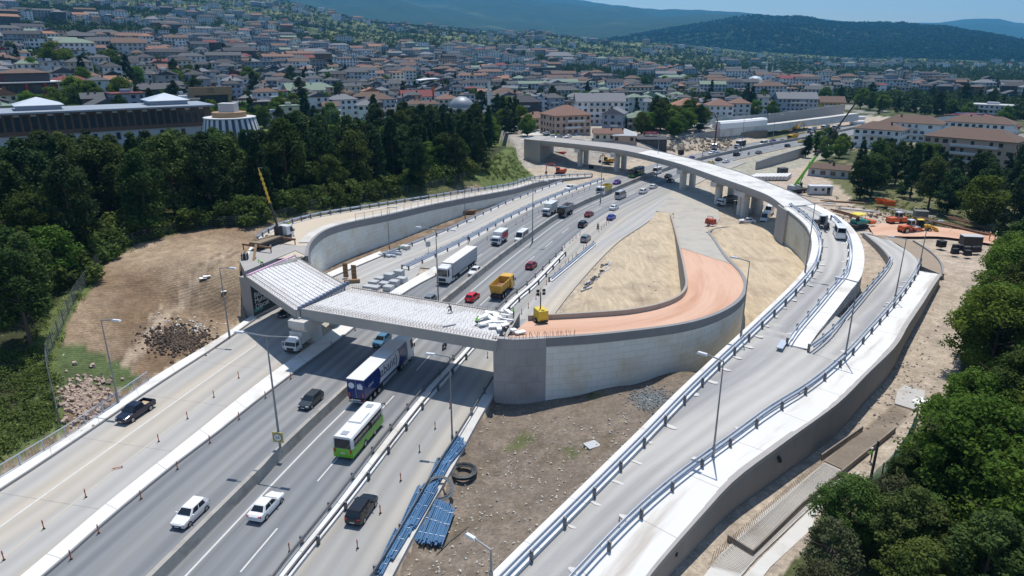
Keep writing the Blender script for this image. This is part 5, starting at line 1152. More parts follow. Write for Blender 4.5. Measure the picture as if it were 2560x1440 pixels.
for s in (1, -1):
    x = s * 1.262
    pn = MB(); pts = [(-3.2, 1.42), (3.0, 1.42)] + [(3.0 + .55 * math.sin(PI * k / 8), 1.42 + 2.4 * k / 8) for k in range(1, 8)] + [(3.0, 3.82), (-3.2, 3.82)] + [(-3.2 + .55 * math.sin(PI * k / 8), 3.82 - 2.4 * k / 8) for k in range(1, 8)]
    pn.loft([[(x, (a - .6), b) for a, b in pts], [(x + s * .012, (a - .6), b) for a, b in pts]]); pn.build('side_panel', LT, tt)
    text_mesh('lettering', 'abant)', 2.1, NAVYT, tt, (x + s * .025, -.6, 2.72), (PI / 2, 0, s * PI / 2), .004, 'CENTER', 1.05)
    text_mesh('lettering', 'abant', .7, LT, tt, (x + s * .02, -6.3, 2.6), (PI / 2, 0, s * PI / 2), .004)
    text_mesh('lettering', 'abant', .7, LT, tt, (x + s * .02, 3.9, 3.0), (PI / 2, 0, s * PI / 2), .004)
dk = MB().rod((0, 0, 0), (0, -.02, 0), .44, .44, 20).build('round_emblem', LT, tt); dk.location = (-.62, -8.2, 3.05)
em = MB(); em.prism([(-.38, 0), (.38, 0), (.42, .5), (.3, .62), (.2, .9), (.1, .65), (0, .95), (-.12, .6), (-.25, .85), (-.4, .5)], 0, .02); em = em.build('carton_emblem', LT, tt); em.rotation_euler = (PI / 2, 0, 0); em.location = (.6, -8.2, 2.6)
for s in (-1, 1): MB().box((s * 1.02, -8.21, 1.7), (.22, .03, .6)).build('reflector', POR, tt)
MB().box((0, -8.205, 2.6), (.05, .03, 2.6)).build('door_seam', PSV, tt); MB().box((0, -8.21, .95), (1.2, .04, .2)).build('number_plate', PLATE, tt)
put('abant', None, (893, 1016), 16.4, 'articulated lorry with lettered blue trailer passing under the near bridge', True)
# parked box van with its door open under the bridge
v_ = put('b4', lambda: make_box_truck(CREAM, 6.6, 2.9), (727, 885), 6.6, 'white box van parked under the bridge with its door open', group='parked works vehicles')
dr = MB().box((0, 0, 0), (.06, .95, 1.2)).build('door', PW, v_); dr.location = (1.35, 2.55, 1.15); dr.rotation_euler = (0, 0, -1.15)
# motorcycles and riders
for near_, away, top_, lab, rl_ in (((1106, 877), True, SHIRT, 'motorcycle passing behind the lettered lorry', 'person in a pale shirt riding the motorcycle behind the lettered lorry'), ((1492, 574), True, PDR, 'motorcycle beside the royal blue saloon', 'person in dark red riding the motorcycle near the royal blue saloon'), ((1547, 464), False, DENIM, 'motorcycle next to the yellow tipper lorry', 'person in dark clothes riding beside the yellow tipper lorry'), ((1869, 388), True, DENIM, 'motorcycle ahead of the black off-roader', 'person in dark clothes riding far along the right carriageway'), ((1595, 447), False, DENIM, 'motorcycle beside the green and black coach', 'person in dark clothes riding beside the green and black coach')):
    mt = put('moto', make_moto, near_, 2.0, lab, away); pr = make_person(rl_, 'ride', top_, DENIM, True, mt.location, mt.rotation_euler.z, 'motorcycle riders'); pr.rotation_euler = mt.rotation_euler; pr.scale = (U, U, U)
# ---- under and beside the viaduct
def put_c(key, maker, px, z, rz, label, m=None, group='parked works vehicles'):
    g = P(px[0], px[1], z)
    if key not in PROTO: PROTO[key] = maker()
    t = copy_tree(PROTO[key]) if key in USED else PROTO[key]; USED.add(key)
    t.location = g; t.scale = (U, U, U); t.rotation_euler = (0, 0, rz); t['label'] = label; t['group'] = group
    if m: paint(t, m)
    return t
put_c('sd', None, (1868, 557), 0, R(75), 'white saloon parked across the road end by the low kerb wall', PW)
put_c('hb', None, (1893, 521), 0, R(120), 'white hatchback parked in shade behind the fifth viaduct columns', PW)
put_c('van', None, (1912, 553), 0, R(150), 'white minibus parked in shade by the viaduct end wall', PW)
put_c('van', None, (1922, 535), 0, R(150), 'white minibus parked deeper under the viaduct end', PW)
put_c('van', None, (2097, 592), 6.35, heading(P(2095, 592, 6.3), LN['a_right'][::-1]), 'small white van with dark rear window on the curved viaduct ramp', PW)
# tanker
tk = make_box_truck(BLK, 8.2, 1.6); [bpy.data.objects.remove(c) for c in list(tk.children) if c.name.split('.')[0] in ('cargo_box', 'box_roof')]
tb_ = MB(); prof = [(1.1 * math.cos(2 * PI * i / 14), 2.05 + .85 * math.sin(2 * PI * i / 14)) for i in range(14)]; tb_.loft([[(a * s, y, 2.05 + (b - 2.05) * s) for a, b in prof] for y, s in ((1.9, .8), (1.75, 1), (-3.9, 1), (-4.05, .8))]); tb_.build('tank', M('tank_grey', (.10, .105, .11), (.16, .16, .165), 1, rough=.5, metal=.3), tk, True)
MB().box((0, -1, 2.95), (.5, 3.6, .12)).build('walkway', CHAS, tk); PROTO['tank'] = tk
put_c('tank', None, (1822, 512), 0, R(118), 'white cab tanker lorry parked under the viaduct between columns')
# ------------------------------------------------------------------ the town
def hit(px, py, z0=0.0):
    """where a sight line meets the ground"""
    a, b = (px - 1280) / FPX, (py - 720) / FPX; d = Vector((a, cp - sp * b, -(sp + cp * b)))
    t = np.concatenate([np.arange(24, 460, 12.0), np.arange(460, 3400, 45.0)])
    for n in (14, 14, 0):
        z = CAM_H + d.z * t; g = ground(d.x * t, d.y * t) + z0; k = int(np.argmax(z < g)) if (z < g).any() else len(t) - 1
        if n: t = np.linspace(t[max(0, k - 1)], t[k], n)
    return Vector((d.x * t[k], d.y * t[k], float(g[k] - z0)))
def hits(q):
    """many sight lines at once, for gentle ground near by"""
    q = np.array(q, float); a, b = (q[:, 0] - 1280) / FPX, (q[:, 1] - 720) / FPX; dy, dz = cp - sp * b, -(sp + cp * b); z = np.zeros(len(q))
    for _ in range(7): t = (z - CAM_H) / dz; z = .4 * z + .6 * ground(a * t, dy * t)
    t = (z - CAM_H) / dz; return [Vector(v) for v in zip(a * t, dy * t, z)]
def wallm(n, c): return M('wall_' + n, c, tuple(x * .86 for x in c), .35, rough=.9, amount=.9)
def roofm(n, c, c2=None): return M('roof_' + n, c, c2 or tuple(x * .72 for x in c), .7, rough=.9, amount=.9, stretch=(1, 1, 3), detail=6)
WALLS = {'white': wallm('white', (.70, .71, .73)), 'pale grey': wallm('pale_grey', (.50, .515, .54)), 'cream': wallm('cream', (.60, .55, .46)), 'peach': wallm('peach', (.50, .36, .28)), 'grey': wallm('grey', (.27, .28, .30)), 'dark': wallm('dark', (.065, .065, .072)), 'yellow': wallm('yellow', (.46, .33, .10)), 'brown': wallm('brown', (.17, .105, .075)), 'blue grey': wallm('blue_grey', (.27, .32, .40))}
ROOFS = {'grey': roofm('grey', (.098, .10, .106)), 'dark': roofm('dark', (.06, .06, .066)), 'terracotta': roofm('terracotta', (.215, .125, .095)), 'orange': roofm('orange', (.32, .165, .105)), 'brown': roofm('brown', (.15, .098, .075)), 'green': roofm('green', (.20, .26, .20)), 'maroon': roofm('maroon', (.20, .055, .055)), 'pale': roofm('pale', (.50, .51, .52)), 'light grey': roofm('light_grey', (.19, .195, .21))}
WIN = M('window_glass', (.022, .028, .036), (.05, .055, .065), .6, rough=.15, spec=.6); SLABM = M('balcony_slab', (.50, .50, .50), (.58, .58, .58), 1, rough=.85); CHIM = M('chimney', (.10, .07, .06), (.15, .11, .09), 2, rough=.9)
TRIM = M('white_trim', (.64, .64, .64), (.7, .7, .7), 1, rough=.8)
FL = 2.45
def roof_mb(w_, d, kind, h, ov=.5, mb=None, z=0.0, mi=0):
    mb = mb or MB(); x, y = w_ / 2 + ov, d / 2 + ov; e = .16
    base = [(-x, -y, z), (x, -y, z), (x, y, z), (-x, y, z)]; b2 = [(a, b, z + e) for a, b, c in base]
    if kind == 'flat': mb.loft([base, [(a, b, z + .35) for a, b, c in base]], mi); return mb
    if kind == 'hip':
        r = max(0, x - y); q = [(-r, -.02, z + e + h), (r, -.02, z + e + h), (r, .02, z + e + h), (-r, .02, z + e + h)] if x >= y else [(-.02, -(y - x), z + e + h), (.02, -(y - x), z + e + h), (.02, y - x, z + e + h), (-.02, y - x, z + e + h)]
    else: q = [(-x, -.02, z + e + h), (x, -.02, z + e + h), (x, .02, z + e + h), (-x, .02, z + e + h)] if kind == 'gable' else [(-.02, -y, z + e + h), (.02, -y, z + e + h), (.02, y, z + e + h), (-.02, y, z + e + h)]
    mb.loft([base, b2, q], mi); return mb
def win_rects(w_, d, nf, rnd_, base=0.0, gap=2.5):
    """(centre, size, side) of the windows on the four sides"""
    out = []
    for f in range(nf):
        z = base + f * FL + FL * .55
        for side, L in ((0, w_), (1, d), (2, w_), (3, d)):
            n = max(1, int(L / gap))
            for k in range(n):
                if rnd_.random() < .12: continue
                out.append((side, -L / 2 + L * (k + .5) / n, z, rnd_.choice((.95, 1.2, 1.5)), 1.25))
    return out
def win_quad(w_, d, s, u, z, ww, hh, off=.03):
    if s == 0: return [(u - ww / 2, -d / 2 - off, z - hh / 2), (u + ww / 2, -d / 2 - off, z - hh / 2), (u + ww / 2, -d / 2 - off, z + hh / 2), (u - ww / 2, -d / 2 - off, z + hh / 2)]
    if s == 2: return [(u + ww / 2, d / 2 + off, z - hh / 2), (u - ww / 2, d / 2 + off, z - hh / 2), (u - ww / 2, d / 2 + off, z + hh / 2), (u + ww / 2, d / 2 + off, z + hh / 2)]
    if s == 1: return [(w_ / 2 + off, u - ww / 2, z - hh / 2), (w_ / 2 + off, u + ww / 2, z - hh / 2), (w_ / 2 + off, u + ww / 2, z + hh / 2), (w_ / 2 + off, u - ww / 2, z + hh / 2)]
    return [(-w_ / 2 - off, u + ww / 2, z - hh / 2), (-w_ / 2 - off, u - ww / 2, z - hh / 2), (-w_ / 2 - off, u - ww / 2, z + hh / 2), (-w_ / 2 - off, u + ww / 2, z + hh / 2)]
def house(loc, w_, d, nf, wall, roof, rk, rz, label, seed, name='house', parts=True, rh=None, base=2.0, group=None, cat='house', fl=None):
    """walls with windows, balconies, roof with chimneys"""
    global FL
    keep = FL
    if fl: FL = fl
    r_ = random.Random(seed); H = nf * FL; t = thing(name, label, cat, loc, rz, group); rh = rh or min(w_, d) * .26
    mb = MB(); mb.box((0, 0, (H - base) / 2), (w_, d, H + base))
    if rk in ('gable', 'gable2'):
        e = .16
        if rk == 'gable': mb.loft([[(sx, -d / 2, H), (sx, d / 2, H), (sx, .02, H + rh * d / (d + 1)), (sx, -.02, H + rh * d / (d + 1))] for sx in (-w_ / 2, w_ / 2)])
        else: mb.loft([[(w_ / 2, sy, H), (-w_ / 2, sy, H), (-.02, sy, H + rh * w_ / (w_ + 1)), (.02, sy, H + rh * w_ / (w_ + 1))] for sy in (-d / 2, d / 2)])
    wins = win_rects(w_, d, nf, r_)
    if rk == 'gable2' and nf > 1: wins += [(0, -1.2, H + .5, .7, 1.1), (0, 1.2, H + .5, .7, 1.1)]
    cam_side = [w for w in wins]
    # which sides look towards the valley
    if parts:
        mb.build('wall', WALLS[wall], t); n_ = 0
        v = Vector((-loc[0], -loc[1])).normalized()
        for (s, u, z, ww, hh) in wins:
            nv = Matrix.Rotation(rz, 2) @ Vector(((0, -1), (1, 0), (0, 1), (-1, 0))[s])
            if nv.dot(v) > .12 and n_ < 60:
                q = win_quad(w_, d, s, u, z, ww, hh); c = sum((Vector(p) for p in q), Vector()) / 4; nn = Vector(((0, -1, 0), (1, 0, 0), (0, 1, 0), (-1, 0, 0))[s])
                MB().loft([[Vector(p) - nn * .1 for p in q], [Vector(p) for p in q]][::-1]).build('window', WIN, t); n_ += 1
        if nf > 1:
            for f in range(1, nf):
                if r_.random() < .75:
                    L = w_ * r_.uniform(.35, .6); u = r_.uniform(-.5, .5) * (w_ - L); z = f * FL
                    b_ = MB(); b_.box((u, -d / 2 - .55, z + .08), (L, 1.1, .16)); b_.box((u, -d / 2 - 1.06, z + .5), (L, .08, .8)); b_.build('balcony', SLABM, t)
    else:
        for (s, u, z, ww, hh) in wins: mb.add(win_quad(w_, d, s, u, z, ww, hh), [(0, 1, 2, 3)], 1)
        if nf > 1 and r_.random() < .7:
            for f in range(1, nf): mb.box((r_.uniform(-.2, .2) * w_, -d / 2 - .5, f * FL + .3), (w_ * .45, 1.0, .7), 2)
        mb.build('wall', [WALLS[wall], WIN, SLABM], t)
    rf = roof_mb(w_, d, rk, rh).build('roof', ROOFS[roof], t); rf.location = (0, 0, H)
    if rk != 'flat':
        for k in range(r_.choice((1, 1, 2))): MB().box((r_.uniform(-.3, .3) * w_, r_.uniform(-.2, .2) * d, rh * .6 + .7), (.6, .6, 1.5)).build('chimney', CHIM, rf)
    else: MB().box((0, 0, .9), (w_ * .28, d * .3, 1.3)).build('roof_box', WALLS[wall], rf)
    FL = keep
    return t
TAKEN = []
def take(p, r): TAKEN.append((p[0], p[1], r))
def free(p, r): return all((p[0] - a) ** 2 + (p[1] - b) ** 2 > (r + c) ** 2 for a, b, c in TAKEN)
# ---- named buildings: photo pixel of the foot, width in pixels, storeys ...
def at_px(px, py, wpx=None):
    g = hit(px, py); _, _, zc = proj(g); return g, (wpx * zc / FPX if wpx else None)
def face(px, skew=0): return -math.atan2((px - 1280) / FPX, cp) + R(skew)
NAMED = [
 (1432, 337, 100, .85, 3, 'peach', 'terracotta', 'hip', 28, 'peach three storey house with terracotta hip roof beside the car park'),
 (1350, 326, 66, .8, 2, 'cream', 'terracotta', 'hip', 25, 'low cream shop house with terracotta roof left of the peach house'),
 (1500, 312, 120, .6, 4, 'white', 'light grey', 'gable', 8, 'tall white apartment house with glazed balconies behind the peach house'),
 (1530, 332, 52, 1.2, 3, 'blue grey', 'light grey', 'gable2', -8, 'blank blue grey gable house with a poster on its end wall'),
 (1600, 326, 66, .9, 2, 'grey', 'green', 'hip', 10, 'grey villa with green hip roof right of the blank gable'),
 (1520, 352, 70, .6, 1, 'cream', 'terracotta', 'gable', 5, 'long low tiled cafe beside the white pyramid roof'),
 (1560, 357, 56, 1.0, 1, 'peach', 'pale', 'hip', 0, 'pavilion with white pyramid roof beyond the viaduct'),
 (1630, 366, 72, .7, 1, 'dark', 'grey', 'hip', 8, 'dark cafe with red roof sign beside the pavilion'),
 (1720, 305, 70, .9, 3, 'grey', 'orange', 'hip', 14, 'bare grey concrete house with rusty tiled roof among trees'),
 (1800, 304, 60, 1, 3, 'white', 'terracotta', 'hip', 14, 'white house with terracotta roof above the panel hoarding'),
 (1850, 296, 46, 1, 3, 'pale grey', 'terracotta', 'hip', 14, 'pale grey house joined to the yellow house'),
 (1880, 292, 36, 1, 2, 'yellow', 'terracotta', 'hip', 14, 'small yellow house with tiled roof above the far excavation'),
 (1990, 290, 95, .6, 4, 'blue grey', 'light grey', 'gable', 16, 'big blue grey gabled hall above the far excavation'),
 (1950, 280, 50, 1, 2, 'yellow', 'brown', 'hip', 14, 'yellow brown house left of the blue grey hall'),
 (2080, 276, 58, .9, 2, 'yellow', 'brown', 'gable', 14, 'ochre house with brown gable roof right of the blue grey hall'),
 (2185, 372, 108, .6, 3, 'white', 'brown', 'hip', -12, 'white apartment block with brown roof nearest the green crane jib'),
 (2267, 352, 135, .5, 3, 'white', 'brown', 'hip', -8, 'white apartment block with brown roof below the sports hall'),
 (2405, 425, 200, .45, 4, 'peach', 'brown', 'hip', -14, 'pink white apartment block with four roof chimneys behind the dark conifers'),
 (2435, 352, 150, .4, 3, 'white', 'brown', 'hip', -8, 'white apartment block with brown roof right of the sports hall'),
 (2068, 444, 92, .45, 1, 'pale grey', 'brown', 'gable', -6, 'low pale works building with brown tiled roof behind the green crane'),
 (770, 262, 92, .7, 3, 'white', 'green', 'gable', 12, 'white house with pale green roof above the bright trees'),
 (935, 285, 110, .6, 3, 'white', 'brown', 'hip', 10, 'white villa with brown roof at the forest edge'),
 (1048, 275, 82, .7, 3, 'white', 'maroon', 'gable', 8, 'white villa with maroon roof beside the mosque'),
 (880, 280, 60, .8, 3, 'brown', 'dark', 'flat', 10, 'dark brown flat roofed house left of the white villas'),
 (400, 268, 130, .4, 3, 'dark', 'grey', 'hip', 8, 'black and white house behind the right skylight'),
 (640, 300, 86, .6, 3, 'brown', 'light grey', 'flat', 10, 'dark building with orange brown frame beside the arch fronted tower'),
 (285, 232, 90, .6, 2, 'white', 'orange', 'hip', 10, 'white house with bright orange roof behind the tall trees'),
 (190, 250, 90, .6, 3, 'pale grey', 'maroon', 'hip', 10, 'pale grey house with reddish roof right of the red and black building'),
 (20, 290, 60, 1, 3, 'cream', 'orange', 'gable2', 10, 'cream house with orange roof left of the red and black building'),
 (1300, 292, 110, .5, 3, 'dark', 'dark', 'hip', 8, 'long dark house with dark roof right of the domed mosque'),
 (1265, 262, 70, .8, 3, 'brown', 'brown', 'hip', 8, 'brown corner house with curved roof behind the minaret'),
 (1400, 157, 72, .5, 4, 'cream', 'light grey', 'hip', 5, 'big cream school building far up in the town'),
 (1345, 138, 60, .5, 5, 'white', 'grey', 'flat', 5, 'tall white apartment block left of the cream school'),
]
for k, (px, py, wpx, asp, nf, wl_, rf_, rk, sk, lab) in enumerate(NAMED):
    g, w_ = at_px(px, py, wpx); d = w_ * asp; f = face(px, sk); g = g + Vector((-math.sin(f), math.cos(f), 0)) * d * .5
    house(g, w_, d, nf, wl_, rf_, rk, f, lab, 100 + k); take(g, max(w_, d) * .55)
# ---- long civic building with two skylights
g = PR(148, 345, 212); L_ = 74.0; f = face(240, 4.5)
t = thing('civic_building', 'long dark glazed civic building with two white pyramid skylights', 'building', g, f); take(g, 38)
for k in (-2, -1, 0, 1, 2): take(g + Vector((math.cos(f), math.sin(f), 0)) * k * 17 + Vector((0, 7, 0)), 14)
MB().box((0, 8, -2.1), (L_, 16, 6.2)).build('base_wall', WALLS['pale grey'], t); MB().box((0, 8, 3.66), (L_ + 1, 16.6, 5.3)).build('upper_wall', WALLS['brown'], t)
MB().box((0, 7.5, 6.55), (L_ + 3, 19, .45)).build('roof', M('pale_roof_sheet', (.22, .25, .29), (.32, .35, .39), .3, rough=.5, amount=.9), t)
for k in range(40):
    x = -L_ / 2 + 2 + k * (L_ - 4) / 39; MB().box((x, -.36, 3.9), (1.25, .12, 3.6)).build('window', WIN, t)
    if k % 2: MB().box((x, -.36, 5.85), (1.2, .16, .45)).build('blind', SLABM, t)
    if k % 3 == 0: MB().box((x, -.06, -.4), (1.0, .14, 1.8)).build('window', WIN, t)
for x in (-2.5, 28):
    s_ = MB().box((x, 9, 7.3), (9.6, 9.6, 1.1)).build('skylight_base', WALLS['blue grey'], t); MB().loft([[(x - 5.4, 3.6, 7.85), (x + 5.4, 3.6, 7.85), (x + 5.4, 14.4, 7.85), (x - 5.4, 14.4, 7.85)], [(x - 5.4, 3.6, 8.0), (x + 5.4, 3.6, 8.0), (x + 5.4, 14.4, 8.0), (x - 5.4, 14.4, 8.0)], [(x - .1, 8.9, 9.8), (x + .1, 8.9, 9.8), (x + .1, 9.1, 9.8), (x - .1, 9.1, 9.8)]]).build('skylight', M('skylight_white', (.46, .51, .56), (.54, .58, .62), .5, rough=.4), s_)
# ---- red and black building, arch fronted tower, striped pavilion
g, w_ = at_px(88, 278, 122); f = face(88, 10); t = thing('shop_building', 'black glass shop building with slanting red wall', 'building', g, f); take(g, 13)
MB().box((0, 6, 4), (w_, 11, 13)).build('wall', WALLS['dark'], t); MB().box((0, 6, 12.2), (w_ * .8, 9, 3.6)).build('top_storey', WALLS['dark'], t); MB().box((.6, 5.4, 10.7), (w_ + 2.5, 13, .4)).build('canopy', TRIM, t); roof_mb(w_ * .8, 9, 'hip', 1.4).build('roof', ROOFS['brown'], t, loc=(0, 6, 14))
REDW = M('red_cladding', (.36, .02, .02), (.44, .03, .03), 1, rough=.5); MB().loft([[(-w_ / 2 - 1.0, -.4, -2), (-w_ / 2 + .9, -.4, -2), (-w_ / 2 + .9, 9, -2), (-w_ / 2 - 1.0, 9, -2)], [(-w_ / 2 - 2.6, -.4, 15), (-w_ / 2 - 1.2, -.4, 15), (-w_ / 2 - 1.2, 9, 15), (-w_ / 2 - 2.6, 9, 15)]]).build('slanting_wall', REDW, t)
for x in (-.05, .28, .48): MB().box((x * w_, .3, 4.4), (.75, .3, 12)).build('red_pier', REDW, t)
for x in (-.3, .12, .38):
    for z in (1.5, 5, 8.5): MB().box((x * w_, .42, z), (w_ * .16, .2, 2.6)).build('window', WIN, t)
g, w_ = at_px(537, 300, 92); f = face(537, 8); t = thing('arch_building', 'tan framed building with a tall dark glass front', 'building', g, f); take(g, 10)
TAN = M('tan_cladding', (.30, .185, .095), (.36, .23, .13), 1, rough=.6); H_ = 12.5
MB().box((0, 5.2, H_ / 2 - 1), (w_, 9, H_)).build('wall', WALLS['grey'], t)
for s in (-1, 1): MB().loft([[(s * w_ * .36 - .7, -.1, -2), (s * w_ * .36 + .7, -.1, -2), (s * w_ * .36 + .7, .9, -2), (s * w_ * .36 - .7, .9, -2)], [(s * w_ * .5 - .6, -.1, H_), (s * w_ * .5 + .6, -.1, H_), (s * w_ * .5 + .6, .9, H_), (s * w_ * .5 - .6, .9, H_)]]).build('frame_leg', TAN, t)
MB().box((0, .4, H_ - .9), (w_ * 1.08, 1.2, 3.2)).build('frame_top', TAN, t); MB().box((0, .55, 4.4), (w_ * .8, .3, 12)).build('glass_front', WIN, t); MB().box((0, 5, H_ - .8), (w_ * 1.05, 9, .5)).build('roof', ROOFS['grey'], t)
text_mesh('lettering', 'HOB', 1.1, BLK, t, (0, -.24, H_ - .2), (PI / 2, 0, 0)); text_mesh('lettering', 'TOWER', .8, BLK, t, (0, -.24, H_ - 1.3), (PI / 2, 0, 0))
g = PR(578, 322, 205); t = thing('pavilion', 'round black and white striped pavilion with flat top', 'building', g, 0); take(g, 11)
n = 26; ra, rb_ = 7.9, 6.6
MB().rod((0, 0, -3), (0, 0, 2.9), ra * .97, rb_ * .97, 32).build('glass_drum', WIN, t)
for k in range(n):
    a0, a1 = 2 * PI * (k - .25) / n, 2 * PI * (k + .25) / n
    MB().loft([[(r1 * math.cos(a) * q, r1 * math.sin(a) * q, z) for r1, z in ((ra, -3), (rb_, 2.9))] + [(r1 * math.cos(a) * (q * .95), r1 * math.sin(a) * (q * .95), z) for r1, z in ((rb_, 2.9), (ra, -3))] for a, q in ((a0, 1), (a1, 1))]).build('fin', TRIM, t)
MB().rod((0, 0, 2.9), (0, 0, 3.2), rb_ * 1.02, rb_ * 1.02, 32).build('roof', SLABM, t); MB().rod((0, 0, 3.2), (0, 0, 4.5), 4.4, 4.4, 28).build('tan_ring', TAN, t); MB().box((0, 0, 5.3), (4.2, 3.4, 3.0)).build('roof_box', SLABM, t)
# ---- mosques
LEAD = M('lead_dome', (.20, .225, .25), (.28, .30, .325), .6, rough=.5, metal=.2, amount=.9, stretch=(1, 1, .3)); STONE = M('pale_stone', (.55, .54, .51), (.62, .61, .58), .5, rough=.85)
def minaret(t, x, y, h, r, m=STONE):
    a = MB(); a.rod((x, y, -2), (x, y, h * .12), r * 1.5, r * 1.5, 10); a.rod((x, y, h * .12), (x, y, h * .62), r, r, 10); a.rod((x, y, h * .60), (x, y, h * .63), r * 1.2, r * 1.9, 10); a.rod((x, y, h * .63), (x, y, h * .66), r * 1.9, r * 1.9, 10); a.rod((x, y, h * .66), (x, y, h * .82), r * .8, r * .8, 10)
    q = a.build('minaret', m, t); MB().rod((x, y, h * .82), (x, y, h), r * .9, .05, 10).build('spire', LEAD, q)
g = hit(1155, 312); _, _, zc = proj(g); s = zc / FPX; f = face(1155, 12)
t = thing('mosque', 'large mosque with lead grey dome and one tall white minaret at the forest edge', 'mosque', g, f); take(g, 60 * s)
rd = 31 * s; MB().box((0, 0, 3 * s), (96 * s, 78 * s, 34 * s)).build('hall', STONE, t); MB().rod((0, 0, 18 * s), (0, 0, 42 * s), rd * 1.06, rd * 1.06, 28).build('drum', STONE, t); MB().sphere((0, 0, 42 * s), rd, nu=28, nv=10, zmin=0, sq=(1, 1, .86)).build('dome', LEAD, t, True)
for k in range(24): a = 2 * PI * k / 24; MB().box((rd * 1.06 * math.cos(a), rd * 1.06 * math.sin(a), 35 * s), (.3, 1.3, 7 * s), rz=a).build('drum_window', WIN, t)
for a in range(4):
    c, sn = math.cos(a * PI / 2 - PI / 2), math.sin(a * PI / 2 - PI / 2); MB().rod((c * rd * .75, sn * rd * .75, 18 * s), (c * rd * 1.16, sn * rd * 1.16, 18 * s), 16 * s, 16 * s, 18).build('arch', STONE, t); MB().rod((c * rd * 1.1, sn * rd * 1.1, 18 * s), (c * rd * 1.18, sn * rd * 1.18, 18 * s), 11 * s, 11 * s, 18).build('arch_window', WIN, t)
MB().box((62 * s, -24 * s, -2 * s), (60 * s, 34 * s, 22 * s)).build('portico', STONE, t)
for k in range(4): MB().sphere(((42 + 16 * k) * s, -24 * s, 9 * s), 7.5 * s, nu=14, nv=5, zmin=0).build('small_dome', LEAD, t, True)
for k in range(9): MB().box(((36 + 6.4 * k) * s, -41.3 * s, -1 * s), (3 * s, .3, 9 * s)).build('arched_window', WIN, t)
minaret(t, 72 * s, 6 * s, 128 * s, 3.9 * s)
g = hit(1885, 226); _, _, zc = proj(g); s = zc / FPX; f = face(1885, 10)
t = thing('mosque', 'far mosque with pale dome and two slim minarets right of the town', 'mosque', g, f); take(g, 30 * s)
MB().box((0, 0, 4 * s), (48 * s, 40 * s, 20 * s)).build('hall', STONE, t); MB().rod((0, 0, 12 * s), (0, 0, 20 * s), 19 * s, 19 * s, 24).build('drum', STONE, t); MB().sphere((0, 0, 20 * s), 18.5 * s, nu=24, nv=8, zmin=0, sq=(1, 1, .8)).build('dome', M('pale_dome', (.40, .45, .47), (.48, .52, .54), .5, rough=.5), t, True)
minaret(t, 26 * s, 14 * s, 86 * s, 1.7 * s); minaret(t, 36 * s, -12 * s, 70 * s, 1.7 * s)
g = hit(1373, 88); _, _, zc = proj(g); s = zc / FPX; t = thing('mosque', 'tiny distant mosque with bright dome on the hill ridge', 'mosque', g, 0); take(g, 12); MB().box((0, 0, 1 * s), (12 * s, 10 * s, 6 * s)).build('hall', STONE, t); MB().sphere((0, 0, 4 * s), 4.6 * s, nu=14, nv=5, zmin=0).build('dome', TRIM, t, True); minaret(t, 10 * s, 0, 30 * s, .8 * s)
# ---- pale arched hall, sports hall, tower mast
g = hit(1065, 228); _, _, zc = proj(g); s = zc / FPX; f = face(1065, 14); t = thing('market_hall', 'pinkish market hall with white curved roof in the town centre', 'building', g, f); take(g, 56 * s)
MB().box((0, 20 * s, 4 * s), (140 * s, 40 * s, 22 * s)).build('wall', WALLS['peach'], t); q = MB(); q.loft([[(-74 * s + 110 * s * k / 10, y, 15 * s + 15 * s * math.sin(PI * .5 * k / 10)) for k in range(11)] + [(-74 * s + 110 * s * k / 10, y, 13 * s + 15 * s * math.sin(PI * .5 * k / 10)) for k in range(10, -1, -1)] for y in (-2 * s, 42 * s)]); q.build('curved_roof', TRIM, t)
for k in range(12): MB().box((-64 * s + k * 11.5 * s, -.1, 4 * s), (4 * s, .25, 5 * s)).build('window', WIN, t)
g = hit(2400, 330); _, _, zc = proj(g); s = zc / FPX; f = face(2400, -14); t = thing('sports_hall', 'large white and blue sports hall with red barrel roof', 'building', g, f); take(g, 100 * s); take(g + Vector((14, 6, 0)), 60 * s)
W_ = 212 * s; D_ = 70 * s; arc = [(-W_ / 2 + W_ * k / 16, 16 * s + 24 * s * math.sin(PI * k / 16)) for k in range(17)]
MB().loft([[(-W_ / 2, y, -3)] + [(a, y, b) for a, b in arc] + [(W_ / 2, y, -3)] for y in (0, D_)]).build('wall', WALLS['white'], t)
MB().loft([[(a * 1.03, y, b + .15) for a, b in arc] + [(a * 1.03, y, b + 2.6 * s) for a, b in arc[::-1]] for y in (-2 * s, D_ + 1)]).build('barrel_roof', ROOFS['maroon'], t)
MB().box((0, -.12, 4 * s), (W_, .3, 4 * s)).build('blue_band', M('navy_band', (.02, .035, .10), (.03, .05, .13), 1, rough=.5), t); MB().box((-W_ * .36, -.2, -4 * s), (W_ * .3, .5, 16 * s)).build('dark_entrance', WALLS['dark'], t)
for x in (-.06, .14, .28): MB().box((x * W_, -.16, 10 * s), (8 * s, .3, 20 * s)).build('window', WIN, t)
MB().box((0, D_ * .6, 36 * s), (60 * s, 20 * s, 14 * s)).build('roof_box', MATS['navy_band'], t)
for k in range(12): MB().box((W_ / 2 + 1.5 * s, D_ * (.05 + .075 * k), 14 * s), (3 * s, 3 * s, 6 * s)).build('red_bracket', REDW, t)
g, w_ = at_px(2490, 300, 90); house(g + Vector((6, 14, 0)), w_, w_ * .6, 3, 'pale grey', 'pale', 'flat', face(2490, -12), 'pale office block with arched glass roof behind the sports hall', 771, 'office_block', cat='building'); take(g, w_ * .6)
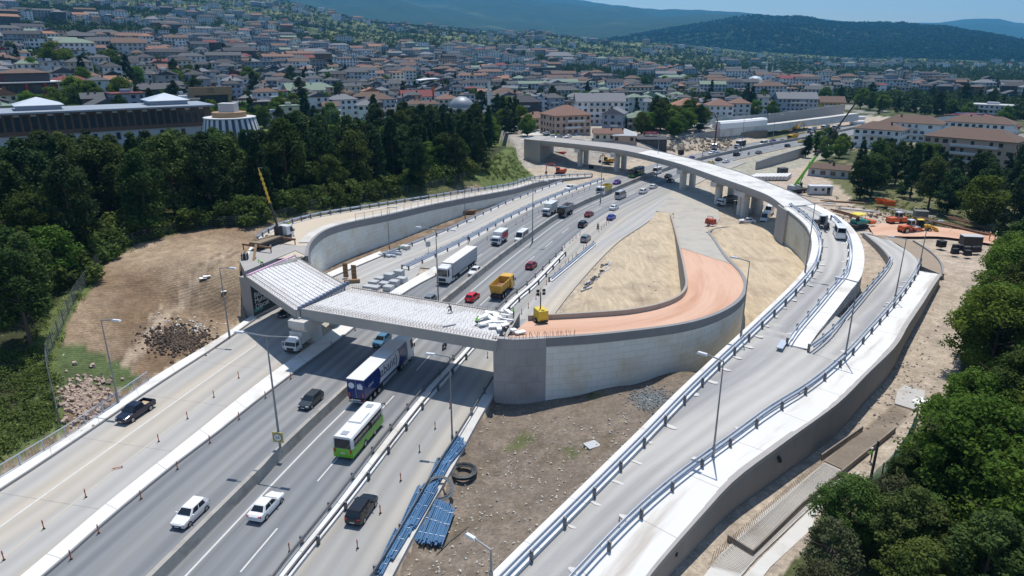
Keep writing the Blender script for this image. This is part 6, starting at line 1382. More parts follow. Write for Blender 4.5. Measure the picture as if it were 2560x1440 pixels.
g = hit(1085, 292); _, _, zc = proj(g); s = zc / FPX; t = thing('mast', 'tall dark observation mast with orange lantern head by the forest', 'mast', g, 0); MB().rod((0, 0, -2), (0, 0, 62 * s), 2.2 * s, 1.8 * s, 8).build('pole', WALLS['dark'], t); MB().rod((0, 0, 60 * s), (0, 0, 72 * s), 3.2 * s, 5 * s, 8).build('lantern', POR, t); MB().rod((0, 0, 72 * s), (0, 0, 74 * s), 5.6 * s, 5.2 * s, 8).build('cap', WALLS['dark'], t)
# poster and roof sign writing
t = thing('roof_sign', 'red roof sign with white lettering on the dark cafe', 'sign', hit(1628, 366) + Vector((0, 2, 4.7)), face(1628, 8)); MB().box((0, 0, 0), (4.6, .15, 1.0)).build('board', REDW, t); text_mesh('lettering', 'YUKSEL OTO', .62, TRIM, t, (0, -.1, 0), (PI / 2, 0, 0))
# ---- the rest of the town: one house per plot
ROWN = 'first second third fourth fifth sixth seventh eighth ninth tenth eleventh twelfth thirteenth fourteenth fifteenth sixteenth seventeenth eighteenth nineteenth twentieth'.split()
rnd = random.Random(11); plots = []
med_y = np.array([p.y for p in LN['median']]); med_x = np.array([p.x for p in LN['median']])
r = 252.0
while r < 2500:
    step = 13.2 + r * .0055; n = int(1.42 * r / step)
    for k in range(n):
        a = -.71 + 1.42 * (k + rnd.uniform(.2, .8)) / n; rr_ = r + rnd.uniform(-.3, .3) * step; x, y = rr_ * math.sin(a), rr_ * math.cos(a)
        pxx = 1280 + math.tan(a) * FPX * cp
        if pxx < 1240 and rr_ < 262 + max(0, pxx) * .055: continue
        if 1240 <= pxx and rr_ < 372: continue
        if pxx > 1900 and rr_ < 430: continue
        if abs(x - np.interp(y, med_y, med_x)) < 52 and y < 420: continue
        f1 = fbm(np.array([x]), np.array([y]), 190, 61)[0]; f2 = fbm(np.array([x]), np.array([y]), 55, 62)[0]
        dens = 1.0 if rr_ < 560 else (.97 if pxx < 1750 else .72)
        if rr_ > 900: dens = .62 if pxx < 1000 else (.55 if pxx < 1700 else .30)
        if rr_ > 1300: dens = .36 if pxx < 1000 else .34 if pxx < 1700 else .12
        if rr_ > 1900: dens *= .5
        if rnd.random() > dens or f1 > (.62 if rr_ < 800 else .53): continue
        if not free((x, y), 5.5): continue
        plots.append((rr_, a, pxx, x, y, f2))
    r += step * .98
plots.sort(); print('plots', len(plots))
zz = ground(np.array([p[3] for p in plots]), np.array([p[4] for p in plots]))
WK = ['white'] * 9 + ['pale grey'] * 6 + ['cream'] * 3 + ['peach'] * 2 + ['grey'] * 3 + ['dark'] * 2 + ['brown'] + ['blue grey'] * 3
RK = ['grey'] * 18 + ['dark'] * 12 + ['terracotta'] * 3 + ['orange'] * 1 + ['brown'] * 4 + ['light grey'] * 6 + ['green'] * 2 + ['maroon']
SECT = [(-400, 250, 'past the left skylight'), (250, 520, 'past the right skylight'), (520, 760, 'behind the striped pavilion'), (760, 960, 'behind the white villas'), (960, 1110, 'around the curved roof'), (1110, 1260, 'behind the lead dome'), (1260, 1420, 'right of the minaret'), (1420, 1600, 'behind the peach house'), (1600, 1780, 'behind the concrete house'), (1780, 1960, 'around the pale dome'), (1960, 2180, 'behind the ochre house'), (2180, 3000, 'behind the sports hall')]
far = MB(); far_mats = [WALLS[k] for k in WALLS] + [ROOFS[k] for k in ROOFS] + [WIN]; wi = {k: i for i, k in enumerate(WALLS)}; ri_ = {k: len(WALLS) + i for i, k in enumerate(ROOFS)}; wn = len(far_mats) - 1
NH = 292 - len(NAMED); todo = []
for i, ((rr_, a, pxx, x, y, f2), z) in enumerate(zip(plots, zz)):
    rn = random.Random(1000 + i); big = rr_ > 520 and rn.random() < (.22 if rr_ < 900 else .4); w_ = rn.uniform(7.2, 11.5) if not big else rn.uniform(13, 26); d = w_ * rn.uniform(.65, .95) if not big else rn.uniform(8, 11)
    nf = rn.choice((2, 3, 3, 3, 4, 4)) if not big else rn.choice((4, 4, 5, 5)); wl_, rf_ = rn.choice(WK), rn.choice(RK); 
    if f2 > .6 and rn.random() < .6: rf_ = 'green' if 1280 < pxx < 1700 and rr_ < 620 else rn.choice(('terracotta', 'brown', 'brown'))
    rk = rn.choice(('hip', 'hip', 'gable', 'gable2', 'hip', 'flat')) if not big else rn.choice(('hip', 'flat', 'gable')); rz = -a + rn.choice((.18, .22, .15, .3, 1.7, -.1)) + rn.uniform(-.1, .1)
    if i < NH: todo.append((pxx, rr_, Vector((x, y, z)), w_, d, nf, wl_, rf_, rk, rz, i))
    else:
        H = nf * FL; m3 = Matrix.Rotation(rz, 3, 'Z'); o = Vector((x, y, z)); T_ = lambda p: m3 @ Vector(p) + o
        hm = MB(); hm.box((0, 0, H / 2 - 1.5), (w_, d, H + 3), wi[wl_]); roof_mb(w_, d, rk, min(w_, d) * .24, .5, hm, H, ri_[rf_])
        if rk == 'gable2': hm.loft([[(w_ / 2, sy, H), (-w_ / 2, sy, H), (-.02, sy, H + d * .2), (.02, sy, H + d * .2)] for sy in (-d / 2, d / 2)], wi[wl_])
        for (s_, u, zq, ww, hh) in win_rects(w_, d, nf, rn, gap=2.6 if rr_ < 900 else 3.4):
            if s_ != 2: hm.add(win_quad(w_, d, s_, u, zq, ww * 1.2, hh * 1.15, .06), [(0, 1, 2, 3)], wn)
        far.v, o_ = far.v, len(far.v); far.v.extend([tuple(T_(v)) for v in hm.v]); far.f.extend([tuple(q + o_ for q in f_) for f_ in hm.f]); far.m.extend(hm.m)
tag(far.build('far_houses', far_mats), 'hundreds of small distant houses and apartment blocks spread up the hillside', 'houses', kind='stuff')
STO = {2: 'two', 3: 'three', 4: 'four', 5: 'five'}; RKN = {'hip': 'hipped', 'gable': 'gabled', 'gable2': 'fronted', 'flat': 'flat-roofed'}
for s0, s1_, sn in SECT:
    g_ = sorted([h for h in todo if s0 <= h[0] < s1_], key=lambda h: h[1]); rows = [g_[k:k + 5] for k in range(0, len(g_), 5)]
    for k, row in enumerate(rows):
        for c, (pxx, rr_, p, w_, d, nf, wl_, rf_, rk, rz, i) in enumerate(sorted(row)):
            house(p, w_, d, nf, wl_, rf_, rk, rz, f'{wl_} {STO[nf]}-floor house, {rf_} {RKN[rk]}, {ROWN[k]} row {sn}, {ROWN[c]} from left', 1000 + i, parts=rr_ < 285, group='houses of the town')
# ------------------------------------------------------------------ trees
def leaf_mat(name, dark, light, tr=.25, hue=.0):
    m = bpy.data.materials.new(name); m.use_nodes = True; nt = m.node_tree; N, L = nt.nodes, nt.links; b = N['Principled BSDF']; out = N['Material Output']
    at = N.new('ShaderNodeAttribute'); at.attribute_name = 'tint'
    mx = N.new('ShaderNodeMix'); mx.data_type = 'RGBA'; L.new(at.outputs['Fac'], mx.inputs[0]); mx.inputs[6].default_value = (*dark, 1); mx.inputs[7].default_value = (*light, 1)
    oi = N.new('ShaderNodeObjectInfo'); hs = N.new('ShaderNodeHueSaturation'); r1 = N.new('ShaderNodeMapRange'); r1.inputs['To Min'].default_value = .7; r1.inputs['To Max'].default_value = 1.3; L.new(oi.outputs['Random'], r1.inputs['Value']); L.new(r1.outputs['Result'], hs.inputs['Value'])
    w1 = N.new('ShaderNodeMath'); w1.operation = 'FRACT'; w0 = N.new('ShaderNodeMath'); w0.operation = 'MULTIPLY'; w0.inputs[1].default_value = 7.31; L.new(oi.outputs['Random'], w0.inputs[0]); L.new(w0.outputs[0], w1.inputs[0])
    r2 = N.new('ShaderNodeMapRange'); r2.inputs['To Min'].default_value = .475; r2.inputs['To Max'].default_value = .525; L.new(w1.outputs[0], r2.inputs['Value']); L.new(r2.outputs['Result'], hs.inputs['Hue'])
    L.new(mx.outputs[2], hs.inputs['Color']); L.new(hs.outputs['Color'], b.inputs['Base Color']); b.inputs['Roughness'].default_value = .9; b.inputs['Specular IOR Level'].default_value = .04
    tl = N.new('ShaderNodeBsdfTranslucent'); L.new(hs.outputs['Color'], tl.inputs['Color']); ms = N.new('ShaderNodeMixShader'); ms.inputs[0].default_value = tr
    L.new(b.outputs[0], ms.inputs[1]); L.new(tl.outputs[0], ms.inputs[2]); L.new(ms.outputs[0], out.inputs['Surface']); return m
L_PINE = leaf_mat('pine_needles', (.036, .058, .020), (.088, .128, .034), .24); L_DARK = leaf_mat('dark_needles', (.022, .040, .018), (.052, .080, .028), .15)
L_BROAD = leaf_mat('broad_leaves', (.065, .115, .018), (.140, .215, .038), .34); L_BUSH = leaf_mat('bush_leaves', (.050, .080, .018), (.110, .150, .040), .3); L_DRY = leaf_mat('grey_green_leaves', (.050, .058, .028), (.105, .110, .055), .25)
BARK = M('bark', (.075, .055, .042), (.12, .09, .07), 3, rough=.95, stretch=(1, 1, .3), bump=.5)
def leaf_cloud(rs, cents, rads, n, size, up=.5, flat=.8):
    """leaf-sized quads in clumps; returns verts, tint"""
    C = np.repeat(np.array(cents), n, 0); Rr = np.repeat(np.array(rads), n)
    u = rs.normal(size=(len(C), 3)); u /= np.linalg.norm(u, axis=1)[:, None] + 1e-9; q = rs.rand(len(C)) ** .45
    P_ = C + u * (Rr * q)[:, None] * np.array([1, 1, flat])
    nrm = u * .8 + rs.normal(size=u.shape) * .6 + np.array([0, 0, up]); nrm /= np.linalg.norm(nrm, axis=1)[:, None]
    t = np.cross(nrm, rs.normal(size=u.shape)); t /= np.linalg.norm(t, axis=1)[:, None] + 1e-9; b = np.cross(nrm, t)
    s = size * rs.uniform(.6, 1.3, len(C))[:, None]; asp = rs.uniform(.45, .8, len(C))[:, None]
    V = np.stack([P_ - t * s - b * s * asp * .4, P_ - b * s * asp, P_ + t * s, P_ + b * s * asp], 1)
    ct = np.repeat(rs.rand(len(cents)), n) * .55 + rs.rand(len(C)) * .45
    return V.reshape(-1, 3), np.repeat(ct, 4)
def leaf_object(name, V, T, m):
    n = len(V) // 4; me = bpy.data.meshes.new(name); me.vertices.add(len(V)); me.vertices.foreach_set('co', V.astype(np.float32).ravel())
    me.loops.add(n * 4); me.loops.foreach_set('vertex_index', np.arange(n * 4, dtype=np.int32)); me.polygons.add(n); me.polygons.foreach_set('loop_start', np.arange(0, n * 4, 4, dtype=np.int32)); me.polygons.foreach_set('loop_total', np.full(n, 4, np.int32))
    me.update(calc_edges=True); a = me.attributes.new('tint', 'FLOAT', 'POINT'); a.data.foreach_set('value', T.astype(np.float32)); me.materials.append(m); return me
TREE = {}
def tree_kind(key, seed, h, r, z0, nclump, nleaf, size, lm, shape, trunk_r=.28, crad=(.8, 1.35), bare=0):
    rs = np.random.RandomState(seed); cents, rads = [], []; mb = MB()
    lean = rs.normal(size=2) * .03 * h
    tp = [Vector((lean[0] * (k / 5) ** 1.5, lean[1] * (k / 5) ** 1.5, h * .9 * k / 5 - (.8 if k == 0 else 0))) for k in range(6)]
    for k in range(5): mb.rod(tp[k], tp[k + 1], trunk_r * (1 - k * .17), trunk_r * (1 - (k + 1) * .17), 6, caps=False)
    while len(cents) < nclump:
        f = rs.rand(); z = z0 + (h - z0) * f; a = rs.uniform(0, 2 * PI)
        if shape == 'cone': rad = r * (1 - f) ** .8 * rs.uniform(.55, 1.0) + .1
        elif shape == 'column': rad = r * (math.sin(PI * min(1, f * .85 + .12)) ** .6) * rs.uniform(.3, .9)
        elif shape == 'umbrella': rad = r * math.sqrt(max(0, 1 - (2 * f - .75) ** 2 * .75)) * rs.uniform(.35, 1.0)
        else: rad = r * math.sqrt(max(0, 1 - (2 * f - 1) ** 2)) * rs.uniform(.5, 1.0)
        c = np.array([rad * math.cos(a) + lean[0] * f, rad * math.sin(a) + lean[1] * f, z])
        cents.append(c); rads.append(rs.uniform(*crad) * (1 - .35 * f if shape in ('cone', 'column') else 1))
        if len(cents) % 3 == 0:
            b0 = Vector((lean[0] * f * .6, lean[1] * f * .6, max(z0 * .6, z - rad * .7))); mb.rod(b0, Vector(c), .07 * trunk_r / .28, .025, 4, caps=False)
    V, T = leaf_cloud(rs, cents, rads, nleaf, size)
    for k in range(bare):
        a = rs.uniform(0, 2 * PI); z = rs.uniform(.3, .9) * h; mb.rod((0, 0, z * .8), (r * math.cos(a), r * math.sin(a), z), .05, .02, 4, caps=False)
    tm = mb.build('trunk', BARK); td = tm.data; bpy.data.objects.remove(tm)
    TREE[key] = (leaf_object('crown', V, T, lm), td, h, r)
for k in range(3): tree_kind(f'pine{k}', 20 + k, 12, 3.1, 2.6 + k * .6, 70, 120, .20, L_PINE, 'umbrella', .26)
tree_kind('pine3', 29, 12.5, 2.9, 2.2, 70, 115, .20, L_DARK, 'umbrella', .28)
for k in range(2): tree_kind(f'fir{k}', 40 + k, 13, 2.8 - .5 * k, 1.2, 85, 100, .19, L_DARK, 'cone', .24, (.6, 1.0))
tree_kind('cypress0', 50, 11, 1.25, .4, 50, 100, .17, L_DARK, 'column', .2, (.5, .8))
for k in range(3): tree_kind(f'broad{k}', 60 + k, 8.5, 3.3, 1.6, 66, 120, .20, L_BROAD, 'ball', .24, (.8, 1.4))
for k in range(2): tree_kind(f'near{k}', 70 + k, 9, 3.6, 1.2, 130, 190, .135, L_BROAD if k else L_BUSH, 'ball', .16, (.6, 1.15), 8)
tree_kind('nearpine0', 75, 9.5, 3.0, .8, 120, 190, .13, L_PINE, 'umbrella', .2, (.5, .95))
tree_kind('dry0', 80, 7.5, 2.6, 1.0, 60, 90, .14, L_DRY, 'ball', .14, (.5, 1.0), 14)
for k in range(2): tree_kind(f'bush{k}', 85 + k, 2.6, 1.7, .1, 26, 60, .17, L_BUSH, 'ball', .06, (.5, .8))
NAME_OF = {'pine': 'pine_tree', 'fir': 'fir_tree', 'cypress': 'cypress_tree', 'broad': 'broadleaf_tree', 'near': 'broadleaf_tree', 'nearpine': 'pine_tree', 'dry': 'dry_tree', 'bush': 'bush'}
def tree(key, p, s, label, group, rz=0.0, sq=1.0):
    cm, tm, h, r = TREE[key]; nm = NAME_OF[key.rstrip('0123456789')]
    t = thing(nm, label, nm.replace('_tree', ' tree').replace('_', ' '), p, rz, group); t.scale = (s * sq, s * sq, s)
    for n_, d_ in (('crown', cm), ('trunk', tm)): o = bpy.data.objects.new(n_, d_); COL.objects.link(o); o.parent = t
    return t
ADJ = {'pine0': 'mid green', 'pine1': 'dull green', 'pine2': 'loose crowned', 'pine3': 'dark', 'fir0': 'dark conical', 'fir1': 'slim dark', 'cypress0': 'dark narrow', 'broad0': 'bright green', 'broad1': 'full bright green', 'broad2': 'light green', 'near0': 'dull green bushy', 'near1': 'fresh green', 'nearpine0': 'tufted', 'dry0': 'half bare', 'bush0': 'low', 'bush1': 'spreading'}
def scatter(npts, sampler, dmin, rnd_, tries=30):
    pts = []; grid = {}
    for _ in range(npts * tries):
        p = sampler()
        if p is None: continue
        k = (int(p.x // dmin), int(p.y // dmin))
        if any((p.x - q.x) ** 2 + (p.y - q.y) ** 2 < dmin * dmin for i in (-1, 0, 1) for j in (-1, 0, 1) for q in grid.get((k[0] + i, k[1] + j), ())): continue
        grid.setdefault(k, []).append(p); pts.append(p)
        if len(pts) >= npts: break
    return pts
def ordinals(pts, row):
    """row and place for every point: rows by distance, places by bearing"""
    o = sorted(range(len(pts)), key=lambda i: pts[i].length); out = {}
    for k in range(0, len(o), row):
        for c, i in enumerate(sorted(o[k:k + row], key=lambda i: math.atan2(pts[i].x, pts[i].y))): out[i] = (k // row, c)
    return out
def nth(k): return ROWN[k] if k < len(ROWN) else f'{k + 1}' + ('th' if k % 100 in (10, 11, 12) else {1: 'st', 2: 'nd', 3: 'rd'}.get((k + 1) % 10, 'th'))
rnd = random.Random(77)
# -- wood on the left plateau
def s_left():
    y = rnd.uniform(60, 232); x = rnd.uniform(-.82 * y - 6, 10); tx = float(np.interp(y, Ty, Tx))
    if x > tx - (2.6 if y < 112 else 4.5) or (y > 205 and x > -20) or y < 71: return None
    p = Vector((x, y, 0)); px, py, _ = proj(Vector((x, y, 7)))
    if px < 700 and y > 208 - max(0, px - 520) * .1 or not free(p, 2.5): return None
    if math.hypot(x, y) > 246: return None
    return p
pts = scatter(262, s_left, 5.6, rnd); od = ordinals(pts, 18); zz = ground(np.array([p.x for p in pts]), np.array([p.y for p in pts]))
for i, p in enumerate(pts):
    tx = float(np.interp(p.y, Ty, Tx)); edge = tx - p.x; px, py, _ = proj(Vector((p.x, p.y, 8)))
    q = rnd.random()
    if p.y > 190 and 620 < px < 960 and q < .75: key = rnd.choice(('broad0', 'broad1', 'broad2'))
    elif edge < 9 and q < .32: key = rnd.choice(('broad0', 'broad2', 'near0'))
    elif px > 600 and q < .6 or q < .16: key = rnd.choice(('fir0', 'fir1', 'pine3'))
    elif q > .95: key = 'dry0'
    elif q > .86: key = rnd.choice(('broad1', 'near0'))
    else: key = rnd.choice(('pine0', 'pine1', 'pine2', 'pine3', 'pine0'))
    s = rnd.uniform(.92, 1.22) * (1.12 if key[0] in 'pf' else 1.0) * (.8 if p.y < 85 else 1) * (.82 if p.y > 175 else 1)
    if 500 < px < 760 and p.y < 150: s *= 1.1
    ly = float(np.interp(px, [-200, 0, 100, 180, 330, 500, 560, 650, 700, 760, 830, 900, 1000, 1080, 1160, 1230, 1300], [306, 311, 316, 322, 330, 328, 318, 322, 300, 276, 262, 280, 262, 270, 262, 272, 330])) + rnd.uniform(-4, 22)
    s = min(s, (PR(px, ly, math.hypot(p.x, p.y)).z - zz[i]) / TREE[key][2])
    if s < .38: continue
    r0, c0 = od[i]; tree(key, Vector((p.x, p.y, zz[i] - .1)), s, f'{ADJ[key]} {NAME_OF[key.rstrip("0123456789")].split("_")[0]} in the left wood, {nth(r0)} row, {nth(c0)} from left', 'trees of the left wood', rnd.uniform(0, 6.28), rnd.uniform(.9, 1.15))
# -- bushes along the fence on the edge of the wood
for k in range(84):
    y = 88 + 92 * (k + rnd.random()) / 84; x = float(np.interp(y, Ty, Tx)) - rnd.uniform(1.2, 5.5); key = rnd.choice(('bush0', 'bush1'))
    tree(key, Vector((x, y, gz(x, y) - .1)), rnd.uniform(.8, 1.7), f'{ADJ[key]} bush behind the wood edge fence, {nth(k)} along it from the near end', 'bushes along the wood edge', rnd.uniform(0, 6.28), rnd.uniform(.9, 1.3))
# -- thicket and trees bottom right
def poly_sampler(poly):
    xs, ys = [p[0] for p in poly], [p[1] for p in poly]
    def ins(x, y):
        c = False; j = len(poly) - 1
        for i in range(len(poly)):
            if (poly[i][1] > y) != (poly[j][1] > y) and x < (poly[j][0] - poly[i][0]) * (y - poly[i][1]) / (poly[j][1] - poly[i][1]) + poly[i][0]: c = not c
            j = i
        return c
    wp = [hit(*p) for p in poly]; X = [p.x for p in wp]; Y = [p.y for p in wp]; poly = [(p.x, p.y) for p in wp]
    def f():
        x, y = rnd.uniform(min(X), max(X)), rnd.uniform(min(Y), max(Y))
        return Vector((x, y, 0)) if ins(x, y) and free((x, y), 1.5) else None
    return f
def grow(n, poly, dmin, pick, sc, what, group, row=7, top=None):
    pts = scatter(n, poly_sampler(poly), dmin, rnd); od = ordinals(pts, row)
    if not pts: return
    zz = ground(np.array([p.x for p in pts]), np.array([p.y for p in pts]))
    for i, p in enumerate(pts):
        key = rnd.choice(pick); r0, c0 = od[i]; s = rnd.uniform(*sc); px = proj(Vector((p.x, p.y, zz[i])))[0]
        if top: s = min(s, (PR(px, float(np.interp(px, top[0], top[1])) + rnd.uniform(-8, 14), p.length).z - zz[i]) / TREE[key][2])
        if s < .3: continue
        tree(key, Vector((p.x, p.y, zz[i] - .1)), s, f'{ADJ[key]} {NAME_OF[key.rstrip("0123456789")].split("_")[0]} {what}, {nth(r0)} row, {nth(c0)} from left', group, rnd.uniform(0, 6.28), rnd.uniform(.9, 1.2))
grow(20, [(2000, 1600), (2040, 1440), (2130, 1330), (2250, 1260), (2320, 1310), (2350, 1600)], 3.2, ('nearpine0', 'near0', 'dry0', 'nearpine0', 'dry0', 'near0'), (.5, .78), 'in the thicket by the green fence', 'trees of the right thicket')
grow(52, [(2360, 1230), (2400, 1060), (2450, 920), (2475, 800), (2540, 700), (2660, 650), (2850, 760), (2850, 1600), (2350, 1600), (2350, 1310)], 4.0, ('near0', 'near1', 'near1', 'near0', 'dry0', 'nearpine0', 'near1'), (.85, 1.25), 'right of the dirt track', 'trees right of the dirt track')
grow(88, [(2120, 505), (2230, 500), (2330, 555), (2480, 598), (2580, 625), (2760, 600), (2760, 360), (2520, 385), (2340, 410), (2230, 420), (2120, 455)], 4.5, ('pine3', 'fir0', 'fir1', 'pine1', 'broad0', 'pine3', 'cypress0', 'fir0'), (.85, 1.3), 'in the park right of the green crane', 'trees of the park', top=([2100, 2150, 2230, 2300, 2360, 2500, 2560], [352, 352, 350, 352, 376, 384, 340]))
grow(16, [(2010, 405), (2110, 400), (2130, 380), (2200, 398), (2210, 380), (2060, 350), (2012, 372)], 5.0, ('broad0', 'broad1', 'near0', 'pine3', 'cypress0'), (.8, 1.15), 'behind the low works building', 'trees behind the works building', top=([2000, 2060, 2120, 2200], [348, 322, 345, 372]))
grow(22, [(1590, 345), (1660, 352), (1760, 330), (1770, 318), (1680, 310), (1600, 322)], 4.6, ('broad0', 'broad1', 'near0', 'pine3', 'pine1'), (.75, 1.1), 'below the bare concrete house', 'trees below the concrete house')
grow(46, [(905, 505), (1090, 468), (1195, 432), (1228, 405), (1235, 345), (1130, 345), (930, 380)], 4.3, ('fir0', 'pine3', 'fir1', 'pine1', 'pine3', 'broad0'), (.85, 1.15), 'above the left ramp', 'trees above the left ramp')
grow(14, [(1240, 358), (1330, 352), (1320, 318), (1240, 322)], 4.5, ('fir0', 'pine3', 'broad0'), (.75, 1.05), 'between mosque and car park', 'trees by the car park')
grow(26, [(0, 345), (520, 330), (660, 322), (660, 300), (500, 290), (480, 312), (0, 320)], 5, ('broad0', 'broad1', 'broad2', 'pine0'), (.7, 1.0), 'around the civic building', 'trees around the civic building')
# -- the large single trees that stand out above the roofs
for k, (px, py, s) in enumerate(sorted(((148, 190, 1.9), (128, 186, 1.5), (172, 187, 1.5), (282, 180, 1.4), (262, 172, 1.2), (190, 278, 1.5), (228, 282, 1.2), (252, 284, 1.1), (310, 270, 1.4), (415, 268, .9), (452, 272, .9), (530, 302, .95), (612, 306, .95), (488, 306, 1.0), (625, 222, 1.5), (655, 218, 1.4), (640, 226, 1.3), (716, 172, 1.3), (768, 170, 1.2), (805, 168, 1.1), (700, 300, 1.1), (740, 296, 1.2), (775, 292, 1.2), (815, 288, 1.2), (860, 292, 1.1), (1270, 300, 1.2), (1440, 262, 1.1), (1420, 268, 1.0), (1310, 150, 1.6), (1350, 158, 1.5), (1590, 218, 1.3), (1660, 222, 1.4), (1720, 224, 1.5), (1755, 222, 1.4), (1610, 220, 1.2), (2060, 262, 1.4), (2150, 272, 1.5), (2175, 276, 1.3), (2205, 280, 1.2)))):
    key = ('broad1', 'broad0', 'broad2')[k % 3]; g = hit(px, py); tree(key, g, s, f'large {ADJ[key]} tree standing out above the roofs, {nth(k)} from left', 'large trees of the town', k * 1.3)
# -- garden trees between the houses
def s_town():
    a = rnd.uniform(-.68, .68); r = rnd.uniform(255, 620) ** 1.0; x, y = r * math.sin(a), r * math.cos(a); pxx = 1280 + math.tan(a) * FPX * cp
    if pxx > 1240 and r < 372 or (abs(x - np.interp(y, med_y, med_x)) < 50 and y < 420) or not free((x, y), 2): return None
    return Vector((x, y, 0))
pts = scatter(250, s_town, 8, rnd); od = ordinals(pts, 12); zz = ground(np.array([p.x for p in pts]), np.array([p.y for p in pts]))
for i, p in enumerate(pts):
    key = rnd.choice(('broad0', 'broad1', 'broad2', 'broad0', 'pine3', 'fir0', 'cypress0')); r0, c0 = od[i]
    tree(key, Vector((p.x, p.y, zz[i] - .2)), rnd.uniform(.75, 1.3), f'{ADJ[key]} {NAME_OF[key.rstrip("0123456789")].split("_")[0]} among town houses, {nth(r0)} row, {nth(c0)} from left', 'garden trees of the town', rnd.uniform(0, 6.28))
# -- far trees as one mass
rs = np.random.RandomState(9); n = 20000; a = rs.uniform(-.72, .72, n); r = 480 * (2700 / 480) ** rs.rand(n); x, y = r * np.sin(a), r * np.cos(a)
f1 = fbm(x, y, 190, 61); keep = (f1 > .47) | (rs.rand(n) < .5) | (r > 1300); keep &= ~((np.abs(x - np.interp(y, med_y, med_x)) < 55) & (y < 520)); x, y, r = x[keep], y[keep], r[keep]; z = ground(x, y)
cents = np.stack([x, y, z + 4.0], 1); V, T = leaf_cloud(rs, np.repeat(cents, 3, 0) + rs.normal(size=(len(cents) * 3, 3)) * np.array([1.8, 1.8, 1.3]), np.full(len(cents) * 3, 2.8), 10, 1.2, .6, .9)
o = bpy.data.objects.new('far_trees', leaf_object('far_trees', V, T, leaf_mat('far_leaves', (.028, .048, .018), (.062, .092, .030), .2))); COL.objects.link(o); tag(o, 'scattered distant trees between the houses and over the hills', 'trees', kind='stuff')
# -- weeds and undergrowth along the wood edge
cs = []
for k in range(520):
    y = rnd.uniform(50, 205); tx = float(np.interp(y, Ty, Tx)); x = tx + rnd.gauss(-1.6, 1.6)
    if y < 66: x = tx - abs(rnd.gauss(0, 5))
    if x > tx + 1.0: continue
    cs.append((x, y, rnd.uniform(.2, .6)))
for q in hits([(rnd.uniform(-40, 150), rnd.uniform(880, 1160)) for _ in range(300)]):
    if q.x < float(np.interp(q.y, Ty, Tx)) - .4: cs.append((q.x, q.y, .25))
for q in hits([(rnd.uniform(1215, 1345), rnd.uniform(375, 450)) for _ in range(260)]):
    if q.x < float(np.interp(q.y, Fy, Fx)) - 1.5: cs.append((q.x, q.y, .2))
for q in hits([(rnd.uniform(2130, 2560), rnd.uniform(420, 640)) for _ in range(420)]):
    if q.x > 88: cs.append((q.x, q.y, .2))
for q in hits([(rnd.uniform(2200, 2560), rnd.uniform(700, 1440)) for _ in range(200)]):
    if q.x - float(np.interp(q.y, Wy, Wx)) > 9: cs.append((q.x, q.y, .3))
cs = np.array(cs); cs[:, 2] += ground(cs[:, 0], cs[:, 1]); V, T = leaf_cloud(rs, cs, rs.uniform(.4, 1.1, len(cs)), 45, .13, .8, .6)
o = bpy.data.objects.new('undergrowth', leaf_object('undergrowth', V, T, leaf_mat('weeds', (.055, .075, .018), (.14, .17, .045), .3))); COL.objects.link(o); tag(o, 'weeds and undergrowth along the wood edge and verges', 'undergrowth', kind='stuff')

# -- woodland texture of the hill: crowns standing on its surface
hm_ = bpy.data.objects['hill'].data; hv = np.array([v.co[:] for v in hm_.vertices]); pick = rs.randint(0, len(hv) - 300, 26000); a_ = rs.rand(len(pick))[:, None]; hp = hv[pick] * (1 - a_) + hv[pick + 1] * a_
rr_ = np.hypot(hp[:, 0], hp[:, 1]); hp = hp[(rr_ > 2700) & (rr_ < 4330)]; hp = hp + rs.normal(size=hp.shape) * np.array([6, 6, 1]); hp[:, 2] += 3
V, T = leaf_cloud(rs, hp, np.full(len(hp), 8.0), 5, 6.5, .7, .7); o = bpy.data.objects.new('hill_woods', leaf_object('hill_woods', V, T, leaf_mat('hill_leaves', (.010, .022, .009), (.038, .058, .020), .15))); COL.objects.link(o); tag(o, 'dark woods covering the far hill', 'woods', kind='stuff')
# ------------------------------------------------------------------ site machines (metres, scaled by U)
def mach(name, label, cat, px, z, rz, group='machines on the site'):
    t = thing(name, label, cat, P(px[0], px[1], z), rz, group); t.scale = (U, U, U); return t
def cab_box(t, c, d, m, roof=None, top=(.86, .8)):
    b = MB().box(c, d, top=top).build('cab', m, t); x, y, z = c
    for s in (-1, 1): MB().box((x + s * d[0] * .475, y, z + d[2] * .12), (.05, d[1] * .70, d[2] * .55), mat=Matrix.Rotation(-s * (1 - top[0]) * d[0] / 2 / d[2], 3, 'Y')).build('side_window', GLASS, t)
    MB().box((x, y + d[1] * .46, z + d[2] * .12), (d[0] * .75, .06, d[2] * .55), mat=Matrix.Rotation((1 - top[1]) * d[1] / 2 / d[2], 3, 'X')).build('windscreen', GLASS, t); MB().box((x, y - d[1] * .46, z + d[2] * .12), (d[0] * .75, .06, d[2] * .55), mat=Matrix.Rotation(-(1 - top[1]) * d[1] / 2 / d[2], 3, 'X')).build('rear_window', GLASS, t)
    MB().box((x, y, z + d[2] / 2 + .06), (d[0] * .95, d[1] * .95, .14), top=(.92, .92)).build('cab_roof', roof or PW, t)
def arm(t, pts, w, m, name='arm', taper=.8):
    mb = MB()
    for i in range(len(pts) - 1):
        a, b = Vector(pts[i]), Vector(pts[i + 1]); q = (b - a).to_track_quat('Z', 'X').to_matrix(); k = w * (taper ** i)
        mb.box((a + b) / 2, (k * .7, k, (b - a).length), mat=q)
    return mb.build(name, m, t)
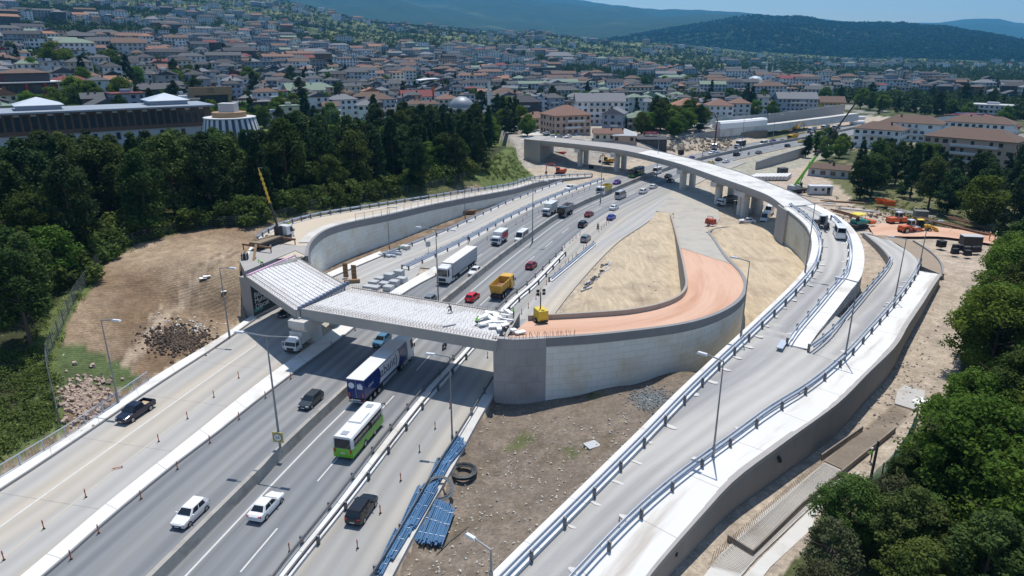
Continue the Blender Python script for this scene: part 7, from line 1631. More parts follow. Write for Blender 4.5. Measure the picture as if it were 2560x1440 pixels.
def tracks(t, L, W):
    for s in (-1, 1):
        p = [(L / 2 * math.cos(a) * .8 + (L * .1 if math.cos(a) > 0 else -L * .1), .45 + .45 * math.sin(a)) for a in [2 * PI * k / 16 for k in range(16)]]
        MB().loft([[(x, a, b) for a, b in p] for x in (s * W / 2 - .28, s * W / 2 + .28)]).build('track', BLK, t)
def excavator(label, px, z, rz, m, arm_pts):
    t = mach('excavator', label, 'excavator', px, z, rz); tracks(t, 4.0, 2.6)
    MB().box((0, -.5, 1.5), (2.6, 3.6, 1.0), top=(.96, .94)).build('upper_body', m, t); MB().box((0, -2.0, 1.7), (2.5, .8, 1.3)).build('counterweight', m, t); cab_box(t, (-.8, .7, 1.95), (1.0, 1.6, 1.6), m, m)
    arm(t, arm_pts, .55, m); e = Vector(arm_pts[-1]); MB().box((e.x, e.y - .1, e.z - .45), (1.1, .9, .9), top=(1, .5)).build('bucket', CHAS, t); MB().rod(Vector(arm_pts[0]) + Vector((0, .3, .3)), Vector(arm_pts[1]) - Vector((0, .6, .2)), .08).build('ram', PSV, t); return t
excavator('red excavator reaching down beside the end of the left ramp', (1400, 436), 0, R(75), M('excavator_red', (.42, .07, .035), (.5, .1, .05), 1.5, rough=.6), [(0, .8, 1.9), (0, 2.9, 4.2), (0, 5.3, 3.6), (0, 5.6, 1.0)])
excavator('yellow excavator digging on the far spoil heap', (1992, 326), 1.0, R(-60), M('ochre_machine', (.42, .24, .04), (.5, .3, .06), 1.5, rough=.6), [(0, .8, 1.9), (0, 3.2, 4.6), (0, 5.9, 3.4), (0, 6.2, 1.2)])
excavator('brown yellow excavator in the shade under the viaduct', (1520, 409), 0, R(40), MATS['ochre_machine'], [(0, .8, 1.9), (0, 2.7, 3.6), (0, 4.6, 2.6), (0, 4.8, .9)])
t = put_c('d1', None, (1394, 395), 0, R(228), 'red tipper lorry parked by the viaduct abutment', PRD)
# crane lorry on the left ramp
t = mach('crane_truck', 'crane lorry with outriggers and raised yellow boom on the left ramp', 'crane lorry', (683, 612), 6.75, R(-22))
MB().box((0, -.5, 1.15), (2.5, 9.6, .5)).build('chassis', CHAS, t); MB().box((0, -1.9, 1.55), (2.5, 6.2, .28)).build('flatbed', M('bed_planks', (.20, .155, .105), (.27, .21, .145), 2, rough=.9, stretch=(1, .15, 1)), t); MB().box((0, -5.0, 1.25), (2.5, .2, .6)).build('tail_board', RUST, t)
box_cab(t, 5.0, 3.0, 1.24, .7, 3.2, .1)
for s in (-1, 1):
    for y in (3.8, -2.2, -3.5): wheel(t, s * 1.05, y, .5, .4)
for y, L in ((1.6, 7.4), (-5.2, 7.0)):
    MB().box((.6, y, 1.15), (L, .32, .34)).build('outrigger_beam', RUST, t)
    for s in (-1, 1): MB().rod((.6 + s * L * .48, y, 1.1), (.6 + s * L * .48, y, .05), .1, .1).build('outrigger_leg', CHAS, t)
YB = M('boom_yellow', (.62, .40, .04), (.68, .46, .07), 1.5, rough=.5); MB().box((0, 1.9, 2.3), (1.1, 1.2, 2.2)).build('crane_column', CHAS, t)
b0 = P(683, 600, 8.6); loc = t.matrix_basis
q = thing('tmp', 'x', 'x'); bpy.data.objects.remove(q)
def local(t, w): return (Matrix.Translation(t.location) @ Matrix.Rotation(t.rotation_euler.z, 4, 'Z') @ Matrix.Scale(U, 4)).inverted() @ w
B0 = Vector((0, 1.9, 3.2)); tipw = PR(646, 420, P(683, 612, 6.75).xy.length + 1.5); B1 = local(t, tipw)
arm(t, [B0, B0.lerp(B1, .42)], .46, CHAS, 'boom_base'); arm(t, [B0.lerp(B1, .36), B0.lerp(B1, .75)], .36, YB, 'boom'); arm(t, [B0.lerp(B1, .72), B1], .26, YB, 'boom')
for k in range(7): MB().box(B0.lerp(B1, .42 + .08 * k), (.5, .16, .5), mat=(B1 - B0).to_track_quat('Z', 'X').to_matrix()).build('boom_collar', YB, t)
MB().rod(B1, B1 + Vector((.5, .6, -.1)), .14).build('boom_head', CHAS, t)
# green telescopic crane behind the viaduct
t = mach('mobile_crane', 'green mobile crane with long black telescopic jib behind the viaduct', 'crane', (1990, 484), 0, R(-60))
MB().box((0, 0, 1.2), (2.6, 9, .9)).build('chassis', CHAS, t); MB().box((0, -1.5, 2.3), (2.4, 4.0, 1.4), top=(.95, .9)).build('slewing_body', ALU, t); cab_box(t, (-.9, 2.6, 2.5), (1.0, 1.7, 1.7), PGN, PGN)
for s in (-1, 1):
    for y in (3.2, 1.6, -2.0, -3.5): wheel(t, s * 1.1, y, .6, .45)
B0 = Vector((0, -1.2, 3.0)); B1 = local(t, PR(2145, 250, 196)); BM = M('crane_green', (.16, .50, .03), (.2, .56, .05), 1, rough=.4)
k = .36
arm(t, [B0, B0.lerp(B1, k)], 1.15, BM, 'jib_base'); arm(t, [B0.lerp(B1, k - .04), B0.lerp(B1, .66)], .85, CHAS, 'jib'); arm(t, [B0.lerp(B1, .64), B1], .65, CHAS, 'jib'); MB().rod(B0 + Vector((0, 1.8, -.6)), B0.lerp(B1, k * .55), .2).build('ram', PSV, t)
# concrete pump
t = mach('concrete_pump', 'concrete pump lorry with folded dark red boom at the far excavation', 'concrete pump', (1786, 373), 0, R(160))
MB().box((0, -.5, 1.1), (2.4, 8.5, .6)).build('chassis', CHAS, t); box_cab(t, 4.4, 2.4, 1.22, .6, 3.1, .1); MB().box((0, -1.5, 2.0), (1.6, 3.2, 1.2)).build('pump_box', ALU, t)
for s in (-1, 1):
    for y in (3.4, -2.0, -3.3): wheel(t, s * 1.0, y, .5, .4)
r0 = P(1786, 373, 0).xy.length; pts = [Vector((0, 1.0, 2.6))] + [local(t, PR(a, b, r0)) for a, b in ((1792, 312), (1794, 302), (1786, 283), (1769, 277))]
arm(t, pts, .7, M('pump_red', (.13, .025, .03), (.17, .04, .04), 1.5, rough=.5), 'boom', .88)
for s in (-1, 1): MB().box((s * 3.4, .8, 1.0), (5, .25, .25)).build('outrigger_beam', CHAS, t); MB().rod((s * 5.6, .8, 1), (s * 5.6, .8, 0), .1).build('outrigger_leg', CHAS, t)
# paver, rollers, backhoes
t = mach('road_paver', 'teal road paver with yellow canopy on the salmon road', 'paver', (2146, 567), .9, R(-70)); tracks(t, 4.2, 2.4)
MB().box((0, .2, 1.35), (2.4, 4.2, 1.0)).build('body', PTL, t); MB().box((0, -2.7, .65), (4.6, .9, .8)).build('screed', CHAS, t); MB().loft([[(-1.4, 2.3, .8), (1.4, 2.3, .8), (1.6, 4.0, .8), (-1.6, 4.0, .8)], [(-1.7, 2.3, 1.7), (1.7, 2.3, 1.7), (1.9, 4.1, 1.7), (-1.9, 4.1, 1.7)]]).build('hopper', POR, t)
MB().box((0, -.6, 3.55), (3.0, 3.2, .22), top=(.9, .9)).build('canopy', M('canopy_yellow', (.70, .56, .06), (.76, .62, .1), 1, rough=.5), t)
for sx in (-1, 1):
    for y in (-1.8, .6): MB().rod((sx * 1.1, y, 1.8), (sx * 1.1, y, 3.5), .06).build('canopy_post', CHAS, t)
MB().box((.3, -1.0, 2.2), (.6, .6, .8)).build('operator_seat', BLK, t)
RO = M('roller_orange', (.56, .11, .035), (.62, .15, .05), 1.5, rough=.5)
def roller(label, px, z, rz, drum=True):
    t = mach('roller', label, 'road roller', px, z, rz)
    MB().box((0, -1.0, 1.35), (2.0, 3.0, 1.1), top=(.9, .92)).build('engine_hood', RO, t); cab_box(t, (0, .7, 2.35), (1.5, 1.5, 1.7), ALU, PW); MB().box((0, 2.2, 1.0), (2.1, 2.0, .45)).build('front_frame', RO, t)
    if drum:
        MB().rod((-1.0, 2.6, .78), (1.0, 2.6, .78), .78, .78, 20).build('drum', PSV, t)
        for s in (-1, 1): wheel(t, s * .95, -1.4, .78, .5); MB().box((s * 1.12, 2.6, .8), (.14, 1.9, .5)).build('drum_yoke', RO, t)
    else:
        MB().box((0, 1.9, 1.35), (2.0, 2.0, 1.0), top=(.9, .85)).build('front_hood', RO, t)
        for y in (2.2, -1.6):
            for k in range(4): wheel(t, -.78 + .52 * k, y, .55, .42, False)
    return t
roller('orange rubber tyred roller, standing farther back on the salmon road', (2238, 560), .9, R(-78), False); roller('orange single drum roller in front of the yellow backhoe', (2268, 581), 1.0, R(-72))
def backhoe(label, px, z, rz, m, roof, folded=True):
    t = mach('backhoe_loader', label, 'backhoe', px, z, rz)
    MB().box((0, 1.1, 1.2), (1.1, 2.2, .9), top=(.9, .85)).build('hood', m, t); cab_box(t, (0, -.5, 1.95), (1.6, 1.6, 1.9), m if roof is None else CHAS, roof)
    for s in (-1, 1): wheel(t, s * .95, -1.0, .78, .45); wheel(t, s * .85, 1.7, .5, .36); MB().box((s * .75, 2.0, 1.2), (.18, 2.2, .25), mat=Matrix.Rotation(-.3, 3, 'X')).build('loader_arm', m, t)
    MB().loft([[(-1.15, 3.0, .3), (1.15, 3.0, .3), (1.15, 3.9, .3), (-1.15, 3.9, .3)], [(-1.15, 2.95, 1.2), (1.15, 2.95, 1.2), (1.15, 3.2, 1.2), (-1.15, 3.2, 1.2)]]).build('front_bucket', m, t)
    arm(t, [(.2, -1.7, 1.0), (.2, -2.7, 3.4), (.2, -3.1, 1.4)], .34, m, 'rear_arm'); MB().box((.2, -3.1, 1.0), (.7, .6, .7), top=(1, .6)).build('rear_bucket', CHAS, t)
    for s in (-1, 1): MB().rod((s * .9, -1.9, 1.2), (s * 1.3, -2.0, .1), .1).build('stabiliser', CHAS, t)
    return t
backhoe('black and white backhoe loader driving on the curved viaduct ramp', (2054, 570), 6.6, heading(P(2054, 570, 6.6), LN['a_right']) + PI, PGR, PW); backhoe('yellow backhoe loader parked behind the single drum roller', (2302, 577), 1.0, R(-100), M('digger_yellow', (.60, .36, .03), (.66, .42, .05), 1.5, rough=.5), MATS['canopy_yellow'])
# light tower, red compressor, skips, office, tanks
t = mach('light_tower', 'yellow mobile light tower parked on the salmon ramp', 'light tower', (1352, 803), 6.6, R(20))
MB().box((0, 0, 1.15), (1.5, 2.2, 1.5), top=(.95, .95)).build('generator_box', M('tower_yellow', (.60, .42, .03), (.66, .48, .06), 1.5, rough=.5), t); MB().box((0, 0, .42), (1.2, 2.6, .2)).build('trailer_frame', CHAS, t); MB().rod((0, .2, 1.9), (0, .2, 4.3), .09).build('mast', CHAS, t)
for s in (-1, 1): wheel(t, s * .85, -.1, .34, .22)
for k in range(4): MB().box((-.45 + .9 * (k % 2), .1, 4.15 + .5 * (k // 2)), (.42, .22, .36)).build('floodlight', BLK, t)
t = mach('compressor', 'small red compressor at the gravel end of the salmon ramp', 'compressor', (1776, 563), .3, R(40)); MB().box((0, 0, 1.1), (1.8, 2.6, 1.4), top=(.9, .9)).build('body', M('compressor_red', (.40, .06, .03), (.46, .09, .05), 1.5, rough=.6), t); MB().tube([(-.7, -1, 1.8), (-.7, -1, 2.6), (-.7, .6, 2.6), (-.7, .6, 1.8)], .06, 6).build('roll_bar', CHAS, t)
for s in (-1, 1): wheel(t, s * .95, 0, .4, .25)
def skip(label, px, rz):
    t = mach('skip', label, 'skip', px, .9, rz, 'orange skips'); o = lambda a, b, z: [(-a, -b, z), (a, -b, z), (a, b, z), (-a, b, z)]
    MB().loft([o(1.0, 1.4, .15), o(1.15, 1.7, 1.5), o(1.08, 1.6, 1.5), o(.95, 1.3, .4)]).build('tub', POR, t); MB().box((0, 0, 1.5), (2.4, .12, .14)).build('rim_bar', POR, t)
    for s in (-1, 1):
        for y in (-.9, 0, .9): MB().box((s * 1.12, y, .8), (.1, .12, 1.3)).build('rib', POR, t)
skip('orange skip on the left of the pair at the park edge', (2203, 511), R(80)); skip('orange skip on the right of the pair at the park edge', (2221, 515), R(80))
t = mach('site_office', 'white site office container with two windows and a dark door', 'container', (2048, 485), .3, R(-4), 'site containers'); MB().box((0, 0, 1.4), (7.4, 2.5, 2.7)).build('body', M('container_white', (.52, .54, .56), (.58, .6, .62), .8, rough=.5), t); MB().box((0, 0, 2.82), (7.6, 2.7, .14)).build('roof', PW, t)
for x in (-1.8, .6): MB().box((x, -1.27, 1.7), (.9, .05, .9)).build('window', WIN, t)
MB().box((2.4, -1.27, 1.3), (1.0, .06, 2.1)).build('door', GLASS, t)
def crate(name, label, px, z, d, m, rz=0, lid=None):
    t = mach(name, label, name.replace('_', ' '), px, z, rz, 'site containers'); MB().box((0, 0, d[2] / 2), d, top=(.97, .97)).build('body', m, t); MB().box((0, 0, d[2] + .06), (d[0] * 1.04, d[1] * 1.04, .12)).build('lid', lid or m, t)
    for k in range(4): MB().box((-d[0] * .36 + d[0] * .24 * k, -d[1] / 2 - .03, d[2] / 2), (.1, .06, d[2] * .9)).build('rib', m, t)
crate('tool_shed', 'dark shed by the end of the far grey wall', (1955, 437), 0, (3.2, 2.6, 2.6), M('shed_dark', (.05, .06, .07), (.075, .085, .095), 1, rough=.7), R(10)); crate('storage_box', 'grey green storage box beside the stacked rebar', (2300, 543), 1.0, (3.4, 2.2, 1.8), M('box_green_grey', (.16, .165, .15), (.2, .205, .19), 1, rough=.7), R(-15))
crate('generator', 'dark generator with grey top beyond the lower kerb wall', (2425, 612), 1.2, (4.2, 2.6, 2.2), M('generator_dark', (.05, .045, .042), (.075, .065, .06), 1, rough=.7), R(-10), ALU); crate('water_tank', 'black water tank alone beside the generator', (2352, 617), 1.2, (1.6, 1.5, 1.4), BLK, R(15)); crate('storage_box', 'black storage box under the spoil bank by the viaduct', (1702, 386), 0, (2.2, 2.0, 2.0), BLK, R(15)); crate('storage_box', 'small dark box on the sand near the viaduct columns', (1478, 421), 0, (1.8, 1.6, 1.2), BLK, R(5))
# ------------------------------------------------------------------ street furniture
rnd = random.Random(21); LAMPM = M('lamp_steel', (.22, .235, .25), (.28, .295, .31), 2, rough=.5, metal=.4); HEADM = M('lamp_head', (.62, .63, .64), (.68, .69, .7), 2, rough=.4)
def lamp(px, z, h, arms, label, rz, rad=.12, reach=2.3, group='street lamps'):
    t = thing('street_lamp', label, 'street lamp', P(px[0], px[1], z), rz, group)
    a = MB(); a.rod((0, 0, -.2), (0, 0, .9), rad * 1.5, rad * 1.5, 8); a.rod((0, 0, .9), (0, 0, h), rad, rad * .5, 8); a.build('pole', LAMPM, t)
    for s in arms:
        ar = MB().rod((0, 0, h - .05), (s * reach, 0, h + .12), .07, .05, 6).build('arm', LAMPM, t); MB().box((s * (reach + .35), 0, h + .1), (.95, .34, .16), top=(.8, .7)).build('lamp_head', HEADM, ar)
    return t
W_ = ('before the near bridge, with speed sign', 'just beyond the near bridge', 'beside the white passenger minibus', 'beside the yellow tipper lorry', 'under the far side of the viaduct', 'beyond the viaduct by the pump', 'farther on by the dark box lorry', 'farthest along the barrier')
for q, wd in zip(((704, 1144), (1097, 779), (1331, 606), (1501, 506), (1641, 444), (1755, 400), (1852, 379), (1930, 364)), W_): lamp(q, 0, 12.4, (-1, 1), 'twin arm lamp post on the median barrier ' + wd, heading(P(*q)))
for q, z, h, s, wd, hd in (((296, 1006), .2, 9.6, 1, 'on the left pavement by the pickup', -.2), ((574, 842), .2, 9.6, 1, 'on the left pavement near the dirt heap', -.2), ((974, 626), 0, 8.4, 1, 'at the foot of the left ramp wall, nearer', -.3), ((1163, 548), 0, 7.4, 1, 'at the foot of the left ramp wall, farther', -.4),
        ((1131, 1108), .2, 9.2, -1, 'on the right pavement by the conduits', -.2), ((1783, 1136), 3.5, 8.8, -1, 'nearest on the white apron guardrail', -.7), ((2111, 900), 4.2, 9.0, -1, 'on the white apron guardrail at the merge', -.6), ((2236, 752), 3.3, 8.9, -1, 'on the white apron guardrail near its upper end', -.4), ((2297, 672), 2.4, 8.0, 1, 'at the top end of the white apron', -.1), ((1852, 842), 4.6, 9.2, -1, 'on the inner ramp guardrail above the red earth', -.7), ((2013, 678), 6.1, 10.0, 1, 'on the inner ramp guardrail in the bend', -.3), ((1228, 1452), 2.0, 2.6, -1, 'low at the bottom of the inner ramp edge', -.7)):
    lamp(q, z, h, (s,), 'single arm lamp post ' + wd, hd, .095, 1.5)
sg = thing('speed_sign', 'yellow square speed limit sign reading 50 on the nearest median lamp post', 'sign', P(704, 1144, 0) + Vector((0, -.28, 2.35)), -.2); MB().box((0, 0, 0), (1.05, .06, 1.05)).build('board', M('sign_yellow', (.42, .36, .10), (.48, .42, .14), 2, rough=.5), sg); MB().rod((0, -.035, 0), (0, -.05, 0), .42, .42, 24).build('red_ring', M('sign_grey_ring', (.20, .14, .13), (.25, .18, .16), 2, rough=.5), sg); MB().rod((0, -.045, 0), (0, -.06, 0), .34, .34, 24).build('disc', PW, sg); text_mesh('lettering', '50', .42, BLK, sg, (0, -.07, 0), (PI / 2, 0, 0), .004)
t = thing('road_sign', 'back of a grey rectangular road sign by the double guardrail', 'sign', P(1071, 632, 0), .1); MB().box((0, 0, 1.7), (.9, .05, 1.0)).build('board', ALU, t); MB().rod((0, .05, 0), (0, .05, 1.6), .05).build('post', STEEL, t)
# delineator posts
DEL = M('delineator_orange', (.52, .12, .04), (.58, .16, .06), 3, rough=.6); DWH = M('delineator_brown', (.22, .09, .05), (.3, .13, .08), 3, rough=.6); proto = None
ROWS = {'between the lanes of the left service road': [(469, 1047), (535, 993), (597, 945), (397, 1104), (215, 1243), (110, 1322), (10, 1400)], 'along the kerb of the white island': [(525, 1107), (444, 1173), (353, 1247), (247, 1333), (178, 1398), (598, 1048), (664, 995), (727, 947), (829, 868), (888, 826)], 'on the right service road': [(1049, 1130), (1002, 1202), (951, 1283), (894, 1371), (724, 1379), (1088, 1072), (1125, 1020), (1219, 894)], 'in front of the haul road': [(1352, 731), (1347, 740), (1340, 748), (1321, 770), (1304, 785), (1440, 640), (1431, 648), (1421, 657), (1414, 663), (1400, 676), (1387, 691), (1366, 712)], 'beside the slip lane': [(1497, 580), (1504, 574), (1510, 569), (1516, 563), (1522, 558), (1530, 549), (1450, 588), (1440, 596), (1432, 602), (1425, 608), (1412, 618), (1459, 623), (1466, 615), (1475, 600)], 'between service road and carriageway beyond the bridge': [(1415, 498), (1431, 491), (1445, 484), (1461, 478), (1474, 473), (1397, 506), (1347, 532), (1317, 540), (1307, 553), (1290, 562), (1265, 573), (1218, 600)], 'on the curved ramp': [(1547, 1318, 2.7)]}
for wd, ps in ROWS.items():
    for k, q in enumerate(sorted(ps, key=lambda p: -p[1])):
        lab = f'orange delineator post {wd}' + (f', {nth(k)} from the near end' if len(ps) > 1 else '')
        p = P(q[0], q[1], (q[2] if len(q) > 2 else .02))
        if proto is None:
            proto = t = thing('delineator', lab, 'delineator', p, 0, 'delineator posts'); MB().rod((0, 0, .05), (0, 0, .85), .045, .04, 8).build('post', DEL, t); MB().rod((0, 0, .55), (0, 0, .70), .055, .05, 8).build('band', DWH, t); MB().rod((0, 0, 0), (0, 0, .06), .12, .09, 10).build('foot', BLK, t)
        else: t = copy_tree(proto); t.location = p; t['label'] = lab
t = copy_tree(proto); t.location = P(306, 1166, .12); t.rotation_euler = (R(88), 0, R(-60)); t['label'] = 'orange delineator post knocked flat on the left service road'
# ------------------------------------------------------------------ fences
def mesh_fence(pts, h, label, m, sp=2.6, bar=.5, n=3):
    l = cr(pts, 1.0); g = ground(np.array([p.x for p in l]), np.array([p.y for p in l])); l = [Vector((p.x, p.y, float(z))) for p, z in zip(l, g)]; b0 = l[0].copy(); l = [p - b0 for p in l]
    t = thing('mesh_fence', label, 'fence', b0); mb = MB()
    for k in range(n + 1): sweep(offs(l, 0, .1 + (h - .15) * k / n), [(-.012, 0), (.012, 0), (.012, .025), (-.012, .025)], mb)
    for i, p in enumerate(resample(l, bar)): mb.rod(p + Vector((0, 0, .05)), p + Vector((0, 0, h)), .012, .012, 3, caps=False)
    mb.build('mesh_panel', m, t); pp = resample(l, max(sp, plen(l) / 95))
    for p in pp: o = MB().box((0, 0, h / 2), (.09, .09, h + .1)).build('post', STEEL_D, t); o.location = p
    return t
FEN = M('fence_wire', (.14, .17, .18), (.18, .21, .22), 2, rough=.6, metal=.3); Tl = [p for p in T_pts if 45 < p.y < 205]
mesh_fence([p for p in Tl if p.y < 118], 1.9, 'tall wire mesh fence along the top of the brown cut slope', FEN, bar=.33, n=5); mesh_fence([p for p in Tl if p.y > 112], 1.9, 'wire mesh fence between the wood and the left ramp', FEN, bar=.4, n=5)
bd = P(380, 592, 7.2); t = thing('notice_board', 'white and red notice boards hanging on the slope fence', 'sign', bd + Vector((0, -.3, .35)), .45)
for k, m in enumerate((PW, M('notice_red', (.5, .06, .05), (.55, .09, .08), 2, rough=.5), PW)): MB().box((-.75 + .75 * k, 0, .55), (.62, .05, 1.0)).build('board', m, t)
GRF = M('green_netting', (.05, .16, .11), (.08, .2, .14), 2, rough=.8); mesh_fence([hit(2150, 1250), hit(2190, 1200), hit(2215, 1180), hit(2262, 1115), hit(2290, 1050)], 1.3, 'green net fence beside the fresh footing at the thicket', GRF, bar=.16, n=7)
t = thing('wooden_pole', 'dark timber pole leaning in front of the green net fence', 'pole', hit(2167, 1243), 0); MB().rod((0, 0, -.3), (.35, .5, 5.2), .13, .10, 8).build('shaft', M('dark_timber', (.055, .06, .05), (.08, .085, .07), 2, rough=.9), t)
# ------------------------------------------------------------------ site stores
def block(name, label, p, d, m, rz, group, strap=None, z0=0.0):
    t = thing(name, label, name.replace('_', ' '), p, rz, group); MB().box((0, 0, z0 + d[2] / 2), d).build('stack', m, t)
    if strap: 
        for s in (-.28, .28): MB().box((s * d[0], 0, z0 + d[2] / 2), (.06, d[1] + .03, d[2] + .03)).build('strap', strap, t)
    return t
KB = M('kerb_stone', (.38, .40, .41), (.46, .48, .49), 1.5, rough=.85, amount=.9, stretch=(1, 1, 6)); KL = ('rearmost on the right', 'tall one at the back', 'flat one behind on the left', 'flat one at the left', 'tall one at the right front', 'middle one on the right', 'middle one', 'front one on the right', 'flat one far left', 'flat one in front left', 'foremost on the left')
for (px, py, h), wd in zip(((998, 690, 1.05), (974, 700, 1.15), (950, 700, .5), (935, 708, .42), (1005, 707, .95), (986, 714, .9), (962, 717, .8), (972, 726, .8), (921, 719, .4), (938, 722, .45), (914, 731, .4)), KL): block('kerb_pallet', f'pallet of grey kerb stones by the near bridge, {wd}', P(px, py, .03), (1.5, 1.25, h), KB, -.35, 'pallets of kerb stones', ALU)
PLY = M('form_plywood', (.24, .15, .08), (.31, .20, .11), 2, rough=.9)
for k, (px, py, wd) in enumerate(((865, 694, 'left'), (886, 699, 'right'))):
    t = thing('formwork', f'{wd} of two upright timber formwork panels beside the bridge deck', 'formwork panel', P(px, py, .1), -.15, 'formwork panels'); MB().box((0, 0, 1.3), (.85, .1, 2.5)).build('sheet', PLY, t)
    for z in (.9, 1.5, 2.1): MB().box((0, -.09, z), (.8, .1, .1)).build('batten', RUST, t)
    MB().rod((0, .1, 1.6), (.1, .9, 0), .05).build('prop', CHAS, t)
block('timber_bearer', 'brown timber bearer lying at the bridge edge below the panels', P(880, 706, .1), (2.6, .5, .5), PLY, .2, 'timber')
for k in range(5): q = P(962 + 9 * (k % 3) + 4 * k, 640 - 5 * (k // 2), .1); block('guardrail_bundle', f'bundle of new guardrail rails at the ramp rail, {nth(k)} from left', q, (2.6, .5, .3), STEEL, -.5 + .1 * k, 'bundles of guardrail rails')
block('white_crate', 'white crate on the service road beside the rail bundles', P(1013, 622, .05), (1.7, 1.2, .7), WCONC, -.5, None)
block('rail_stack', 'short stack of blue guardrail rails by the end of the gore', P(1955, 862, 4.62), (2.6, .7, .12), STEEL, 1.0, None)
block('rust_frame', 'rusty steel frame lying on a concrete block near the left ramp wall', P(1172, 533, .1), (3.0, 1.2, .7), RUST, .4, None)
# foam boards on the deck
FOAM = M('white_foam', (.74, .73, .70), (.8, .79, .77), 2, rough=.8); dk = [(1205, 800), (1222, 796), (1240, 790), (1255, 800), (1236, 806), (1218, 812), (1206, 816), (1250, 812), (1266, 796), (1277, 806), (1232, 820), (1247, 826), (1262, 818), (1283, 830), (1272, 788), (1226, 786)]
for k, q in enumerate(dk):
    p = P(q[0], q[1], DZ + .05); t = thing('foam_board', f'white foam board in the heap at the deck end, {nth(k)} of the heap', 'foam board', p, rnd.uniform(0, 3.1), 'foam boards heaped on the deck'); t['label'] = 'white foam board in the loose heap at the right end of the near bridge deck'
    b = MB().box((0, 0, .08), (rnd.uniform(.8, 1.7), rnd.uniform(.45, .7), .16)).build('board', FOAM, t); b.rotation_euler = (rnd.uniform(-.25, .25), rnd.uniform(-.3, .3), 0); b.location = (0, 0, rnd.uniform(.1, .35))
for q, lab, d in (((1123, 812), 'long grey sheet lying on the near bridge deck', (1.6, .35, .08)), ((1300, 830), 'white foam board alone at the edge of the salmon ramp', (1.2, .7, .15)), ((2300, 1004), 'white board lying on the fresh concrete patch', (1.6, .9, .08)), ((508, 697), 'white sheet fallen on the brown slope, left one', (1.0, .8, .05)), ((517, 692), 'white sheet fallen on the brown slope, right one', (1.0, .7, .05)), ((560, 730), 'small white sheet lower on the brown slope', (.7, .4, .05)), ((1480, 1115), 'grey manhole cover slab on the soil field', (1.3, 1.1, .12))):
    p = P(q[0], q[1], DZ + .12) if q[1] < 835 and q[0] < 1310 and q[0] > 1000 else hit(q[0], q[1]) + Vector((0, 0, .1)); t = thing('board', lab, 'board', p, .5); MB().box((0, 0, 0), d).build('panel', FOAM if 'grey' not in lab else ALU, t)
# clutter on the left abutment
t = thing('plank', 'long wooden plank leaning on the left abutment beside the crane lorry', 'plank', P(634, 650, 6.95), .3); o = MB().box((0, 0, 1.1), (.35, .12, 3.6)).build('board', PLY, t); o.rotation_euler = (-.9, .25, 0)
block('water_tub', 'white and black tub at the corner of the left abutment', P(613, 648, 6.9), (.9, .9, .9), BLK, .2, None, PW); mb = MB()
for k in range(9): a = P(662 + 3 * k, 672 - 1.5 * k, 6.95); mb.rod(a, a + Vector((3.2 + rnd.uniform(-.4, .4), 3.6, .05)), .1, .1, 5)
tag(mb.build('pipe_stack', STEEL_D), 'row of grey scaffold pipes lying on the left abutment', 'pipes')
# blue conduits
CND = M('blue_conduit', (.045, .13, .26), (.07, .18, .33), 1.5, rough=.45); TIE = M('pale_tie', (.55, .6, .65), (.6, .65, .7), 2, rough=.6)
def bundle(a, b, n, label, wdt=.55, lvl=.2, spread_=1.0):
    a, b = Vector(a), Vector(b); d = (b - a).normalized(); s = Vector((d.y, -d.x, 0)); t = thing('conduit_bundle', label, 'conduits', a, 0, 'bundles of blue conduit'); mb = MB()
    for k in range(n):
        o = s * wdt * ((k % 6) / 5 - .5); h = Vector((0, 0, .07 + .11 * (k // 6))); e = rnd.uniform(-.25, .25); o2 = o * spread_ + s * rnd.uniform(-.06, .06); m_ = (b - a) * .5 + (o + o2) * .5 + s * rnd.uniform(-.05, .05) + h
        mb.tube([o + h + d * e, m_, b - a + o2 + h + d * rnd.uniform(-.25, .25)], .055, 5)
    mb.build('pipes', CND, t)
    for f in (.18, .5, .82): MB().box((b - a) * f + Vector((0, 0, .14)), (wdt + .08, .05, .26), rz=math.atan2(s.y, s.x)).build('tie', TIE, t)
for k in range(8):
    u = k / 7; a = P(1005 + 92 * u, 1352 + 12 * u, -.45); b = P(1055 + 75 * u, 1232 + 40 * u, -.25)
    if k < 2: a.z, b.z = .25, .25
    bundle(a, b, 14, f'bundle of blue conduit in the fan on the soil, {nth(k)} from left')
for k, (a, b) in enumerate((((948, 1436), (1000, 1330)), ((975, 1400), (1025, 1310)), ((1015, 1318), (1070, 1218)), ((1030, 1322), (1085, 1222)), ((1065, 1235), (1105, 1150)), ((1082, 1222), (1122, 1148)), ((1100, 1165), (1148, 1098)), ((1112, 1168), (1158, 1110)))): bundle(P(*a, .28), P(*b, .28), 16, f'bundle of blue conduit on the raised pavement, {nth(k)} from the near end', .5, spread_=1.4)
def coil(label, p, r, n, m, tilt=(0, 0, 0)):
    t = thing('hose_coil', label, 'hose', p, 0, 'hose coils'); t.rotation_euler = tilt; mb = MB()
    for k in range(n): rr_ = r * (1 - .05 * (k % 8)); mb.tube([(rr_ * math.cos(2 * PI * i / 24) + rnd.uniform(-.02, .02), rr_ * math.sin(2 * PI * i / 24), .06 + .09 * (k // 4) + rnd.uniform(0, .03)) for i in range(24)], .05, 5, closed=True)
    mb.build('hose', m, t)
coil('thick coil of black hose lying on the soil beside the conduits', P(1158, 1182, -.4), 1.25, 12, M('black_hose', (.035, .04, .042), (.055, .06, .065), 2, rough=.6)); coil('large loose coil of grey hose leaning on the raised pavement', P(1098, 1222, .3), 1.25, 5, M('grey_hose', (.10, .12, .13), (.14, .16, .17), 2, rough=.6), (.35, .1, 0))
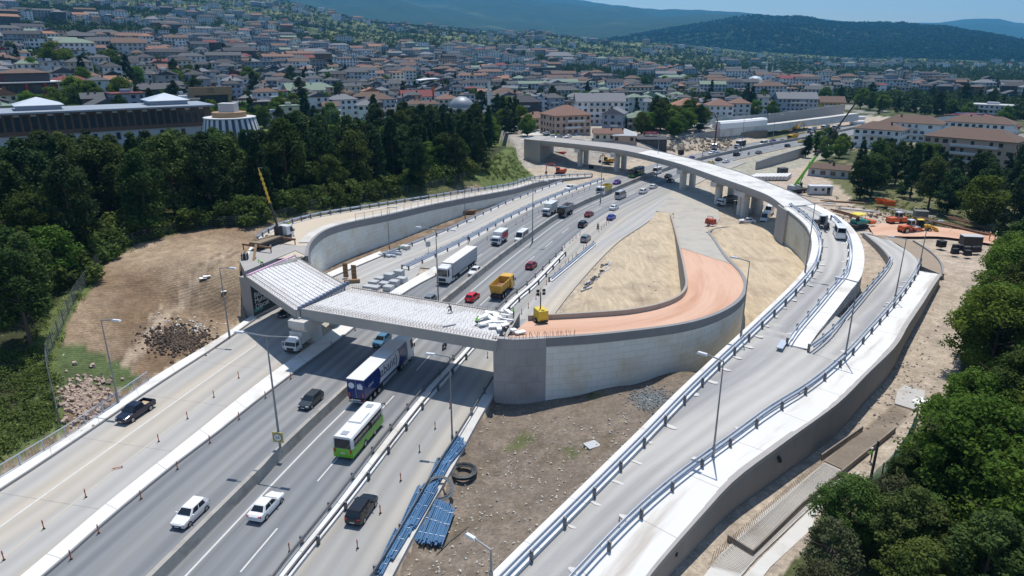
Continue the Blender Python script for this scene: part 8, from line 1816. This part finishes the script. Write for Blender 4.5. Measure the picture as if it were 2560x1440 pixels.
t = thing('hose', 'single black hose trailing across the soil field', 'hose', (0, 0, 0)); MB().tube([hit(*q) + Vector((0, 0, .05)) for q in ((1092, 1388), (1125, 1355), (1150, 1335), (1170, 1318))], .05, 5).build('line', MATS['black_hose'], t)
# ------------------------------------------------------------------ works right of the white apron
RMAT = M('rebar_mat', (.17, .12, .09), (.24, .17, .12), 3, rough=.8)
def on_ground(q, dz): p = hit(*q); p.z += dz; return p
def quad_slab(name, label, pts, h, m, cat):
    c = [hit(*q) for q in pts]; z = sum(p.z for p in c) / len(c); t = tag(MB().prism([(p.x, p.y, 0) for p in c], z - .6, z + h).build(name, m), label, cat); return c, z + h
c, z = quad_slab('footing', 'pale concrete footing strip in front of the formwork board', [(2062, 1158), (2118, 1184), (2060, 1240), (1985, 1310), (1890, 1400), (1830, 1470), (1740, 1470), (1800, 1390), (1900, 1290), (1990, 1215)], .12, WCONC, 'footing')
c2, z2 = quad_slab('footing', 'bare footing under the brown rebar mat near the worker', [(2060, 1154), (2116, 1180), (2210, 1100), (2286, 1030), (2234, 1012), (2150, 1085)], .05, M('damp_concrete', (.28, .24, .19), (.36, .31, .25), 1, rough=.9), 'footing'); quad_slab('concrete_patch', 'fresh white concrete patch at the end of the rebar mat', [(2236, 1012), (2286, 1028), (2310, 1000), (2312, 978), (2285, 972), (2262, 964), (2244, 975)], .10, WHITE, 'concrete'); quad_slab('lean_concrete', 'wide lean concrete apron at the bottom of the footing', [(2118, 1190), (2195, 1160), (2120, 1235), (2010, 1340), (1925, 1420), (1880, 1480), (1835, 1470), (1900, 1400), (2000, 1300), (2070, 1236)], .04, WCONC, 'concrete')
def mat_(label, A, B, C, D, n, m_, h=.2, up=0):
    mb = MB(); A, B, C, D = (on_ground(q, h) for q in (A, B, C, D))
    for i in range(n + 1): mb.rod(A.lerp(B, i / n), D.lerp(C, i / n), .011, .011, 3, caps=False)
    for j in range(m_ + 1): mb.rod(A.lerp(D, j / m_), B.lerp(C, j / m_), .011, .011, 3, caps=False)
    if up:
        for k in range(up): p = A.lerp(D, k / up); mb.rod(p, p + Vector((.15, 0, 1.0)), .025, .025, 3, caps=False)
    tag(mb.build('rebar_mat', RMAT), label, 'rebar')
mat_('brown rebar mat tied over the bare footing', (2232, 1016), (2282, 1030), (2112, 1180), (2062, 1156), 18, 80, .28); mat_('long rebar mat with upright starters over the pale footing', (2060, 1160), (2112, 1184), (1850, 1440), (1770, 1420), 18, 110, .3, 50)
for (a, b, lab) in (((2237, 1080), (2112, 1182), 'formwork board along the rebar mat behind the worker'), ((2112, 1182), (2002, 1272), 'formwork board in the middle of the footing edge'), ((2002, 1272), (1880, 1392), 'formwork board at the near end of the footing edge'), ((1880, 1392), (1818, 1352), 'short cross board closing the footing'), ((2155, 1078), (2052, 1150), 'dark board on the wall side of the rebar mat')):
    A, B = on_ground(a, 0), on_ground(b, 0); d = B - A; t = tag(MB().box((0, 0, .28), (d.length, .12, .62)).build('formwork_board', M('old_board', (.20, .17, .145), (.27, .235, .20), 2, rough=.9), None, loc=(A + B) / 2), lab, 'board'); t.rotation_euler = (0, -math.atan2(d.z, d.xy.length), math.atan2(d.y, d.x))
MB2 = thing('drain_pipe', 'black drain elbow sticking out of the long grey wall', 'pipe', P(1928, 1140, 2.2)); MB().tube([(-.6, .5, .3), (.3, -.2, .25), (.6, -.45, 0), (.65, -.5, -.3)], .16, 8).build('pipe', BLK, MB2); MB2 = thing('drain_pipe', 'short black drain pipe low on the near end of the long grey wall', 'pipe', P(1680, 1380, 1.3)); MB().rod((-.5, .4, 0), (.35, -.25, -.05), .16).build('pipe', BLK, MB2)
# rebar stores and planks in the yard
for (a, b, n, w_, lab) in (((2145, 545), (2080, 527), 10, 1.4, 'dark rebar bundle left of the paver'), ((2300, 548), (2480, 590), 16, 2.4, 'long stack of rusty rebar along the salmon road'), ((2370, 545), (2490, 580), 12, 1.6, 'rear stack of rusty rebar at the park edge'), ((2095, 523), (2190, 532), 8, .7, 'low pile of grey planks in the yard'), ((2060, 505), (2150, 510), 8, .8, 'row of brown timbers behind the curved ramp'), ((2230, 525), (2330, 545), 6, .5, 'white pipe lying along the park edge')):
    A, B = P(*a, 1.05), P(*b, 1.05); d = (B - A).normalized(); s = Vector((d.y, -d.x, 0)); mb = MB()
    for k in range(n): o = s * w_ * (rnd.random() - .5) + Vector((0, 0, .1 + .35 * rnd.random())); mb.rod(A + o + d * rnd.uniform(-1, 1), B + o + s * rnd.uniform(-.2, .2) + d * rnd.uniform(-1, 1), .09, .09, 5)
    tag(mb.build('bar_stack', RUST if 'rebar' in lab else PLY if 'timber' in lab else WCONC), lab, 'stack')
for k in range(11): u = k / 10; A, B = P(1872 + 92 * u, 452 - 2 * u, .2), P(1896 + 78 * u, 442 + 1 * u, .2); d = B - A; t = tag(MB().box((0, 0, .6), (max(7, d.length * .8), .75, 1.1)).build('precast_beam', BEAM, None, loc=(A + B) / 2), f'precast beam in the store behind the viaduct, {nth(k)} from left', 'beam', 'stored precast beams'); t.rotation_euler = (0, 0, math.atan2(d.y, d.x) if d.length > .1 else 1)
BAG = M('bulk_bag', (.66, .66, .66), (.72, .72, .72), 1.5, rough=.8)
for k in range(16): q = (2128 + 4.0 * (k % 8) + rnd.uniform(-1, 1), 311 - 4 * (k // 8)); t = tag(MB().sphere((0, 0, 1.0 + 1.6 * (k // 8)), 1.3, nu=8, nv=6, sq=(1, .9, .85)).build('bulk_bag', BAG, None, True, hit(*q)), 'white bulk bag in the heap at the end of the long far wall', 'bag', 'white bulk bags')
for k in range(7): t = tag(MB().box((rnd.uniform(-.3, .3), 0, .5), (1.2, .9, 1.0), top=(.85, .8)).build('pipe_fitting', BLK, None, loc=P(2385 + 9 * k + rnd.uniform(-4, 4), 632 + rnd.uniform(-9, 9), 1.2)), 'black plastic fitting in the scattered heap right of the ramps', 'fitting', 'black fittings heap')
for k in range(9):
    A = P(1462 + 8 * k + rnd.uniform(-5, 5), 722 - 7.5 * k + rnd.uniform(-6, 6), .12); t = thing('steel_strut', 'grey dismantled strut on the dirt lot beside the haul road', 'strut', A, 1.0 + rnd.uniform(-.25, .25), 'dismantled struts'); MB().box((0, 0, .12), (rnd.uniform(2.5, 4.5), .28, .24)).build('beam', STEEL_D if k % 2 else ALU, t); MB().box((rnd.uniform(-1, 1), .3, .15), (.8, .5, .3), rz=.6).build('plate', BLK, t)
# loose stones, clods, debris
def rubble(name, label, pts, m, smin, smax):
    mb = MB()
    for p in pts:
        s = rnd.uniform(smin, smax); q = Matrix.Rotation(rnd.uniform(0, 6), 3, (rnd.random(), rnd.random(), rnd.random() + .1)); mb.box((p.x, p.y, p.z + s * .25), (s, s * rnd.uniform(.5, .9), s * rnd.uniform(.4, .8)), top=(.6, .7), mat=q)
    tag(mb.build(name, m), label, name, kind='stuff')
def gpts(px, py, sx, sy, n): 
    return hits([(rnd.gauss(px, sx), rnd.gauss(py, sy)) for _ in range(n)])
STO_ = M('field_stone', (.42, .38, .32), (.52, .48, .41), 2, rough=.9); CLOD = M('dark_clods', (.085, .062, .045), (.13, .095, .07), 2, rough=.95)
fs = []
for k in range(700):
    y = rnd.uniform(38, 71); x = rnd.uniform(float(np.interp(y, Ky, Kx)) + .4, float(np.interp(y, Gy, Gx)) - .6)
    if y > 63 and x > 0 or x < -12: continue
    fs.append(Vector((x, y, gz(x, y))))
rubble('stones', 'small pale stones scattered over the soil field', fs, STO_, .07, .26)
rubble('dirt_clods', 'heap of dark clods with debris below the brown slope', gpts(445, 850, 42, 17, 1100), CLOD, .12, .42); rubble('white_debris', 'white broken pieces on the dark dirt heap', gpts(460, 820, 50, 16, 110), FOAM, .08, .3); rubble('stones', 'pinkish rubble at the foot of the slope fence', gpts(215, 1000, 30, 30, 500), M('pink_rubble', (.36, .27, .21), (.44, .34, .27), 2, rough=.9), .2, .6)
rubble('gravel_heap', 'heap of blue grey gravel at the curved wall foot', gpts(1628, 998, 24, 12, 900), M('blue_gravel', (.17, .185, .185), (.24, .255, .255), 2, rough=.9), .1, .3); rubble('stones', 'stones and debris along the dirt track', gpts(2270, 960, 60, 70, 320), STO_, .08, .3); rubble('stones', 'loose clods on the dirt lot edge', gpts(1640, 730, 30, 20, 160), CLOD, .15, .5); rubble('stones', 'scraps on the yard beyond the curved ramp', gpts(2200, 530, 90, 16, 260), M('scrap_brown', (.2, .14, .1), (.28, .2, .15), 2, rough=.9), .15, .7)
rubble('stones', 'spoil lumps on the far excavation bank', [hit(rnd.uniform(1660, 1830), rnd.uniform(345, 380)) for _ in range(200)], M('spoil', (.30, .25, .19), (.38, .32, .25), 1, rough=.95), .4, 1.6)
# ------------------------------------------------------------------ people on the works
def worker(label, q, z, rz, pose, top=HIVIS, helmet=True):
    p = P(q[0], q[1], z) if z is not None else hit(*q); t = make_person(label, pose, top, DENIM, helmet, p, rz, 'site workers'); t.scale = (U * 1.06,) * 3; return t
worker('person in hi vis vest bending over work at the first bridge span', (655, 668), 6.9, R(60), 'bend'); worker('person in hi vis vest standing on the left ramp by the guardrail', (723, 573), 6.6, R(190), 'walk'); worker('person in dark clothes kneeling in the middle of the bridge deck', (1127, 782), 7.05, R(40), 'kneel', DENIM, False); worker('person in green vest kneeling by the foam boards', (1190, 812), 7.05, R(-60), 'kneel')
worker('person in hi vis vest standing at the far corner of the bridge deck', (1284, 796), 7.05, R(100), 'work'); worker('person in hi vis vest beside the bundles of guardrail rails', (1000, 632), .02, R(120), 'work'); worker('person in dark clothes standing at the double guardrail', (1171, 607), .02, R(170), 'stand', DENIM, False); worker('person in green vest and white helmet working by the rebar mat', (2176, 1156), None, R(60), 'work')
worker('person in orange vest walking on the salmon road', (2473, 599), 1.2, R(90), 'walk', HIVIS_O); worker('person in yellow vest at the far end of the salmon road', (2487, 597), 1.2, R(-90), 'stand', HIVIS); worker('person in hi vis vest among the timbers behind the curved ramp', (2090, 500), 1.0, R(80), 'bend')
# parked cars in the town car park
for k, (q, m, kd) in enumerate((((1345, 331), PW, 'sedan'), ((1366, 336), PW, 'hatchback'), ((1388, 338), PTX, 'sedan'), ((1364, 343), PBK, 'hatchback'), ((1378, 346), PW, 'suv'), ((1395, 345), PSV, 'sedan'), ((1438, 338), PSV, 'hatchback'), ((1420, 344), PW, 'sedan'))):
    g = hit(*q); t = copy_tree(PROTO['f' + kd]) if 'f' + kd in PROTO else make_car(kd, False); PROTO.setdefault('f' + kd, t); t.location = g; t.scale = (U, U, U); t.rotation_euler = (0, 0, R(70 + 10 * k)); t['label'] = f'parked {kd} in the car park by the peach house, {nth(k)} from left'; t['group'] = 'cars in the town car park'; paint(t, m)
structure(strip_mb([hit(1300, 352), hit(1310, 326)], [hit(1478, 352), hit(1440, 334)], .12).build('car_park', WCONC), 'bright car park surface by the peach house')
# ------------------------------------------------------------------ sky, sun, air
SUN_EL, SUN_AZ = R(71), math.atan2(.17, .985)       # azimuth clockwise from +Y
w = bpy.data.worlds.new('World'); SC.world = w; w.use_nodes = True
nt = w.node_tree; bg = nt.nodes['Background']; sky = nt.nodes.new('ShaderNodeTexSky')
sky.sky_type = 'NISHITA'; sky.sun_disc = False; sky.sun_elevation = SUN_EL; sky.sun_rotation = SUN_AZ
sky.altitude = 50; sky.air_density = 1.0; sky.dust_density = .5; sky.ozone_density = 3.0
nt.links.new(sky.outputs['Color'], bg.inputs['Color']); bg.inputs['Strength'].default_value = .135
sd = bpy.data.lights.new('sun', 'SUN'); sd.energy = 5.0; sd.angle = R(.5); sd.color = (1, .95, .87)
so = bpy.data.objects.new('sun', sd); COL.objects.link(so)
d = Vector((math.sin(SUN_AZ) * math.cos(SUN_EL), math.cos(SUN_AZ) * math.cos(SUN_EL), math.sin(SUN_EL)))
so.rotation_euler = (-d).to_track_quat('-Z', 'Y').to_euler(); so.location = (0, 60, 120)
# haze: one even body of air round camera and scene
hz = MB().box((0, 8000, 1300), (46000, 16600, 2610)).build('haze', [])
hm = bpy.data.materials.new('haze'); hm.use_nodes = True
hn = hm.node_tree; hn.nodes.remove(hn.nodes['Principled BSDF'])
pv = hn.nodes.new('ShaderNodeVolumePrincipled'); pv.inputs['Color'].default_value = (.13, .54, 1, 1); pv.inputs['Density'].default_value = 7.5e-5; pv.inputs['Anisotropy'].default_value = .1
hn.links.new(pv.outputs['Volume'], hn.nodes['Material Output'].inputs['Volume'])
hz.data.materials.append(hm); tag(hz, 'pale blue summer haze over the valley', 'haze', kind='stuff')
SC.cycles.volume_bounces = 0; SC.cycles.max_bounces = 6; SC.cycles.diffuse_bounces = 3; SC.cycles.transparent_max_bounces = 8
SC.view_settings.view_transform = 'Standard'; SC.view_settings.look = 'None'; SC.view_settings.gamma = 1; SC.view_settings.exposure = .13
# ------------------------------------------------------------------ survey units -> metres
bpy.data.scenes.remove(BENCH)
for o in list(SC.objects):
    if o.parent is None and o.type not in ('CAMERA', 'LIGHT') and o is not hz:
        o.location = o.location / U; o.scale = o.scale / U
cam.location = cam.location / U
